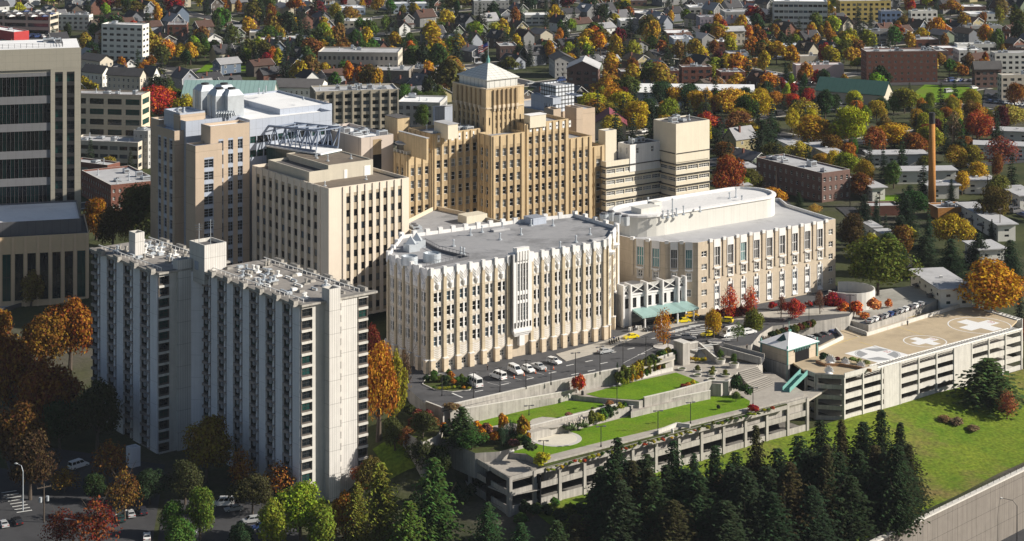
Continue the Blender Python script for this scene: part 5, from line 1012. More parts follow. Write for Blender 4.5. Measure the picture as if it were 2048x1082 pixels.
simple('long_flat_building', 'low white roofed building above the gabled brown hall', 'building', 1915, 88, 6, 1908, 1994, 5, offw, roofw, w3, units=3)
simple('long_flat_building', 'dark flat roofed row above the long brick apartments', 'building', 1730, 62, 8, 1722, 1818, 4, mid, roofd, w3, units=2)
simple('white_block', 'white flat roofed flats left of the big green tree, below the red trees', 'apartment building', 1348, 78, 10, 1338, 1391, 6, blw, roofw, w2, units=2)
simple('grey_apartments', 'purple grey apartment block near the top, right of centre', 'apartment building', 1400, 34, 11, 1392, 1448, 8, mat('purple grey wall', (.3, .26, .3), .85, .08), roofl, w2, units=2)
simple('grey_apartments', 'long pale grey apartment row right of the purple grey block', 'apartment building', 1450, 24, 10, 1436, 1510, 5, mid, roofl, w2, units=2)
simple('green_grey_apartments', 'greenish grey gabled apartments above the brick blocks', 'apartment building', 1450, 62, 9, 1442, 1490, 12, bw_, roofl, w2, gable=2.5, units=0)
simple('small_cafe', 'small pale building with white roof right of the row of fir trees', 'building', 1600, 112, 5, 1594, 1640, 8, bw_, roofw, None, units=1)
simple('townhouses', 'grey gabled townhouses right of the tower pyramid', 'apartment building', 1110, 120, 10, 1092, 1150, 10, mid, roofd, w2, gable=3, units=0)
simple('brick_house_row', 'dark brick row building with flat roof above the townhouses', 'building', 1000, 92, 9, 985, 1036, 8, brickp, roofl, w2, units=1)
simple('long_pale_building', 'long pale flat building at the top edge above the tower', 'building', 948, 2, 10, 936, 1018, 6, mid, roofl, w2, units=2)
simple('white_flat_building', 'white flat roofed building on the slope above the tower', 'building', 1050, 30, 7, 1045, 1106, 6, offw, roofw, w3, units=1)
simple('brick_block', 'purple brown brick apartment block with flat grey roof right of the cream hospital building', 'apartment building', 1644, 346, 12, 1513, 1700, 33, brickp, roofl, dict(bw=3.2, fh=3.1, ww=.4, wh=.5, st='wsash'), units=5, zb=-2.5)
simple('boiler_house', 'low brick boiler house at the foot of the brick chimney', 'boiler house', 1876, 416, 4.5, 1855, 1936, 12, chimb, roofl, None, units=3, zb=-2.5)
simple('brick_shed', 'long low brown shed left of the boiler house', 'shed', 1740, 412, 4, 1728, 1800, 6, brickr, roofl, None, units=0, zb=-2.5)
# white rowhouses on the right
hz = offw; ye = dict(bw=5.5, nf=2, ww=.26, wh=.4, st='dark2')
def rowh(label, px, py, pl, pr, th, zb=-3, h=5.6, roof=roofl, wl=None, wr=None):
    bb, f = simple('rowhouse', label, 'rowhouse', px, py, h, pl, pr, th, hz, roof, dict(ye), eave=.9, units=0, zb=zb, group='white flat roofed rowhouses on the right', wl=wl, wr=wr)
    A, B = Vector(f[3]), Vector(f[0]); L = (B-A).length; d = (B-A)/L; n = Vector((d.y, -d.x)); k_ = max(2, int(L/9))
    for i in range(k_):
        s = L*(i+.5)/k_; mb = MB(); mb.obox(A, d, n, s-1.5, s+1.5, 0, 1.6, zb+2.5, zb+2.7); mb.tri((A.x+d.x*(s-1.5)+n.x*1.6, A.y+d.y*(s-1.5)+n.y*1.6, zb+2.7), (A.x+d.x*(s+1.5)+n.x*1.6, A.y+d.y*(s+1.5)+n.y*1.6, zb+2.7), (A.x+d.x*s, A.y+d.y*s, zb+3.5)); bb.part('porch_roof', mb, roofd); mb = MB(); mb.obox(A, d, n, s-.5, s+.5, 0, .06, zb, zb+2.1); bb.part('door', mb, greyd)
    c = (Vector(f[0])+Vector(f[2]))/2; mb = MB(); mb.box(c.x-.5, c.x+.5, c.y-.4, c.y+.4, zb+h, zb+h+1.1); bb.part('roof_vent', mb, white)
rowh('long white rowhouse with grey mossy roof just behind the landing deck', 1881, 579, 1822, 1944, 10, -4, 6)
rowh('white rowhouse end nearest the right edge, in front of the dark firs', 1996, 450, 1916, 2031, 10, -3)
rowh('white rowhouse behind the green tree right of the brick block', 1745, 376, 1702, 1770, 14, -2.5)
rowh('white rowhouse with blue windows behind the yellow willow, left of the big orange maple', 1664, 311, 1612, 1695, 14, -2)
rowh('white rowhouse half hidden left of the yellow willow', 1590, 296, 1556, 1612, 14, -2)
rowh('long white rowhouse facing the camera above the chimney base', 1740, 310, 1735, 1854, 4, -2, wl=9)
rowh('white rowhouse with arched porches left of the chimney', 1795, 343, 1788, 1912, 4, -2.5, wl=9)
rowh('grey roofed rowhouse right behind the brick chimney', 1858, 372, 1846, 1918, 6, -2.5, wl=9)
rowh('white rowhouse right of the chimney beside the street', 1930, 362, 1922, 1992, 8, -2.5, wl=9)
rowh('rowhouse roof half hidden by dark trees left of the orange maple', 1790, 482, 1752, 1812, 12, -3)
rowh('grey roofed rowhouse behind the yellow maple near the right edge', 1960, 500, 1930, 2010, 12, -3)
rowh('small white rowhouse between the round dark tree and the chimney', 1745, 455, 1722, 1760, 12, -3)
rowh('pale rowhouse at the right edge above the dark firs', 2040, 392, 2000, 2080, 12, -2.5)
rowh('long dark roofed rowhouse with white skylights at the right edge', 1950, 290, 1940, 2080, -12, -2, wl=10)
rowh('second long rowhouse with pale roof at the right edge', 1990, 262, 1982, 2080, -12, -2, wl=10)
rowh('small rowhouse left of the brick block beside the red tree', 1496, 336, 1478, 1512, 14, -2)
rowh('grey roofed rowhouse under the red tree behind the cream building', 1476, 372, 1468, 1500, 14, -2)
# brick chimney
ch = Bld('brick_chimney', 'tall slender orange brick chimney with blackened top', 'chimney', (*W(1864, 420, -3)[:2], -3)); c = W(1864, 420, -3); zt_ = 34.5
mb = MB(); mb.cyl(c, 1.55, -4, zt_-4.2, 20, r1=1.15); ch.part('shaft', mb, chimb, smooth=True); mb = MB(); mb.cyl(c, 1.2, zt_-4.2, zt_, 20, r1=1.12); mb.cyl(c, 1.3, zt_-1, zt_-.5, 20); ch.part('sooty_top', mb, darkm); mb = MB(); mb.box(c.x-2.2, c.x+2.2, c.y-2.2, c.y+2.2, -4, -1); ch.part('base', mb, chimb)
# ================================================================ vehicles
CARS = {}
def car_proto(kind):
    # x forward, origin on the ground; profile extruded with tumblehome
    if kind == 'sedan': L, Wd, body, cab, cols = 4.7, 1.8, [(-2.35, .35), (-2.35, .8), (-2.2, .95), (-1.3, 1.0), (1.0, .95), (2.1, .75), (2.35, .6), (2.35, .35)], [(-1.75, .95), (-1.1, 1.42), (.25, 1.45), (1.15, .93)], 2
    elif kind == 'suv': L, Wd, body, cab, cols = 4.6, 1.85, [(-2.3, .4), (-2.3, 1.0), (-2.2, 1.1), (1.0, 1.08), (2.1, .95), (2.3, .75), (2.3, .4)], [(-2.2, 1.08), (-1.9, 1.7), (.3, 1.72), (1.2, 1.06)], 2
    elif kind == 'van': L, Wd, body, cab, cols = 5.6, 2.0, [(-2.8, .4), (-2.8, 1.2), (1.6, 1.2), (2.6, 1.0), (2.8, .8), (2.8, .4)], [(-2.8, 1.15), (-2.7, 2.25), (.7, 2.3), (1.8, 1.15)], 3
    elif kind == 'shuttle': L, Wd, body, cab, cols = 6.8, 2.2, [(-3.4, .45), (-3.4, 1.3), (1.8, 1.3), (2.2, 1.2), (3.3, 1.0), (3.4, .8), (3.4, .45)], [(-3.4, 1.25), (-3.35, 2.8), (1.5, 2.85), (2.3, 2.1), (2.5, 1.25)], 4
    elif kind == 'truck': L, Wd, body, cab, cols = 5.4, 1.9, [(-2.7, .5), (-2.7, 1.15), (1.1, 1.15), (2.4, 1.1), (2.7, .9), (2.7, .5)], [(-.9, 1.12), (-.7, 1.75), (.7, 1.78), (1.4, 1.12)], 2
    out = {}; w = Wd/2; mb = MB()
    def ext(prof, w0, w1, b0, mi=0):
        n = len(prof); zs = [p[1] for p in prof]; z0, z1 = min(zs), max(zs); ww = lambda z: w0+(w1-w0)*(z-z0)/(z1-z0)
        b0.add([(x, -ww(z), z) for x, z in prof]+[(x, ww(z), z) for x, z in prof], [(i, i+n, (i+1) % n+n, (i+1) % n) for i in range(n)]+[tuple(range(n)), tuple(range(2*n-1, n-1, -1))], mi)
    ext(body, w, w*.96, mb); ext(cab, w*.93, w*.76, mb)
    out['body'] = mb.mesh('body', [carp]); mb = MB(); cw = [(x*.0+x, z) for x, z in cab]
    # glass: bands slightly proud of the cabin
    x0, z0 = cab[0]; x1, z1 = cab[1]; x2, z2 = cab[2]; x3, z3 = cab[3 if len(cab) == 4 else -1]; lo = .12; hi = .15 if kind != 'shuttle' else .7
    def W_(z): return w*.93+(w*.76-w*.93)*(z-z0)/(max(z1, z2)-z0)+.012
    t_ = lambda a, b_, z: a[0]+(b_[0]-a[0])*(z-a[1])/(b_[1]-a[1]+1e-6)
    za, zb_ = z0+lo+(.2 if kind in ('van', 'shuttle') else 0), z1-hi*.6; xs0, xs1 = t_(cab[0], cab[1], za)+.12, t_(cab[0], cab[1], zb_)+.15; f3 = cab[-1]; f2 = cab[2] if len(cab) == 4 else cab[3]; xe0, xe1 = t_(f3, f2, za)-.12, t_(f3, f2, min(zb_, f2[1]))-.15
    for s in (-1, 1):
        for i in range(cols):
            a, c = i/cols+.02, (i+1)/cols-.02; q = [(xs0+(xe0-xs0)*a, s*W_(za), za), (xs0+(xe0-xs0)*c, s*W_(za), za), (xs1+(xe1-xs1)*c, s*W_(zb_), zb_), (xs1+(xe1-xs1)*a, s*W_(zb_), zb_)]; mb.add(q if s < 0 else q[::-1], ((0, 1, 2, 3),))
    def fr(a, b_, nx):
        zA, zB = a[1]+(b_[1]-a[1])*.15, a[1]+(b_[1]-a[1])*.85; xa, xb = t_(a, b_, zA)+nx, t_(a, b_, zB)+nx; q = [(xa, -W_(zA)*.9, zA), (xa, W_(zA)*.9, zA), (xb, W_(zB)*.88, zB), (xb, -W_(zB)*.88, zB)]; mb.add(q if nx > 0 else q[::-1], ((0, 1, 2, 3),))
    fr(f3, f2, .015); fr(cab[0], cab[1], -.015); out['windows'] = mb.mesh('windows', [glass])
    mb = MB(); r = .33 if kind in ('sedan', 'suv') else .38; n = 12
    mb.add([(math.cos(t*2*math.pi/n)*r, y, r+math.sin(t*2*math.pi/n)*r) for y in (-.11, .11) for t in range(n)], [(i, i+n, (i+1) % n+n, (i+1) % n) for i in range(n)]+[tuple(range(n)), tuple(range(2*n-1, n-1, -1))]); 
    mb.add([(math.cos(t*2*math.pi/8)*r*.55, y, r+math.sin(t*2*math.pi/8)*r*.55) for y in (-.125, .125) for t in range(8)], [(i, i+8, (i+1) % 8+8, (i+1) % 8) for i in range(8)]+[tuple(range(8)), tuple(range(15, 7, -1))], 1); out['wheel'] = mb.mesh('wheel', [tyre, zinc]); wx = L/2-.85
    mb = MB(); mb.box(-.03, .03, -.2, .2, -.08, .08); out['headlight'] = mb.mesh('headlight', [white]); out['tail_light'] = mb.mesh('tail_light', [redl])
    CARS[kind] = (out, wx, w, L)
for k_ in ('sedan', 'suv', 'van', 'shuttle', 'truck'): car_proto(k_)
def put_car(name, label, cat, kind, x, y, z, ang, color, group=None, full=True):
    out, wx, w, L = CARS[kind]; r = tag(link(name, None, (x, y, z), ang), label, cat, group); link('body', out['body'], parent=r, color=color); link('windows', out['windows'], parent=r)
    if full:
        for sx in (-1, 1):
            for sy in (-1, 1): link('wheel', out['wheel'], (sx*wx, sy*(w-.1), 0), parent=r)
        for sy in (-1, 1): link('headlight', out['headlight'], (L/2+.01, sy*w*.7, .75), parent=r); link('tail_light', out['tail_light'], (-L/2-.01, sy*w*.72, .8), parent=r)
    return r
WH, SV, BK, YL, GY, BU, RD = (.75, .75, .74), (.4, .41, .42), (.015, .015, .018), (.78, .62, .01), (.12, .12, .13), (.03, .06, .18), (.3, .02, .02)
def vz(px, py, z): v = W(px, py, z); return v.x, v.y, z
D = math.radians
for nm, lb, ct, kd, px, py, z, an, cl in (
    ('taxi', 'yellow taxi driving past the left end of the entrance canopy', 'taxi', 'sedan', 1262, 677, .01, 206, YL), ('taxi', 'yellow taxi parked beside the right end of the canopy', 'taxi', 'sedan', 1366, 645, .01, 200, YL),
    ('taxi', 'small yellow taxi waiting among the hatched bays behind the silver car', 'taxi', 'sedan', 1417, 672, .01, 200, YL), ('taxi_van', 'yellow taxi van half hidden behind the orange tree', 'taxi', 'suv', 1451, 645, .01, 160, YL),
    ('taxi_car', 'orange yellow car half hidden behind the parked taxi at the canopy', 'taxi', 'sedan', 1382, 634, .01, 20, (.75, .45, .02)),
    ('black_car', 'black sedan standing in front of the canopy', 'car', 'sedan', 1302, 662, .01, 200, BK), ('black_car', 'black sedan at the kerb left of the orange street tree', 'car', 'sedan', 1404, 640, .01, 190, BK),
    ('silver_car', 'silver sedan parked at the kerb near the wing corner, right of the white car', 'car', 'sedan', 1211, 706, .01, 30, SV), ('silver_estate_car', 'silver estate car parked by the top of the stair tower', 'car', 'suv', 1377, 679, .01, -10, SV),
    ('white_truck', 'white box sided utility truck beside the young green tree', 'truck', 'shuttle', 1461, 672, .01, 215, WH), ('white_car', 'white car parked behind the young green trees', 'car', 'suv', 1498, 668, -.02, 30, WH),
    ('shuttle_bus', 'white shuttle bus parked nearest the planting island', 'bus', 'shuttle', 948, 771, .01, 118, WH), ('passenger_van', 'tall white passenger van second from the left in the parking row', 'van', 'van', 996, 757, .01, 128, WH),
    ('ambulance_van', 'white van with dark side stripe, third in the parking row', 'van', 'van', 1031, 746, .01, 300, WH), ('white_van', 'white van tucked behind the striped van', 'van', 'suv', 1057, 743, .01, 300, WH),
    ('pickup_truck', 'silver grey pickup truck fifth in the parking row', 'pickup truck', 'truck', 1077, 738, .01, 305, SV), ('white_car', 'white car at the right end of the parking row', 'car', 'suv', 1108, 727, .01, 315, WH),
    ('grey_car', 'dark car passing below the red shrub near the deck', 'car', 'sedan', 1582, 643, -.4, 10, GY),
    ('white_van', 'white van parked under dark trees left of the apartment tower', 'van', 'van', 157, 936, None, 50, WH), ('white_van', 'white van with roof rack parked in front of the apartment tower', 'van', 'van', 446, 1012, None, 190, WH),
    ('silver_car', 'silver sedan parked beside the white roof rack van', 'car', 'sedan', 468, 1022, None, 200, SV), ('grey_car', 'grey saloon among the three cars parked left of the green trees', 'car', 'sedan', 261, 1032, None, 110, SV), ('dark_car', 'dark green car left of the three parked by the green trees', 'car', 'sedan', 241, 1041, None, 110, (.02, .05, .05)), ('dark_car', 'dark hatchback right of the three parked by the green trees', 'car', 'suv', 285, 1027, None, 110, (.03, .03, .04)),
    ('white_car', 'white car at the bottom edge below the parked saloons', 'car', 'sedan', 294, 1078, None, 100, WH), ('silver_car', 'silver car parked first in the shaded row right of the green trees', 'car', 'suv', 502, 1046, None, 200, SV), ('blue_car', 'pale blue car parked second in the shaded row', 'car', 'sedan', 520, 1058, None, 200, BU), ('grey_car', 'grey car parked third in the shaded row at the bottom', 'car', 'sedan', 538, 1066, None, 200, GY),
    ('silver_car', 'silver car at the bottom left edge on the street', 'car', 'sedan', 6, 1052, None, 120, SV), ('black_car', 'black car on the street at the bottom left', 'car', 'suv', 34, 1048, None, 120, BK), ('dark_car', 'car roof showing beneath the firs at the bottom centre', 'car', 'sedan', 400, 1062, None, 40, GY)):
    if z is None: g = G(px, py); x, y, z = g.x, g.y, g.z+.03
    else: x, y, z = vz(px, py, z)
    put_car(nm, lb, ct, kd, x, y, z, D(an), cl)
ordn = ['first', 'second', 'third', 'fourth', 'fifth', 'sixth', 'seventh', 'eighth', 'ninth', 'tenth', 'eleventh', 'twelfth', 'thirteenth', 'fourteenth', 'fifteenth', 'sixteenth', 'seventeenth', 'eighteenth', 'nineteenth', 'twentieth']
def nth(i):
    if i < 20: return ordn[i]
    n = i+1; return '%d%s' % (n, 'th' if n % 10 in (0, 4, 5, 6, 7, 8, 9) or n % 100 in (11, 12, 13) else {1: 'st', 2: 'nd', 3: 'rd'}[n % 10])
# the row beside the landing deck
rc = [SV, WH, GY, SV, BU, GY, SV, WH, GY, WH, SV]
for i in range(11): x, y, z = vz(1742+i*10, 644.5-i*3.3, -1.98); put_car('parked_car', 'parked car behind the deck parapet, %s from the left' % nth(i), 'car', 'sedan', x, y, z, D(60), rc[i], 'cars parked along the deck parapet')
for i in range(4): x, y, z = vz(1618+i*14, 680-i*4, -4.6); put_car('parked_car', 'parked car in the shaded ramp well behind the kiosk, %s from the left' % nth(i), 'car', 'sedan', x, y, z, D(150), (SV, BK, GY, BU)[i], 'cars in the ramp well')
for i in range(9):
    s = .1+i*.1; a, c = W(1018, 957, -11.7), W(1617, 797, -11.7); p = a+(c-a)*s; nd = (c-a).to_2d().normalized(); put_car('parked_car', 'car seen inside the lower garage opening, %s from the left' % nth(i), 'car', 'sedan', p.x-nd.y*4.2, p.y+nd.x*4.2, -11.66, D(130), rc[i], 'cars inside the lower garage')
# motorbikes
def bike(label, px, py, z, an):
    x, y, z = vz(px, py, z); r = tag(link('motorcycle', None, (x, y, z), D(an)), label, 'motorcycle', 'motorcycles on the kerb corner')
    for s in (-.7, .7):
        mb = MB(); n = 12; mb.add([(s+math.cos(t*2*math.pi/n)*.32, q, .32+math.sin(t*2*math.pi/n)*.32) for q in (-.07, .07) for t in range(n)], [(i, i+n, (i+1) % n+n, (i+1) % n) for i in range(n)]+[tuple(range(n)), tuple(range(2*n-1, n-1, -1))]); link('wheel', mb.mesh('wheel', tyre), parent=r)
    mb = MB(); mb.tube([(-.75, 0, .75), (-.2, 0, .72), (.25, 0, .95), (.55, 0, .7)], [.12, .16, .2, .1], 6); mb.box(-.3, .3, -.15, .15, .3, .65); mb.tube([(.7, 0, .32), (.5, 0, 1.05)], .05, 5); link('frame', mb.mesh('frame', darkm), parent=r); mb = MB(); mb.tube([(.42, -.38, 1.08), (.5, 0, 1.02), (.42, .38, 1.08)], .03, 4); link('handlebar', mb.mesh('handlebar', zinc), parent=r)
for i in range(5): bike('motorcycle parked on the kerb corner near the taxi, %s from the left' % nth(i), 1219+i*4.6, 688-i*1.6, .14, 100)
# ================================================================ trees and shrubs
def leafq(mb, c, nrm, s, rr, asp=1.0):
    a = nrm.orthogonal().normalized(); b_ = nrm.cross(a); t = rr.random()*6.28; a, b_ = a*math.cos(t)+b_*math.sin(t), b_*math.cos(t)-a*math.sin(t)
    a *= s*.5; b_ *= s*.5*asp; mb.add((c-a-b_*.6, c+a*.2-b_, c+a+b_*.5, c-a*.3+b_), ((0, 1, 2, 3),))
def crown_round(seed, n, s, blobs=11, flat=1.0, wide=.36, col=False, gap=.0):
    # unit tree: height 1, crown width 1
    rr = random.Random(seed); mb = MB(); B = []
    for i in range(blobs):
        t = rr.random()*6.28
        if col: z = .15+.8*i/blobs; r = .36*math.sin(math.pi*min(.97, .12+.8*i/blobs))+.04; B.append((Vector((math.cos(t)*r*.35, math.sin(t)*r*.35, z)), r*.9+.08))
        else:
            ph = rr.random(); z = .36+.42*ph; rad = wide*(1-abs(ph-.42)*.95)*rr.uniform(.4, 1); B.append((Vector((math.cos(t)*rad, math.sin(t)*rad, z)), rr.uniform(.09, .25)*(1.15-.4*ph)))
    if not col: B.append((Vector((0, 0, .6)), .27)); B.append((Vector((0, 0, .8)), .15))
    tot = sum(b_[1]**2 for b_ in B)
    for c, r in B:
        for k in range(int(n*r*r/tot)):
            d = Vector((rr.gauss(0, 1), rr.gauss(0, 1), rr.gauss(0, 1)+.25)).normalized(); p = c+Vector((d.x*r, d.y*r, d.z*r*flat))*rr.uniform(.62, 1.13)
            if p.z < .1: continue
            leafq(mb, p, (d+Vector((rr.gauss(0, .5), rr.gauss(0, .5), rr.gauss(0, .5)+.3))).normalized(), s*rr.uniform(.6, 1.4), rr)
    return mb
def trunk_mb(seed, r=.028, top=.62, bare=0):
    rr = random.Random(seed); mb = MB(); mb.tube([(0, 0, -.04), (.005, .0, .2), (.0, .01, top)], [r*1.3, r, r*.45], 7)
    for i in range(6+bare*14):
        t = i*2.4+rr.random(); z0 = rr.uniform(.18, .42+.3*bare); l = rr.uniform(.18, .32); mb.tube([(0, 0, z0), (math.cos(t)*l*.5, math.sin(t)*l*.5, z0+l*.5), (math.cos(t)*l, math.sin(t)*l, z0+l*1.15)], [r*.5, r*.3, r*.1], 5)
    return mb
def crown_conifer(seed, tiers, per, s, droop=.35, pw=.85, ragged=.25):
    rr = random.Random(seed); mb = MB()
    for i in range(tiers):
        f = (i+rr.random()*.5)/tiers; z = .06+.94*f; R_ = .5*(1-f)**pw*rr.uniform(1-ragged, 1.08)+.012; k = max(3, int(per*(1-f*.7)))
        for j in range(k):
            t = 6.283*(j+rr.random()*.8)/k+i*.7; r = R_*rr.uniform(.68, 1.12); d = Vector((math.cos(t), math.sin(t), 0)); sd = Vector((-d.y, d.x, 0)); m = max(2, int(r*11)+1)
            for q in range(m):
                u = (q+.55)/m; p = d*r*u+Vector((0, 0, z-droop*r*.32*u*u*1.5+.01)); w = s*(1.15-.45*u)*rr.uniform(.7, 1.3)
                for g in (-1, 1):
                    e = sd*g*w+d*w*.7; mb.add((p-d*w*.5, p+sd*g*w*.5-Vector((0, 0, w*.1)), p+e-Vector((0, 0, w*rr.uniform(.3, .7))), p+d*w*.8-Vector((0, 0, w*.1))), ((0, 1, 2, 3),))
    mb.tube([(0, 0, .9), (0, 0, 1.0)], [.008, .002], 4)
    return mb
def crown_palmy(seed, n):
    rr = random.Random(seed); mb = MB()
    for i in range(n): t = rr.random()*6.28; l = rr.uniform(.3, .5); d = Vector((math.cos(t), math.sin(t), 0)); z = rr.uniform(.4, .9); mb.quad(d*.02, d*.03+Vector((0, .02, 0)), d*l*.6+Vector((0, 0, z)), d*l+Vector((0, 0, z*.75)))
    return mb
def mk(name, mb, m): return mb.mesh(name, [m])
CR = dict(
    round=[mk('crown', crown_round(s, 4200, .040, 15), leaf) for s in (1, 2, 3)], wide=[mk('crown', crown_round(s, 6500, .032, 20, .8, .4), leaf) for s in (5, 6)],
    airy=[mk('crown', crown_round(s, 1500, .038, 14, 1, .38), leaf) for s in (8, 9)], col=[mk('crown', crown_round(s, 1500, .05, 12, 1, .2, True), leaf) for s in (11, 12)],
    far=[mk('crown', crown_round(s, 1300, .07, b_, f_, w_), leaf) for s, b_, f_, w_ in ((14, 7, 1, .36), (15, 16, 1.3, .42), (16, 6, 1.6, .26), (17, 9, .7, .45), (18, 12, 1.2, .3), (19, 5, 1, .4))], farc=[mk('crown', crown_conifer(s, 18, 9, .075), needle) for s in (21, 22)],
    fir=[mk('crown', crown_conifer(s, 50, 15, .042, .45, p_, .5), needle) for s, p_ in ((24, .6), (25, .8), (26, .7), (27, .55))], deodar=[mk('crown', crown_conifer(s, 44, 13, .05, .35, .55, .45), needle) for s in (28, 29)],
    bush=[mk('foliage', crown_round(s, 900, .10, 9, .9, .34), leaf) for s in (31, 32, 33)])
TR = [mk('trunk', trunk_mb(s), bark) for s in (1, 2)]; TRC = mk('trunk', trunk_mb(5, .018, .9), bark); TRB = mk('trunk', trunk_mb(6, .02, .75, 1), bark)
TREES = []
CN = [((.05, .1, .02), 'dark green'), ]
def tree(name, label, x, y, z, h, w, kind, col, group=None, cat='tree', auto=None, seed=None):
    rr = R if seed is None else random.Random(seed); r = tag(link(name, None, (x, y, z), rr.random()*6.28), label, cat, group); r.rotation_euler.x = rr.uniform(-.05, .05); r.rotation_euler.y = rr.uniform(-.05, .05); col = tuple(max(.001, c*rr.uniform(.88, 1.12)) for c in col)
    if kind == 'bush': link('foliage', rr.choice(CR['bush']), (0, 0, -.12*h), parent=r, scale=(w, w, h*1.05), color=col)
    else:
        link('crown', rr.choice(CR[kind]), parent=r, scale=(w*1.05, w*1.05, h), color=col); link('trunk', TRC if kind in ('fir', 'farc', 'deodar') else (TRB if kind == 'airy' else rr.choice(TR)), parent=r, scale=(h*.8, h*.8, h))
    TREES.append((x, y, max(w*.45, 1)))
    if auto: TAUTO.append((r, auto))
    return r
TAUTO = []
RU, OR, GO, YE, YG, OL, DG, GR, RE, CRM, MA, BR, FIR, PLG = (.22, .07, .012), (.5, .16, .012), (.52, .27, .015), (.55, .38, .02), (.28, .3, .02), (.11, .12, .018), (.03, .055, .018), (.07, .13, .02), (.4, .04, .015), (.32, .008, .015), (.12, .012, .02), (.24, .12, .03), (.022, .04, .018), (.35, .36, .1)
def near(name, label, cx, base, top, w, kind, col, group=None, z=None, cat='tree'):
    v0 = W(cx, base, .1)
    if z is None and inpoly(v0.x, v0.y, road): z = .1
    if z is None:
        for P_, z_ in sorted(ZP, key=lambda a: -a[1]):
            v1 = W(cx, base, z_)
            if inpoly(v1.x, v1.y, P_): z = z_; break
    g = G(cx, base) if z is None else W(cx, base, z); s = g.y/F; return tree(name, label, g.x, g.y, g.z, (base-top)*s, w*s, kind, col, group, cat)
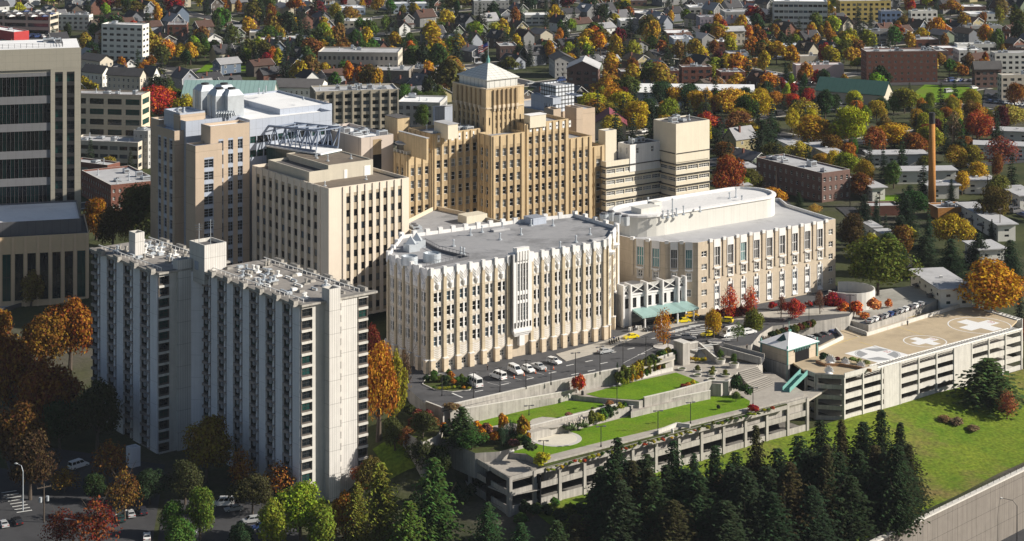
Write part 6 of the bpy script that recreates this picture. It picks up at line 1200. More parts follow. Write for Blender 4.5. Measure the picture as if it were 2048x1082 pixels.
NT = [
 ('maple_tree', 'rust orange tree at the left edge below the low flat building', 22, 850, 655, 130, 'wide', RU), ('maple_tree', 'large rust brown tree left of the apartment tower foot', 95, 880, 700, 140, 'wide', RU), ('maple_tree', 'orange topped tree touching the left side of the apartment tower', 140, 740, 578, 110, 'wide', (.24, .09, .01)), ('maple_tree', 'dark brown tree second from the left edge, halfway down', 40, 960, 790, 120, 'wide', (.1, .04, .01)),
 ('broadleaf_tree', 'dark green tree at the foot of the left apartment wing', 195, 905, 745, 110, 'wide', (.04, .05, .015)), ('broadleaf_tree', 'dark tree in deep shade left of the white van', 120, 900, 790, 90, 'wide', DG), ('broadleaf_tree', 'brownish small tree in front of the office podium, left', 62, 612, 536, 62, 'round', (.18, .12, .02)), ('broadleaf_tree', 'brownish small tree in front of the office podium, right', 150, 590, 522, 62, 'airy', (.12, .08, .02)),
 ('maple_tree', 'orange tree in the gap between office tower and dark green tree', 192, 480, 388, 62, 'round', (.32, .12, .01)), ('broadleaf_tree', 'big dark green tree behind the left apartment wing', 275, 500, 352, 120, 'wide', (.05, .06, .012)), ('broadleaf_tree', 'dark olive tree left of the big dark green tree behind the apartments', 225, 510, 400, 80, 'wide', (.06, .05, .012)),
 ('broadleaf_tree', 'olive yellow tree against the shaft between the apartment wings', 412, 965, 822, 118, 'wide', (.2, .13, .02)), ('broadleaf_tree', 'orange brown tree at the foot of the right apartment wing', 478, 980, 890, 74, 'airy', (.28, .13, .02)), ('broadleaf_tree', 'orange brown tree at the near corner of the apartment tower', 560, 1000, 915, 84, 'airy', (.3, .12, .02)),
 ('broadleaf_tree', 'rusty tree beside the concrete box at the apartment foot', 215, 985, 872, 90, 'airy', (.2, .09, .02)), ('broadleaf_tree', 'small golden brown tree beside the white van at lower left', 130, 985, 930, 70, 'airy', (.26, .12, .02)), ('broadleaf_tree', 'dark green shrubby tree below the white van at lower left', 190, 1005, 945, 60, 'round', DG),
 ('red_tree', 'dark red tree at the bottom left, left one', 120, 1100, 1012, 90, 'airy', (.12, .02, .01)), ('red_tree', 'dark red and orange tree at the bottom left, right one', 190, 1110, 988, 110, 'airy', (.17, .035, .012)), ('broadleaf_tree', 'green tree right of the parked saloons, left one', 345, 1075, 995, 60, 'round', GR), ('broadleaf_tree', 'taller green tree right of the parked saloons', 400, 1080, 970, 76, 'round', (.1, .15, .02)), ('broadleaf_tree', 'low green tree at the bottom edge below the green pair', 355, 1120, 1030, 90, 'round', GR),
 ('broadleaf_tree', 'yellow green tree below the near apartment corner', 600, 1090, 955, 120, 'wide', (.22, .27, .02)), ('broadleaf_tree', 'yellow green tree at the bottom edge with a red shrub beside it', 545, 1105, 990, 80, 'round', (.2, .22, .02)), ('orange_tree', 'orange tree at the bottom edge right of the apartment tower', 690, 1095, 978, 84, 'round', (.36, .16, .015)), ('broadleaf_tree', 'bright green tree at the bottom edge below the yellow green tree', 640, 1120, 1005, 90, 'round', (.16, .22, .02)),
 ('cedar_tree', 'yellow green cedar at the bottom left of centre', 765, 1095, 925, 130, 'deodar', (.15, .18, .02)), ('cedar_tree', 'dark green cedar in front of the curved ramp wall', 868, 1100, 915, 150, 'deodar', (.05, .09, .02)), ('cedar_tree', 'low dark cedar beside the near garage corner', 975, 1100, 1005, 90, 'deodar', (.035, .07, .02)), ('cedar_tree', 'green cedar at the bottom edge between the two large cedars', 815, 1120, 1000, 110, 'deodar', (.08, .12, .02)),
 ('red_tree', 'small red and orange tree at the right foot of the apartment tower', 728, 985, 922, 60, 'round', (.3, .07, .015)), ('orange_tree', 'tall orange and yellow tree between apartment tower and art deco wing', 757, 880, 668, 92, 'wide', (.42, .17, .015)), ('broadleaf_tree', 'yellow green tree leaning on the tall orange tree', 792, 850, 690, 52, 'round', (.3, .26, .02)), ('bare_tree', 'thin brown bare tree beside the art deco wing corner', 808, 800, 690, 34, 'airy', (.12, .07, .04)), ('maroon_tree', 'dark maroon tree between apartment tower and art deco wing', 747, 760, 640, 50, 'round', (.14, .03, .015)),
 ('pine_tree', 'dark green pine in the garden left of the orange shrubs', 925, 888, 812, 90, 'deodar', (.045, .075, .02)), ('broadleaf_tree', 'dark green round tree at the left end of the garage roof', 944, 900, 858, 70, 'round', (.05, .11, .02)), ('broadleaf_tree', 'dark olive tree under the maroon shrubs at the ramp', 846, 876, 820, 60, 'round', (.06, .06, .02)),
 ('orange_tree', 'orange street tree in front of the entrance canopy', 1327, 690, 624, 36, 'col', (.42, .2, .015)), ('golden_tree', 'golden street tree between the taxis', 1428, 676, 614, 46, 'round', (.5, .26, .015)), ('broadleaf_tree', 'young green tree behind the white truck', 1475, 682, 640, 34, 'airy', (.12, .16, .04)), ('broadleaf_tree', 'bigger olive green tree above the brick kiosk', 1506, 690, 612, 56, 'round', (.13, .16, .02)),
 ('red_tree', 'red orange tree with bare top against the long wing, left one', 1459, 640, 566, 46, 'airy', (.5, .06, .02)), ('red_tree', 'red orange tree with bare top against the long wing, right one', 1500, 636, 568, 42, 'airy', (.55, .07, .02)), ('red_tree', 'small crimson tree at the kerb below the long wing', 1590, 640, 594, 48, 'round', (.45, .03, .02)), ('red_tree', 'crimson tree at the right corner of the long wing', 1664, 640, 580, 58, 'round', CRM),
 ('bare_tree', 'thin bare tree against the long wing, left one', 1562, 636, 585, 22, 'airy', (.2, .1, .06)), ('bare_tree', 'thin bare tree against the long wing, right one', 1640, 628, 575, 22, 'airy', (.2, .1, .06)),
 ('broadleaf_tree', 'big olive green tree between the round wall and the rowhouse', 1756, 590, 466, 150, 'wide', (.1, .13, .018)), ('broadleaf_tree', 'dark tree with orange tips behind the right end of the long wing', 1702, 500, 420, 60, 'round', (.08, .05, .015)), ('orange_tree', 'huge golden orange tree at the right edge', 1985, 640, 512, 165, 'wide', (.48, .2, .012)), ('golden_tree', 'golden tree in front of the rowhouses left of the huge orange tree', 1903, 500, 420, 86, 'wide', (.42, .24, .015)),
 ('broadleaf_tree', 'dark tree with orange top right of the brick chimney', 1990, 455, 362, 76, 'wide', (.1, .07, .015)), ('rust_tree', 'rust red tree beside the cream hospital building', 1455, 405, 300, 78, 'wide', (.26, .07, .015)), ('orange_tree', 'small orange tree behind the rounded rooftop storey', 1545, 415, 372, 56, 'round', (.46, .2, .015)), ('orange_tree', 'low golden tree behind the upper storey, left of the fir', 1508, 405, 380, 40, 'round', (.5, .26, .015)), ('willow_tree', 'yellow willow in front of the white rowhouses', 1597, 322, 280, 60, 'round', (.45, .3, .04)), ('golden_tree', 'golden low tree right of the yellow willow', 1647, 335, 303, 50, 'wide', (.4, .25, .02)),
 ('willow_tree', 'pale yellow tree behind the brick block', 1722, 360, 312, 40, 'airy', (.45, .33, .06)), ('willow_tree', 'thin golden tree on the roof edge side of the long wing', 1630, 430, 405, 36, 'airy', (.45, .3, .05)),
 ('maple_tree', 'large golden maple left of the yellow green tree', 1627, 296, 226, 108, 'wide', (.4, .2, .012)), ('broadleaf_tree', 'tall yellow green tree in the middle of the right background', 1703, 300, 202, 80, 'wide', (.36, .38, .012)), ('maple_tree', 'large golden maple right of the yellow green tree', 1782, 300, 240, 92, 'wide', (.46, .27, .015)), ('broadleaf_tree', 'tall yellow tree left of the dark firs on the right', 1518, 248, 170, 70, 'wide', (.42, .3, .015)), ('orange_tree', 'orange tree behind the tall yellow tree', 1552, 215, 180, 50, 'round', (.45, .2, .02)),
 ('broadleaf_tree', 'yellow green feathery tree below the golden maple, left', 1605, 262, 192, 76, 'airy', (.35, .24, .03)), ('red_tree', 'large red orange tree near the right edge', 1955, 290, 214, 70, 'wide', (.35, .07, .02)), ('willow_tree', 'wide pale yellow green trees at the right edge', 2020, 262, 205, 96, 'wide', (.33, .3, .05)), ('red_tree', 'reddish bare crowned tree over the long dark roofed rowhouse', 2000, 345, 268, 90, 'airy', (.22, .05, .03)), ('orange_tree', 'orange and olive tree right of the chimney top', 1912, 342, 286, 64, 'round', (.32, .2, .02)), ('red_tree', 'dark red tree left behind the chimney', 1860, 300, 245, 56, 'round', (.25, .04, .02)), ('olive_tree', 'pale olive bare tree left of the large red tree', 1908, 290, 218, 44, 'airy', (.2, .16, .07)),
 ('fir_tree', 'large dark spreading fir left of the golden maple', 1527, 320, 240, 96, 'deodar', (.025, .045, .02)), ('cedar_tree', 'dark spreading cedar at the right edge above the helideck', 1975, 806, 716, 170, 'deodar', (.045, .075, .02)), ('rust_tree', 'rust coloured small tree in front of the dark cedar at the right edge', 2014, 840, 776, 50, 'airy', (.3, .1, .04)),
 ('fir_tree', 'dark fir in front of the rowhouses left of the chimney', 1822, 420, 370, 60, 'deodar', FIR), ('fir_tree', 'tall dark fir left of the chimney foot', 1815, 470, 388, 66, 'deodar', FIR), ('fir_tree', 'pointed fir right of the chimney', 1902, 405, 358, 30, 'fir', FIR), ('fir_tree', 'dark fir behind the long wing corner', 1725, 470, 388, 60, 'deodar', FIR), ('fir_tree', 'dark broad fir above the olive green tree', 1800, 500, 430, 80, 'deodar', FIR), ('fir_tree', 'small pointed fir on the lawn side of the rowhouses', 1982, 480, 438, 24, 'fir', FIR),
 ('fir_tree', 'dark fir left of the golden tree, above the rowhouse', 1850, 545, 470, 84, 'deodar', FIR), ('fir_tree', 'dark fir directly under the golden tree', 1905, 560, 478, 84, 'deodar', FIR), ('fir_tree', 'dark fir near the right edge above the huge orange tree', 2020, 560, 480, 80, 'deodar', FIR), ('fir_tree', 'dark fir between the golden tree and the huge orange tree', 1955, 535, 465, 76, 'deodar', FIR), ('maple_tree', 'dark orange tree at the very left edge, above the rust brown tree', -10, 780, 600, 120, 'wide', (.2, .08, .01)), ('maple_tree', 'deep orange tree below the low flat building, second', 85, 760, 612, 110, 'wide', (.17, .07, .01)), ('broadleaf_tree', 'shaded dark tree between the rust trees and the white van', 60, 1000, 850, 110, 'wide', (.05, .035, .012)), ('broadleaf_tree', 'shaded brown tree right of the white van at lower left', 250, 1040, 930, 80, 'airy', (.16, .08, .02)), ('broadleaf_tree', 'dark low tree before the concrete box', 300, 1010, 930, 80, 'wide', DG), ('broadleaf_tree', 'dark green tree before the middle of the right apartment wing', 370, 1010, 915, 90, 'wide', (.05, .06, .018)), ('broadleaf_tree', 'dark tree in the shade at the foot of the right apartment wing', 505, 1030, 940, 90, 'wide', (.05, .05, .018)), ('broadleaf_tree', 'dark green tree in the shade below the parked roof rack van', 480, 1110, 1040, 70, 'round', DG), ('broadleaf_tree', 'olive tree under the orange tree beside the apartments', 740, 1000, 905, 60, 'round', (.12, .1, .02)), ('cedar_tree', 'yellow green cedar left of the large bottom cedar', 715, 1110, 965, 90, 'deodar', (.13, .15, .02)), ('cedar_tree', 'dark cedar at the bottom edge right of the near garage corner', 1040, 1130, 1045, 90, 'deodar', (.03, .06, .02)), ('cedar_tree', 'dark low cedar between the garage corner and the fir row', 1110, 1125, 1040, 90, 'deodar', (.035, .06, .02)), ('broadleaf_tree', 'dark tree in front of the ramp corner left of the garage', 842, 945, 868, 64, 'round', (.045, .05, .016)), ('broadleaf_tree', 'dark green tree at the ramp foot beside the garage side wall', 878, 958, 885, 60, 'round', (.04, .055, .018)), ('maple_tree', 'rusty small tree at the ramp behind the curved wall', 812, 905, 850, 48, 'airy', (.2, .06, .02)), ('broadleaf_tree', 'olive tree in the dip between the apartment tower and the ramp', 790, 900, 830, 56, 'round', (.07, .075, .02)), ('fir_tree', 'small fir behind the roof of the long wing, next to the street', 1598, 420, 385, 34, 'fir', FIR),
]
for n_, l_, cx, ba, to, w_, kd, cl in NT: near(n_, l_, cx, ba, to, w_, kd, cl)
# the wall of firs in front of the garage
firs = [(1240, 1060, 872, 64), (1205, 1085, 935, 60), (1290, 1070, 905, 66), (1345, 1060, 880, 62), (1385, 1075, 905, 60), (1425, 1060, 890, 70), (1470, 1050, 905, 60), (1515, 1045, 850, 66), (1560, 1050, 895, 70), (1600, 1035, 872, 70), (1645, 1010, 838, 66), (1685, 985, 838, 62), (1722, 985, 842, 66), (1762, 985, 820, 64), (1795, 1000, 845, 60), (1820, 1000, 890, 60), (1310, 1110, 950, 90), (1400, 1110, 940, 90), (1490, 1110, 935, 90), (1575, 1095, 925, 86), (1650, 1070, 905, 86), (1720, 1050, 900, 84), (1780, 1020, 900, 80), (1240, 1120, 960, 90), (1150, 1115, 1030, 70), (1450, 1130, 1000, 90), (1350, 1130, 1000, 90), (1550, 1120, 985, 90), (1625, 1100, 970, 80), (1700, 1075, 950, 80), (1755, 1050, 940, 70), (1265, 1100, 920, 70), (1530, 1075, 930, 80), (1612, 1060, 915, 74), (1370, 1095, 935, 80), (1455, 1085, 930, 80), (1680, 1030, 905, 70), (1745, 1015, 890, 66), (1815, 1025, 930, 60)]
rf = random.Random(12)
for i in range(26): x = rf.uniform(1200, 1800); firs.append((x, rf.uniform(1060, 1120)-(x-1200)*.09, rf.uniform(915, 980)-(x-1200)*.06, rf.uniform(60, 90)))
firs.sort()
for i, (x, b0, t0, w_) in enumerate(firs): near('fir_tree', 'dark fir in the row below the garage, %s from the left' % nth(i), x, b0, t0, w_*1.85, ('fir', 'deodar', 'fir', 'deodar')[i % 4], (.022, .038, .014) if i % 4 else (.045, .042, .015), 'row of dark firs below the garage')
# garden shrubs
def shrubs(phrase, grp, L_, z=None, cat='shrub', name='shrub'):
    L_ = sorted(L_, key=lambda a: a[0])
    for i, (x, y, w_, h_, c_) in enumerate(L_):
        g = G(x, y) if z is None else W(x, y, z); s = g.y/F; tree(name, (phrase+', %s from the left' % nth(i)) if len(L_) > 1 else phrase, g.x, g.y, g.z, h_*s, w_*s, 'bush', c_, grp if len(L_) > 1 else None, cat)
rr = random.Random(4)
shrubs('shrub in the hedge along the driveway wall', 'hedge shrubs along the driveway', [(1243+i*7.2+rr.uniform(-2, 2), 769-i*3.3+rr.uniform(-1, 2), rr.uniform(28, 38), rr.uniform(30, 42), rr.choice([OL, GR, (.2, .2, .02), DG, DG, (.3, .22, .02)])) for i in range(15)]+[(1247+i*9+rr.uniform(-2, 2), 774-i*3.9, rr.uniform(10, 16), rr.uniform(14, 22), rr.choice([YG, OL, GO, GR, (.4, .15, .02)])) for i in range(10)], -2.6)
0 and shrubs('bright low plant in front of the driveway hedge', 'low bright plants before the hedge', [(1242+i*11+rr.uniform(-2, 2), 773-i*3.6, 10, 12, rr.choice([YG, OR, GO, YG, RE])) for i in range(9)], -2.8)
shrubs('shrub beside the curved planter at the stair tower', 'shrubs at the stair tower', [(1380+i*6, 725-abs(i-3), 11, 11, rr.choice([YE, GR, YG])) for i in range(6)], -2.9)
shrubs('shrub on the planting island behind the shuttle bus', 'planting island shrubs', [(850+rr.random()*84, 772-rr.random()*18, rr.uniform(14, 24), rr.uniform(10, 20), rr.choice([DG, DG, GR, OL, (.35, .12, .02), GR])) for i in range(18)], .15)
shrubs('low bright plant at the rim of the planting island', 'island rim plants', [(868+i*10, 778+2*math.sin(i), 12, 7, rr.choice([YG, YG, OR, GR])) for i in range(8)], .15)
shrubs('shrub on the garden bank left of the columnar evergreens', 'shrubs on the garden bank', [(875+i*9.5+rr.uniform(-4, 4), 858+i*2+rr.uniform(-8, 14), rr.uniform(24, 38), rr.uniform(20, 38), rr.choice([DG, OL, GR, OR, DG, (.14, .06, .05), DG])) for i in range(20)], -5.4)
shrubs('maroon shrub at the top of the ramp left of the garden', 'maroon ramp shrubs', [(856, 848, 40, 34, (.2, .04, .03)), (868, 862, 38, 32, (.4, .1, .03)), (836, 842, 34, 28, (.2, .05, .03)), (822, 836, 36, 30, (.05, .06, .02)), (830, 858, 36, 28, (.12, .04, .02))], -3.2)
shrubs('brownish shrub on the planter at the left end of the driveway wall', None, [(903, 818, 44, 14, (.2, .12, .06))], .4)
shrubs('orange garden shrub beside the left round seating', 'orange garden shrubs', [(1003, 862, 26, 42, (.5, .22, .02)), (1046, 880, 42, 56, (.4, .2, .02)), (1056, 890, 20, 30, (.45, .15, .03))], -5)
shrubs('round red tree shaped shrub on the path by the driveway wall', None, [(1160, 792, 38, 50, (.5, .09, .03))], -3.2)
shrubs('dark round shrub beside the plaza steps', 'dark round shrubs by the steps', [(1472, 782, 42, 38, (.03, .06, .02)), (1492, 790, 36, 26, (.04, .08, .02))], -6)
shrubs('small round shrub on the lower lawn', None, [(1436, 819, 11, 11, (.03, .05, .02))], -6.5)
shrubs('crimson shrub at the right end of the front planter', None, [(1504, 826, 32, 20, CRM)], -7.2)
shrubs('yellow shrub at the lamp on the lawn corner', None, [(1084, 934, 46, 34, (.4, .36, .02))], -7.2)
shrubs('shrub by the pampas grass under the middle lawn wall', 'shrubs under the middle lawn wall', [(1184+i*11, 849-i*4+rr.uniform(-2, 2), rr.uniform(22, 32), rr.uniform(22, 36), rr.choice([OL, DG, GR, YG, (.15, .14, .05)])) for i in range(8)], -6.5)
shrubs('pinkish shrub on the front edge of the middle lawn', 'pinkish shrubs on the middle lawn', [(1136, 836, 20, 14, (.3, .14, .1)), (1218, 812, 22, 14, (.3, .16, .06)), (1186, 822, 14, 10, (.12, .16, .04))], -4.3)
shrubs('red and yellow shrub at the right corner of the upper lawn', 'shrubs on the upper lawn corner', [(1366, 776, 20, 10, (.25, .05, .03)), (1376, 773, 18, 10, (.4, .12, .02)), (1386, 769, 14, 12, YE)], -2.9)
shrubs('low flowering plant along the lower lawn wall', 'low plants along the lower lawn wall', [(1268+i*9, 832-i*2.6, 11, 7, rr.choice([YE, GO, RU, YG, (.3, .2, .1)])) for i in range(17)], -6.5)
shrubs('plant in the front planter strip of the garage roof', 'front planter strip plants', [(1095+i*9.2, 942-i*2.48+rr.uniform(-3, 3), rr.uniform(9, 15), rr.uniform(5, 10), rr.choice([YG, YG, GR, (.3, .3, .03), YE, RE, OL])) for i in range(50)], -7.1)
shrubs('crimson shrub under the long wing beside the walk', 'crimson shrubs under the long wing', [(1435+i*12, 640-i*1.4, 28, 26, rr.choice([CRM, (.3, .02, .02), MA])) for i in range(6)]+[(1545, 619, 24, 18, CRM), (1568, 620, 20, 18, CRM), (1618, 613, 20, 14, CRM), (1634, 612, 20, 14, MA)], .1)
shrubs('bright orange red shrub below the round white wall', 'orange red shrubs by the round wall', [(1690, 634, 38, 36, (.6, .12, .03)), (1714, 634, 40, 38, (.62, .14, .04)), (1747, 628, 42, 38, (.62, .2, .07)), (1778, 616, 24, 22, (.6, .14, .05)), (1730, 637, 34, 14, (.5, .14, .05))], -2)
shrubs('shrub on the slope behind the kiosk ramp', 'shrubs on the ramp slope', [(1545+i*9, 680-i*2.5, 22, 22, rr.choice([DG, (.12, .03, .02), OL])) for i in range(10)], -2)
shrubs('shrub in the brown planter on the landing deck', 'shrubs in the deck planter', [(1645+rr.uniform(-2, 2), 722, 26, 20, DG), (1675, 722, 18, 10, MA), (1690, 724, 20, 12, OL), (1704, 724, 20, 12, (.2, .25, .06)), (1718, 727, 20, 12, (.25, .26, .08)), (1734, 732, 22, 14, (.25, .28, .08))], -3.9)
shrubs('rough bush on the bank below the near garage wall', 'rough bushes below the garage wall', [(1040+i*13+rr.uniform(-5, 5), 1045-i*3.5+rr.uniform(-14, 26), rr.uniform(26, 44), rr.uniform(20, 36), rr.choice([DG, GR, OL, DG, (.1, .12, .02)])) for i in range(18)], None)
shrubs('bush on the bank left of the near garage corner', 'bushes left of the garage corner', [(830+i*16, 985+rr.uniform(-20, 30), rr.uniform(26, 44), rr.uniform(20, 36), rr.choice([DG, GR, DG, YE if i == 6 else DG])) for i in range(9)], None)
shrubs('brown dry bush on the motorway bank', 'dry bushes on the bank', [(1890, 845, 36, 16, (.22, .15, .07)), (1915, 850, 40, 18, (.2, .12, .07)), (1945, 862, 40, 14, (.2, .14, .07)), (1700, 1045, 30, 10, (.2, .1, .05))], None)
for i in range(6):
    v = W(1004+i*8.5, 893-i*3, -5.6); s = v.y/F; tree('columnar_evergreen', 'dark columnar evergreen in the garden group of six, %s from the left' % nth(i), v.x, v.y, v.z, (38+3*(i % 3))*s, 13*s, 'col', (.03, .06, .035), 'columnar evergreens in the garden')
v = W(1234, 764, -3); tree('small_conifer', 'small pointed conifer at the left end of the driveway hedge', v.x, v.y, v.z, 5.6, 2, 'fir', (.04, .07, .03)); v = W(1472, 803, -6.5); tree('lawn_tree', 'small crooked green tree on the lower lawn', v.x, v.y, v.z, 3, 3, 'round', (.12, .17, .03))
for i, (x, y) in enumerate(((1140, 866), (1164, 860))):
    v = W(x, y, -6.5); r = tag(link('pampas_grass', None, v), 'pampas grass clump with cream plumes, %s one' % ('left', 'right')[i], 'ornamental grass', 'pampas grass clumps'); link('foliage', CR['bush'][0], parent=r, scale=(4.6, 4.6, 3), color=(.1, .14, .05)); mb = MB()
    for k in range(26): t, a = rr.random()*6.28, rr.uniform(.3, 1.9); p = (math.cos(t)*a, math.sin(t)*a*.8, rr.uniform(2.4, 3.6)); mb.tube([(p[0]*.5, p[1]*.5, 1.5), (p[0]*.9, p[1]*.9, p[2]-.6), (p[0]*1.02, p[1], p[2])], [.03, .16, .04], 5)
    link('plumes', mb.mesh('plumes', pampas), parent=r)
# ================================================================ small things
def lampmesh():
    p = MB(); p.tube([(0, 0, -.1), (0, 0, 6.0)], .1, 6); p.cyl((0, 0), .22, -.1, .5, 8); a = MB(); a.box(-.9, .9, -.05, .05, 5.85, 5.97); h = MB(); h.box(-.38, .38, -.24, .24, -.1, .12); h.box(-.3, .3, -.18, .18, -.14, -.1, 1); return p.mesh('pole', [darkm]), a.mesh('arm', [darkm]), h.mesh('lamp_head', [greyd, white])
LP, LA, LH = lampmesh()
def lamp(label, x, y, z, h, grp, two=True):
    r = tag(link('street_lamp', None, (x, y, z), R.random()*.6), label, 'street lamp', grp); s = h/6
    link('pole', LP, parent=r, scale=(1, 1, s)); link('arm', LA, (0, 0, 5.9*(s-1)), parent=r)
    for sx in ((-1, 1) if two else (1,)): link('lamp_head', LH, (sx*.95, 0, 5.9*s), parent=r)
for i, (x, y0, y1) in enumerate(sorted([(884, 792, 749), (947, 797, 745), (1000, 785, 735), (1052, 777, 720), (1102, 769, 716), (1151, 757, 705), (1200, 748, 693), (1246, 738, 682), (1292, 727, 673), (1336, 712, 661)])): v = W(x, y0, .9 if i else 0); lamp('dark lamp post along the driveway wall, %s from the left' % nth(i), v.x, v.y, v.z, (y0-y1)*v.y/F, 'driveway lamp posts')
for i, (x, y0, y1, z) in enumerate(sorted([(1058, 830, 811, -4.3), (1087, 912, 881, -6.5), (1202, 893, 852, -6.5), (1234, 809, 770, -3), (1316, 862, 821, -6.5), (1381, 847, 804, -6.5), (1506, 810, 775, -6.5), (1448, 655, 612, 0), (1618, 650, 602, 0), (1700, 625, 590, 0)])): v = W(x, y0, z); lamp('dark lamp post among the lawns and walks, %s from the left' % nth(i), v.x, v.y, v.z, (y0-y1)*v.y/F, 'garden lamp posts')
def slight(label, px, py, h, ang, arm=2.6, z=None, col=None):
    v = G(px, py) if z is None else W(px, py, z); r = tag(link('street_light', None, v, ang), label, 'street light'); m = col or zinc
    mb = MB(); mb.tube([(0, 0, 0), (0, 0, h*.85), (arm*.3, 0, h*.97), (arm, 0, h)], [.16, .11, .08, .06], 7); link('pole', mb.mesh('pole', m), parent=r); mb = MB(); mb.tube([(arm-.1, 0, h), (arm+.4, 0, h+.02), (arm+.9, 0, h-.04)], [.1, .22, .1], 6); link('lamp_head', mb.mesh('lamp_head', white), parent=r)
slight('tall curved street light beside the motorway at the bottom right', 2034, 1085, 11.5, D(165), 3.8, -39, darkm); slight('pale street light by the crosswalk at the lower left', 46, 1022, 11.5, D(160), 1.6); slight('street light at the bottom edge over the dark red tree', 158, 1110, 8.5, D(180), 2.6); slight('street light rising behind the left apartment wing', 353, 505, 12, D(175), 2.4); slight('street light between the office podium and the apartments', 126, 600, 10, D(20), 2)
# utility poles
def upole(label, x, y, z, h, ang, tr=False):
    r = tag(link('utility_pole', None, (x, y, z), ang), label, 'utility pole'); mb = MB(); mb.tube([(0, 0, -.5), (0, 0, h)], [.2, .13], 6); link('pole', mb.mesh('pole', bark), parent=r); mb = MB(); mb.box(-1.8, 1.8, -.08, .08, h-1.0, h-.8)
    for s in (-1.6, -.6, .6, 1.6): mb.cyl((s, 0), .07, h-.8, h-.5, 5)
    link('crossarm', mb.mesh('crossarm', bark), parent=r)
    if tr:
        for s in (-.9, .9): mb = MB(); mb.cyl((s, 0), .38, h-4.4, h-3.2, 10); link('transformer', mb.mesh('transformer', zinc), parent=r)
g = G(88, 1045); upole('dark utility pole with two grey transformers at the lower left', g.x, g.y, g.z, 9.5, .6, True)
for i, (x, y, h) in enumerate(((1533, 300, 13), (1704, 330, 12), (1759, 455, 13), (2000, 480, 12), (1905, 300, 11), (1552, 402, 12), (1700, 412, 11), (1975, 405, 11), (1128, 190, 12), (1378, 210, 10), (730, 105, 14), (1262, 105, 12), (1530, 40, 12), (1846, 240, 10), (1935, 75, 11), (1996, 95, 12))): g = G(x, y); upole('thin dark utility pole in the background, %s in a list from the chimney side outward' % nth(i) if 0 else ('thin utility pole standing ' + ('behind the dark spreading fir', 'behind the brick block', 'between the firs and the rowhouses left of the chimney', 'beside the white rowhouse end at the right', 'right of the chimney top', 'in front of the brick block, left', 'in front of the brick block, right', 'on the street right of the chimney', 'right of the tower pyramid', 'behind the white warehouse', 'above the far beige office', 'above the townhouses near the top', 'near the purple grey block at the top', 'by the sports field', 'above the gabled brown hall', 'left of the bright white block')[i]), g.x, g.y, g.z, h, .3*i)
# power lines sagging between poles in front of the brick block
mb = MB(); ln = [G(1552, 402), G(1700, 412), G(1759, 455)]
for hh in (11, 10.4):
    for a, c in zip(ln, ln[1:]):
        pts = [a+(c-a)*(k/8)+Vector((0, 0, hh-1.2*4*(k/8)*(1-k/8))) for k in range(9)]; mb.tube(pts, .035, 3)
tag(stuff('power_line', mb, darkm), 'thin power lines sagging in front of the brick block', 'power line'); del bpy.data.objects['power_line']['kind']
# traffic cones, planters, benches, ornaments, bins
for i, (x, y) in enumerate(((1028, 757), (1048, 752), (1071, 747), (1091, 743), (1107, 739))):
    v = W(x, y, .01); r = tag(link('traffic_cone', None, v), 'orange traffic cone in front of the parked vans, %s from the left' % nth(i), 'traffic cone', 'traffic cones by the parked vans'); mb = MB(); mb.box(-.26, .26, -.26, .26, 0, .06); link('base', mb.mesh('base', darkm), parent=r); mb = MB(); mb.cyl((0, 0), .2, .05, 1.0, 10, r1=.06); mb.cyl((0, 0), .17, .5, .62, 10, 1, r1=.15); link('cone', mb.mesh('cone', [orangep, white]), parent=r)
PLN = [(1364, 740, 1.3, 0), (1395, 752, 1.3, 0), (1395, 743, 1.3, 1), (1423, 761, 1.3, 0), (1423, 752, 1.3, 1), (1426, 745, 1.3, 1), (1451, 752, 1.6, 1), (1441, 727, 1.5, 2), (1468, 735, 1.5, 2)]
for i, (x, y, r_, k) in enumerate(sorted(PLN)):
    v = W(x, y, -3); r = tag(link('round_planter', None, v), 'round concrete planter %son the plaza, %s from the left' % (('empty ', 'planted ', 'tall ')[k], nth(i)), 'planter', 'round plaza planters'); mb = MB(); h = .55 if k < 2 else 1.3; n = 20
    mb.cyl((0, 0), r_*.8, 0, h, n, r1=r_, cap=False); mb.cyl((0, 0), r_-.22, h-.15, h, n, 0, cap=False)
    for j in range(n): t, u = 6.2832*j/n, 6.2832*(j+1)/n; mb.quad((r_*math.cos(t), r_*math.sin(t), h), (r_*math.cos(u), r_*math.sin(u), h), ((r_-.22)*math.cos(u), (r_-.22)*math.sin(u), h), ((r_-.22)*math.cos(t), (r_-.22)*math.sin(t), h))
    link('bowl', mb.mesh('bowl', concl), parent=r); mb = MB(); mb.cyl((0, 0), r_-.2, h-.3, h-.15, n); link('soil', mb.mesh('soil', bedm), parent=r)
    if k: tree('planter_shrub', 'shrub growing in a plaza planter, %s from the left' % nth(i), v.x, v.y, v.z+h-.2, (1.6, 1.8, 3.2)[k], (1.8, 2, 2.2)[k], 'bush' if k < 2 else 'round', (.16, .17, .03) if i % 2 else GR, 'planter shrubs on the plaza', 'shrub')
for i, (x, y, a) in enumerate(((1283, 754, 40), (1322, 742, 40), (1142, 783, 160))):
    v = W(x, y, -3); r = tag(link('bench', None, v, D(a-6)), ('white bench along the low planter wall, left', 'white bench along the low planter wall, right', 'white bench beside the round red shrub')[i], 'bench', 'white garden benches'); mb = MB(); mb.box(-1.9, 1.9, -.3, .3, .38, .48); link('seat', mb.mesh('seat', white), parent=r)
    for s in (-1.5, 1.5): mb = MB(); mb.box(s-.12, s+.12, -.25, .25, 0, .38); link('leg', mb.mesh('leg', concl), parent=r)
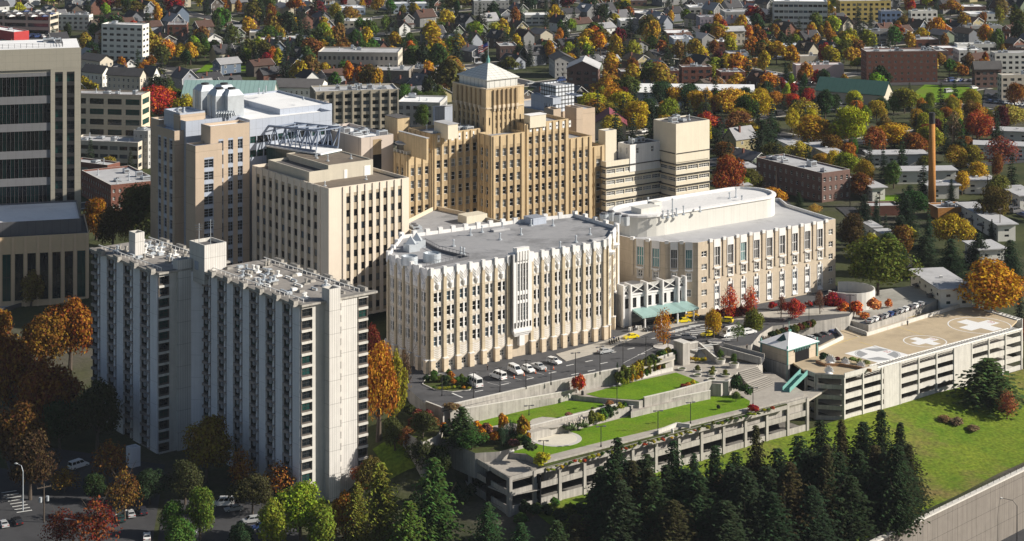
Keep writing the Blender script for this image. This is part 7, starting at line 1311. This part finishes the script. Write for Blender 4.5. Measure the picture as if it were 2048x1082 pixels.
for i, (x, y, lb) in enumerate(((1154, 785, 'white litter bin beside the bench at the round red shrub'), (1138, 796, 'pale domed stone marker on the garden path'), (1345, 866, 'white bin in the paved lookout on the lower lawn'), (1165, 790, 'dark litter bin at the corner of the upper lawn'))):
    v = W(x, y, -3 if y < 800 else -6.5); mb = MB(); mb.cyl((0, 0), .38, 0, 1.0, 10); mb.cyl((0, 0), .42, .98, 1.2, 10, r1=.15); tag(link('litter_bin', mb.mesh('litter_bin', darkm if 'dark' in lb else concl), v), lb, 'litter bin' if 'bin' in lb else 'marker')
w = wall('low_wall', 'low pale angled wall around the paved lookout on the lower lawn', -6.6, -5.7, .4, concl, (1316, 861), (1354, 846), (1380, 849))
for i, (x, y, s) in enumerate(((1661, 727, 1.5), (1691, 730, 1.2), (1722, 736, 1.2), (1658, 747, 1.3))):
    v = W(x, y, -4); mb = MB(); rr2 = random.Random(i)
    for k in range(9): t = math.pi*(k+.5)/9; mb.tube([(0, 0, .3*s), (math.cos(t)*.8*s, .15, (.3+math.sin(t)*.8)*s), (math.cos(t)*1.15*s, .1, (.3+math.sin(t)*1.5)*s)], [.2*s, .24*s, .06], 6)
    mb.cyl((0, 0), .9*s, 0, .4*s, 12, r1=.5*s); tag(link('shell_ornament', mb.mesh('shell_ornament', white), v, -.3), ('tallest white fan shaped ornament by the dark deck shrub', 'white fan ornament in the middle of the deck planter', 'white fan ornament at the right end of the deck planter', 'single white ornament standing in front of the deck planter')[i], 'ornament', 'white deck ornaments')
pb = Bld('deck_planter', 'curved brown brick planter on the landing deck corner', 'planter', (*W(1690, 730, -4)[:2], -4)); mb = MB(); pts = [(1633, 726), (1650, 733), (1680, 732), (1712, 737), (1742, 744)]
for a, c in zip(pts, pts[1:]): A, C = W(*a, -4), W(*c, -4); d = (C-A).to_2d(); L = d.length; d /= L; mb.obox(A, d, (d.y, -d.x), -.05, L+.05, -.25, .25, -4, -3.2)
pb.part('planter_wall', mb, timber)
mb = MB(); isl = ccw(PX(.1, (846, 768), (870, 779), (905, 783), (938, 780), (944, 772), (920, 757), (880, 748), (856, 752))); mb.prism(isl, 0, .16); struct('planting_island', mb, bedm); mb = MB()
o_ = inset(isl, -.25)
for i in range(len(isl)): j = (i+1) % len(isl); mb.prism([isl[i], o_[i], o_[j], isl[j]][::-1], 0, .2)
struct('kerb', mb, kerbm)
# kerbs round the two street tree islands
for nm, x, y in (('kerb', 1327, 694), ('kerb', 1430, 683)): v = W(x, y, 0); mb = MB(); mb.cyl(v, 3.0 if x < 1400 else 2.2, 0, .25, 18); struct(nm, mb, kerbm)
# curved ramp wall at the lower left
cw_ = Bld('ramp_wall', 'thin curved grey concrete ramp wall between the apartment tower and the near garage', 'wall', (*W(840, 930, -14)[:2], -15)); c = W(862, 925, -14); mb = MB(); r = 5.6
for i in range(16):
    t, u = 1.2+3.4*i/16, 1.2+3.4*(i+1)/16; P = lambda a, q: (c.x+q*math.cos(a), c.y+q*2.0*math.sin(a)); mb.prism([P(t, r-.3), P(t, r), P(u, r), P(u, r-.3)], -18, -11.5)
cw_.part('wall_panel', mb, conc)
# people
def person(label, px, py, z, ang, top, leg_, pose=0):
    me = bpy.data.meshes.new('p'); J = [(0, 0, .95), (0, 0, 1.2), (0, 0, 1.42), (0, 0, 1.55), (0, .02, 1.68), (-.1, 0, .9), (-.11, .12*pose+.02, .5), (-.11, .02-.1*pose, .06), (-.11, .14-.1*pose, .03), (.1, 0, .9), (.11, -.06*pose+.04, .5), (.11, -.14*pose, .06), (.11, .12-.14*pose, .03), (-.19, 0, 1.4), (-.24, .02, 1.14), (-.23, .1+.1*pose, .9), (-.22, .13+.1*pose, .8), (.19, 0, 1.4), (.24, .02, 1.14), (.23, .1-.1*pose, .9), (.22, .12-.1*pose, .8)]
    E_ = [(0, 1), (1, 2), (2, 3), (3, 4), (0, 5), (5, 6), (6, 7), (7, 8), (0, 9), (9, 10), (10, 11), (11, 12), (2, 13), (13, 14), (14, 15), (15, 16), (2, 17), (17, 18), (18, 19), (19, 20)]
    me.from_pydata(J, E_, []); o = bpy.data.objects.new('p', me); COL.objects.link(o); m = o.modifiers.new('s', 'SKIN'); rad = [.15, .15, .14, .055, .11, .1, .07, .045, .04, .1, .07, .045, .04, .06, .045, .035, .04, .06, .045, .035, .04]
    for v, r_ in zip(me.skin_vertices[0].data, rad): v.radius = (r_, r_*.85)
    me.skin_vertices[0].data[0].use_root = True; o.modifiers.new('u', 'SUBSURF').levels = 1; dg = bpy.context.evaluated_depsgraph_get(); b2 = bpy.data.meshes.new_from_object(o.evaluated_get(dg)); bpy.data.objects.remove(o)
    b2.materials.clear(); b2.materials.append(skin); v = W(px, py, z); r = tag(link('person', None, v, D(ang)), label, 'person'); link('body', b2, parent=r)
    mb = MB(); mb.tube([(0, 0, .86), (0, 0, 1.05), (0, 0, 1.3), (0, 0, 1.47)], [.19, .17, .21, .12], 10)
    for s in (0, 1): a, b_, c_ = J[13+4*s], J[14+4*s], J[15+4*s]; mb.tube([a, b_, c_], [.085, .07, .06], 7)
    link('jacket', mb.mesh('jacket', [hroof]), parent=r, color=top); mb = MB()
    for s in (0, 1): a, b_, c_ = J[5+4*s], J[6+4*s], J[7+4*s]; mb.tube([(a[0], a[1], .95), b_, c_], [.12, .09, .07], 7)
    link('trousers', mb.mesh('trousers', [hroof]), parent=r, color=leg_); mb = MB(); mb.tube([(0, -.02, 1.66), (0, -.01, 1.76), (0, 0, 1.82)], [.12, .115, .04], 8); link('hair', mb.mesh('hair', [darkm]), parent=r)
for a in (('person in dark clothes standing by the entrance left of the black sedan', 1266, 663, .13, 120, BK, BK, 1), ('person in a pale jacket near the bollards left of the canopy', 1272, 661, .13, 200, WH, GY, 0), ('person in black walking on the kiosk footbridge', 1494, 700, -.7, 40, BK, BK, 1), ('person in a dark coat under the right end of the canopy', 1354, 640, .13, 90, (.05, .02, .02), BK, 0), ('person in black beside the white passenger van', 975, 741, .13, 250, BK, BK, 0), ('person in dark clothes on the path by the columnar evergreens', 1053, 886, -6.5, 30, BK, (.4, .4, .4), 1), ('person in blue by the kerb corner motorcycles', 1228, 683, .14, 10, (.04, .08, .2), BK, 0), ('person in a grey jacket standing on the deck edge walk', 1815, 651, -4, 200, GY, BK, 0)): person(*a)
for i, (x, y) in enumerate(((1259, 662), (1263, 661), (1276, 659), (1281, 658))): v = W(x, y, .1); mb = MB(); mb.cyl((0, 0), .35, 0, 1.0, 10); mb.cyl((0, 0), .38, .98, 1.1, 10, r1=.3); tag(link('bollard', mb.mesh('bollard', concl), v), 'pale concrete bollard left of the entrance canopy, %s from the left' % nth(i), 'bollard', 'bollards by the entrance')
# crosswalk and street at the lower left, parking lot in front of the apartments
def dr(name, m, dz, *pts, st=4): return drape(name, [G(*p).to_2d() for p in pts], m, dz, st)
dr('street', asph2, .12, (-80, 1130), (90, 1110), (30, 940), (-60, 930)); dr('parking_lot', asph2, .1, (60, 1090), (300, 1120), (330, 930), (0, 880)); dr('parking_lot', asph2, .11, (310, 1120), (620, 1100), (560, 1000), (330, 1000))
for i in range(8): g = G(18+i*4.4, 985+i*5.6); a = .45; dr_ = MB(); dr_.obox((0, 0), (math.cos(a), math.sin(a)), (math.sin(a), -math.cos(a)), -1.9, 1.9, -.22, .22, 0, .01); o = link('crosswalk_stripe', dr_.mesh('crosswalk_stripe', paintw), (g.x, g.y, g.z+.2)); tag(o, kind='structure')
# ================================================================ streets, houses, cars and trees of the far neighbourhood
OCCF = list(OCC)
def inview(x, y, z=0, m=40): px, py = px_of((x, y, z)); return -m < px < 2048+m and -60 < py
def clipstreet(name, a, b, w, m, dz):
    # draped strip, built only where it is near the view; lies on the ground, buildings stand beside it
    a, b = Vector(a), Vector(b); L = (b-a).length; d = (b-a)/L; n = Vector((d.y, -d.x)); v = []; f = []; N_ = int(L/8)
    for i in range(N_+1): p = a+d*(L*i/N_); q1, q2 = p+n*w/2, p-n*w/2; v += [(q1.x, q1.y, tz(q1.x, q1.y)+dz), (q2.x, q2.y, tz(q2.x, q2.y)+dz)]
    for i in range(N_):
        p = a+d*(L*(i+.5)/N_)
        if inview(p.x, p.y, -1, 200) and (name != 'street_' or 1) and all(not inpoly(p.x, p.y, P) for P, _ in OCCF): f.append((2*i+1, 2*i+3, 2*i+2, 2*i))
    if f: b_ = MB(); b_.add(v, f); struct(name, b_, m)
QS = list(range(690, 1500, 74)); PS = list(range(420, 1300, 128))
for q in QS: clipstreet('street', P2(200, q), P2(1400, q), 8.5, asph2, .10); clipstreet('pavement', P2(200, q), P2(1400, q), 12.5, walk, .05)
for p in PS: clipstreet('street', P2(p, 640), P2(p, 1500), 8.5, asph2, .14); clipstreet('pavement', P2(p, 640), P2(p, 1500), 12.5, walk, .06)
for a, c, w_ in (((1440, 262), (1500, 345), 8), ((1500, 345), (1620, 470), 8), ((1915, 350), (2080, 440), 10), ((1800, 345), (2060, 320), 8), ((1690, 415), (1850, 560), 7), ((1230, 150), (1200, 90), 8), ((1395, 60), (1470, 130), 9)):
    clipstreet('street', G(*a).to_2d(), G(*c).to_2d(), w_, asph2, .18)
clipstreet('street', G(1700, 575).to_2d(), G(1880, 640).to_2d(), 10, walk, .1)
# sports field, parking lots, lawns
for nm, m, dz, pts in (('sports_field', lawn, .3, ((1790, 212), (1950, 200), (1955, 176), (1850, 170))), ('park_lawn', lawn, .25, ((1258, 104), (1312, 100), (1300, 80), (1262, 82))), ('park_lawn', lawn, .25, ((385, 150), (545, 138), (540, 120), (420, 124))), ('parking_lot', asph2, .22, ((1500, 172), (1690, 178), (1640, 150), (1480, 148))), ('parking_lot', asph2, .22, ((1770, 172), (2000, 168), (1980, 158), (1760, 160))), ('parking_lot', asph2, .22, ((1965, 215), (2070, 225), (2060, 190), (1970, 178))), ('parking_lot', asph2, .22, ((40, 92), (125, 92), (120, 64), (60, 66))), ('grass_patch', lawn, .2, ((1755, 408), (1815, 402), (1805, 390), (1762, 392))), ('grass_patch', lawn, .2, ((1450, 275), (1480, 270), (1470, 258), (1448, 260))), ('grass_patch', slope_g, .2, ((780, 960), (850, 930), (800, 870), (745, 900)))): drape(nm, [G(*p).to_2d() for p in pts], m, dz, 6)
# far cars
FC = []
def fcar(x, y, ang, where):
    c = R.choice([SV, WH, WH, GY, BK, BU, RD, SV, GY]); k = R.choice(['sedan', 'sedan', 'suv', 'van']) if R.random() < .9 else 'truck'; r = put_car('parked_car', None, 'car', k, x, y, tz(x, y)+.3, ang, c, None, False); FC.append((r, {0.75: 'white', 0.4: 'silver', 0.015: 'black', 0.12: 'dark grey', 0.03: 'blue', 0.3: 'dark red'}[round(c[0], 3)]+' '+{'sedan': 'car', 'suv': 'estate car', 'van': 'van', 'truck': 'pickup'}[k]+' parked'))
for (x0, y0, x1, y1, n, rows, dy) in ((1510, 168, 1680, 172, 20, 3, -8), (1775, 166, 1990, 163, 24, 1, 0), (1975, 205, 2060, 214, 10, 2, -12), (50, 86, 120, 86, 9, 2, -10), (1405, 62, 1462, 124, 8, 1, 0), (1448, 272, 1500, 342, 9, 1, 0), (1240, 148, 1206, 96, 6, 1, 0), (1985, 400, 2050, 436, 6, 1, 0)):
    for j in range(rows):
        for i in range(n):
            if R.random() < .15: continue
            g = G(x0+(x1-x0)*(i+.5)/n+R.uniform(-1, 1), y0+(y1-y0)*(i+.5)/n+dy*j)
            if free(g.x, g.y, 2, OCCF): fcar(g.x, g.y, .62+R.choice([0, 1.57, 3.14]), '')
for i in range(14): v = W(8+i*7.4, 24+(i % 3)*5, 12.2); r = put_car('parked_car', None, 'car', 'sedan', v.x, v.y, 12.2, .9, R.choice([SV, WH, BK, GY, BU]), None, False); FC.append((r, 'car on the parking structure roof'))
for q in QS[1:]:
    p = 430
    while p < 1300:
        p += R.uniform(7, 34); x, y = P2(p, q+R.choice([-2.9, 2.9])); 
        if inview(x, y, -1, -10) and y < 1500 and free(x, y, 2.5, OCCF) and len(FC) < 230: fcar(x, y, TH+R.choice([0, math.pi]), '')
# houses
HP = []
def hproto(seed):
    r = random.Random(seed); w, l, h = r.uniform(7.5, 9.5), r.uniform(10, 13), r.choice([4.5, 6, 6.5]); rh = r.uniform(2.4, 4.2); wl, rf, tr, ch, dr2 = MB(), MB(), MB(), MB(), MB()
    wl.box(-w/2, w/2, -l/2, l/2, -2, h); wl.add([(-w/2, -l/2, h), (w/2, -l/2, h), (0, -l/2, h+rh), (-w/2, l/2, h), (w/2, l/2, h), (0, l/2, h+rh)], ((0, 1, 2), (4, 3, 5)))
    o = .6; k = rh/(w/2); e = h-o*k
    for s in (-1, 1): rf.add([(s*(w/2+o), -l/2-o, e), (0, -l/2-o, h+rh+.02), (0, l/2+o, h+rh+.02), (s*(w/2+o), l/2+o, e), (s*(w/2+o), -l/2-o, e+.25), (0, -l/2-o, h+rh+.28), (0, l/2+o, h+rh+.28), (s*(w/2+o), l/2+o, e+.25)], ((0, 1, 2, 3), (7, 6, 5, 4), (0, 4, 5, 1), (1, 5, 6, 2), (2, 6, 7, 3), (3, 7, 4, 0)))
    for s in (-1, 1): tr.tube([(s*(w/2+o), -l/2-o-.03, e+.12), (0, -l/2-o-.03, h+rh+.12)], .13, 4)
    tr.box(-w/2-.06, -w/2+.12, -l/2-.06, -l/2+.12, -1, h); tr.box(w/2-.12, w/2+.06, -l/2-.06, -l/2+.12, -1, h)
    # porch and dormer
    rf.add([(-w/2, -l/2-2.2, 2.6), (w/2, -l/2-2.2, 2.6), (w/2, -l/2+.1, 3.3), (-w/2, -l/2+.1, 3.3), (-w/2, -l/2-2.2, 2.4), (w/2, -l/2-2.2, 2.4)], ((0, 1, 2, 3), (4, 5, 1, 0)))
    for s in (-w/2+.3, 0, w/2-.3): tr.box(s-.1, s+.1, -l/2-2.1, -l/2-1.9, -1, 2.5)
    if seed % 2: wl.box(w/2-2.4, w/2-.6, -1.2, 1.2, h-.4, h+rh*.62); rf.add([(w/2+.1, -1.5, h+rh*.5), (w/2+.1, 1.5, h+rh*.5), (w/2+.1, 0, h+rh*.85), (.3, 0, h+rh*.92), (.3, -1.5, h+rh*.62), (.3, 1.5, h+rh*.62)], ((0, 2, 3, 4), (2, 1, 5, 3), (0, 1, 2)))
    ch.box(-w*.22-.4, -w*.22+.4, 1.5, 2.3, h, h+rh+1.0); dr2.box(-.5, .5, -l/2-.05, -l/2+.05, 0, 2.1)
    wins = [(x, -l/2-.02, z, 0) for x in (-w*.3, w*.3) for z in (1.6, 4.4) if z < h-.5]+([(0, -l/2-.02, h+.8, 0)])+[(w/2+.02, y, z, math.pi/2) for y in (-l*.28, l*.2) for z in (1.6, 4.4) if z < h-.5]+[(-w/2-.02, y, 4.0 if h > 5 else 1.8, -math.pi/2) for y in (-l*.28, l*.2)]
    return (wl.mesh('wall', [hwall]), rf.mesh('roof', [hroof]), tr.mesh('trim', [white]), ch.mesh('chimney', [brickr]), dr2.mesh('door', [timber]), wins)
for s in range(6): HP.append(hproto(s))
wincols = winmesh(1.2, 1.4, 'wsash', 0); HL = []
WC = [((.62, .62, .6), 'white'), ((.28, .3, .34), 'grey'), ((.42, .38, .3), 'beige'), ((.13, .17, .23), 'blue'), ((.14, .17, .12), 'green'), ((.15, .07, .05), 'brick'), ((.34, .29, .16), 'cream'), ((.09, .075, .065), 'brown'), ((.2, .2, .2), 'grey'), ((.14, .15, .17), 'slate')]
RC = [((.06, .06, .065), 'dark'), ((.13, .13, .14), 'grey'), ((.09, .07, .055), 'brown'), ((.3, .3, .31), 'pale'), ((.08, .045, .035), 'reddish'), ((.04, .04, .045), 'dark')]
def house(x, y, ang, small=False):
    wl, rf, tr, ch, d2, wins = R.choice(HP); z = tz(x, y); wc, wn = R.choice(WC); rc_, rn = R.choice(RC); r = tag(link('house', None, (x, y, z), ang), None, 'house', 'gabled houses of the far neighbourhood')
    link('wall', wl, parent=r, color=wc); ro = link('roof', rf, parent=r, color=rc_); link('chimney', ch, parent=ro); link('trim', tr, parent=r); link('door', d2, parent=r)
    for wx, wy, wz, wa in wins:
        a = ang+wa; nx, ny = math.sin(a), -math.cos(a)
        if nx*-x+ny*-y > 0: link('window', wincols, (wx, wy, wz), wa, r)
    HL.append((r, '%s gabled house, %s roof,' % (wn, rn))); occ([(x+math.cos(t+ang)*6, y+math.sin(t+ang)*6) for t in (.8, 2.35, 3.9, 5.5)])
# low flat roofed buildings between the houses
FB = []
for i in range(90):
    if len(FB) >= 30: break
    px = R.uniform(1230, 2040) if R.random() < .75 else R.uniform(180, 900); py = R.uniform(8, 128); g = G(px, py)
    if not free(g.x, g.y, 13): continue
    w_ = R.uniform(34, 74); h = R.uniform(4, 7.5); y0 = py-h*F/g.y; m_, mn = R.choice([(offw, 'white'), (mid, 'grey'), (bw_, 'beige'), (brickr, 'brick'), (blw, 'pale blue'), (brickp, 'dark brick')]); r_, rn = R.choice([(roofw, 'white'), (roofw, 'white'), (roofl, 'pale'), (roofg, 'grey')])
    bb, f_ = simple('flat_roofed_building', None, 'building', px, y0, h, px-6, px+w_, 5, m_, r_, dict(bw=4, fh=3.2, ww=.5, wh=.45, st='plain'), units=1, par=.4, wl=R.uniform(10, 18)); FB.append((bb.root, '%s low building, %s flat roof,' % (mn, rn)))
for q in QS:
    for dq, tn in ((17.5, 0), (56.5, math.pi)):
        p = 440
        while p < 1290:
            p += R.uniform(13.5, 19); x, y = P2(p, q+dq+R.uniform(-2, 2)); px, py = px_of((x, y, 3))
            if not (-30 < px < 2080 and -45 < py < (215 if px < 1560 else 120)) or (1740 < px and 140 < py) or y > 1640: continue
            if any(abs(p-P_) < 13 for P_ in PS) or not free(x, y, 7.5) or R.random() < .3 or len(HL) >= 292: continue
            house(x, y, TH+tn+R.choice([0, 0, math.pi/2]))
# small houses seen near the middle: white cottages right of the tower and near the rust tree
for (px, py) in ((1050, 208), (1210, 176), (1290, 190), (1235, 232), (1130, 222), (700, 140), (862, 118), (1360, 215), (1480, 300), (1500, 335), (1420, 190), (520, 150), (585, 150), (845, 188), (960, 170)):
    g = G(px, py)
    if free(g.x, g.y, 6): house(g.x, g.y, TH+R.choice([0, 1.57, 3.14]))
# scattered trees
PAL = [((.42, .17, .018), 'orange'), ((.46, .28, .02), 'golden'), ((.48, .36, .025), 'yellow'), ((.25, .26, .02), 'yellow green'), (OL, 'olive'), (DG, 'dark green'), (GR, 'green'), (RE, 'red'), (CRM, 'crimson'), (MA, 'maroon'), (BR, 'brown'), (RU, 'rust')]
PW = dict(mix=[.07, .10, .08, .11, .2, .18, .14, .01, .005, .04, .07, .03], warm=[.17, .2, .13, .11, .1, .07, .06, .02, .01, .02, .07, .06], green=[.04, .05, .05, .1, .18, .3, .22, .01, .01, .01, .02, .01], red=[.15, .05, .02, .03, .04, .1, .08, .18, .15, .12, .03, .05])
ZON = [(0, 2048, -40, 12, 70, 'mix', 8, 13), (160, 700, 12, 130, 88, 'mix', 8, 15), (700, 1400, 12, 130, 120, 'mix', 8, 14), (1400, 2048, 12, 140, 100, 'warm', 8, 13), (170, 560, 90, 150, 30, 'warm', 8, 13), (200, 300, 60, 120, 10, 'red', 8, 13), (290, 370, 150, 300, 14, 'warm', 10, 17), (640, 900, 120, 190, 26, 'warm', 8, 14), (540, 660, 60, 130, 12, 'green', 10, 15),
       (860, 910, 110, 200, 4, 'warm', 16, 20), (1000, 1250, 90, 150, 16, 'warm', 9, 14), (1180, 1330, 150, 270, 26, 'warm', 9, 15), (1200, 1340, 215, 300, 14, 'warm', 10, 15), (1330, 1480, 190, 300, 26, 'warm', 8, 14), (1500, 1700, 40, 130, 26, 'warm', 9, 14), (1550, 1720, 195, 240, 10, 'green', 8, 12), (1420, 1560, 110, 200, 16, 'red', 7, 11), (1560, 1660, 150, 205, 12, 'red', 6, 10), (1700, 2048, 215, 300, 24, 'warm', 8, 13), (1700, 1990, 130, 170, 22, 'warm', 7, 11), (1640, 2048, 300, 400, 18, 'mix', 7, 12), (1430, 1560, 290, 400, 8, 'mix', 7, 11), (1690, 1860, 420, 560, 10, 'green', 7, 11), (0, 165, 0, 120, 8, 'warm', 9, 13), (160, 300, 300, 360, 5, 'mix', 7, 10), (800, 900, 210, 260, 7, 'green', 9, 13), (1900, 2048, 640, 700, 5, 'warm', 6, 10)]
cnt = dict(b=0, c=0)
ZON += [(2060, 2420, -20, 200, 45, 'mix', 8, 13), (2060, 2300, 200, 480, 22, 'warm', 8, 13), (-220, -10, -20, 120, 14, 'mix', 8, 13)]
ZON += [(1240, 1560, 120, 170, 10, 'warm', 9, 13), (1400, 1700, 200, 300, 16, 'mix', 9, 14), (1700, 2048, 180, 420, 26, 'mix', 8, 13), (1440, 1720, 240, 360, 12, 'warm', 8, 12), (165, 300, 110, 200, 8, 'warm', 8, 12), (540, 800, 60, 180, 22, 'mix', 9, 14), (1720, 1860, 470, 560, 6, 'green', 8, 12)]
for (x0, x1, y0, y1, n, pal, h0, h1) in sorted(ZON, key=lambda z: -z[2]):
    put = 0
    for i in range(int(n*6)):
        if put >= n*1.15: break
        px, py = R.uniform(x0, x1), R.uniform(y0, y1); g = G(px, py); h = R.uniform(h0, h1)*1.12
        if not free(g.x, g.y, .8): continue
        if inpoly(px, py, ((1770, 214), (1955, 214), (1965, 170), (1840, 165))): continue
        put += 1; con = R.random() < (.36 if pal in ('mix', 'green') else .2)
        if sum(1 for T_ in TREES if abs(T_[0]-g.x) < 4 and abs(T_[1]-g.y) < 4): continue
        if con and cnt['c'] < 290: cnt['c'] += 1; tree('fir_tree', None, g.x, g.y, g.z, h*1.25, h*.6, 'farc', R.choice([FIR, (.02, .035, .018), (.03, .045, .025)]), 'conifers of the far neighbourhood', auto='dark conifer')
        elif cnt['b'] < 840:
            c_, nm = R.choices(PAL, PW[pal])[0]; cnt['b'] += 1; k = 'far' if py < 215 else 'round'; sz = 'small' if h < 9.5 else ('large' if h > 12.5 else 'rounded')
            tree('maple_tree' if nm in ('orange', 'golden', 'rust', 'brown') else ('broadleaf_tree' if nm in ('dark green', 'green', 'olive') else ('birch_tree' if nm in ('yellow', 'yellow green') else 'cherry_tree')), None, g.x, g.y, g.z, h, h*R.uniform(.6, 1.25), k, tuple(q*R.uniform(.7, 1.15) for q in c_), 'autumn trees of the far neighbourhood', auto='%s %s tree' % (sz, nm))
# hedgerow of trees along the motorway bank at far right and garden walls get none
LMK = [('tower pyramid', 975, 140), ('far beige office', 720, 118), ('white midrise', 250, 62), ('parking structure', 60, 30), ('teal roofed hall', 450, 175), ('balcony block', 710, 210), ('office tower', 80, 100), ('gridded grey block', 1115, 200), ('white warehouse', 1380, 178), ('burgundy roof', 1220, 245), ('cream blank tower', 1360, 260), ('brick apartments', 1800, 120), ('square brick block', 1392, 145), ('green school', 1700, 180), ('sports field', 1880, 190), ('white office', 1610, 2), ('brick chimney', 1865, 300), ('brown gabled hall', 1970, 145), ('golden maple', 1627, 260), ('large red tree', 1955, 250), ('brick block', 1610, 370), ('brick hall', 1165, 130), ('white apartments', 600, 180), ('yellow apartments', 1730, 5), ('long wing', 1540, 480), ('huge orange tree', 1985, 560), ('flat white complex', 860, 145), ('apartment tower', 450, 560), ('top left corner', 330, 5), ('pale top building', 975, 5), ('grey apartments', 1450, 35), ('townhouses', 1120, 110), ('top right corner', 2010, 10), ('tan apartments', 1845, 35)]
def autolabel(items):
    bk = {}
    for o, ph in items:
        px, py = px_of(o.location); j = min(range(len(LMK)), key=lambda i: (LMK[i][1]-px)**2+((LMK[i][2]-py)*1.6)**2); dx, dy = px-LMK[j][1], py-LMK[j][2]
        rel = ('right of' if dx > 0 else 'left of') if abs(dx) > abs(dy)*1.3 else ('below' if dy > 0 else 'beyond'); bk.setdefault((ph, rel, LMK[j][0]), []).append((px, o))
    for (ph, rel, lm), L_ in bk.items():
        L_.sort(key=lambda a: a[0])
        for i, (_, o) in enumerate(L_): o['label'] = '%s %s the %s' % (ph, rel, lm) + ('' if len(L_) == 1 else ', %s from the left' % nth(i))
for (o, ph) in HL+FC+TAUTO: pass

# the thin autumn air between the viewpoint and the far slope
hz_ = MB(); hz_.box(-2600, 2600, -60, 5200, -45, 172); hm = bpy.data.materials.new('haze'); hm.use_nodes = True; ht = hm.node_tree; ht.nodes.remove(ht.nodes['Principled BSDF']); pv = ht.nodes.new('ShaderNodeVolumePrincipled'); pv.inputs['Color'].default_value = (.8, .88, 1, 1); pv.inputs['Density'].default_value = HAZE; ht.links.new(pv.outputs[0], ht.nodes['Material Output'].inputs['Volume'])
stuff('haze', hz_, hm)
autolabel(FB); autolabel(HL); autolabel(FC); autolabel(TAUTO)
for o, ph in FC: o['group'] = 'cars parked about the far streets'
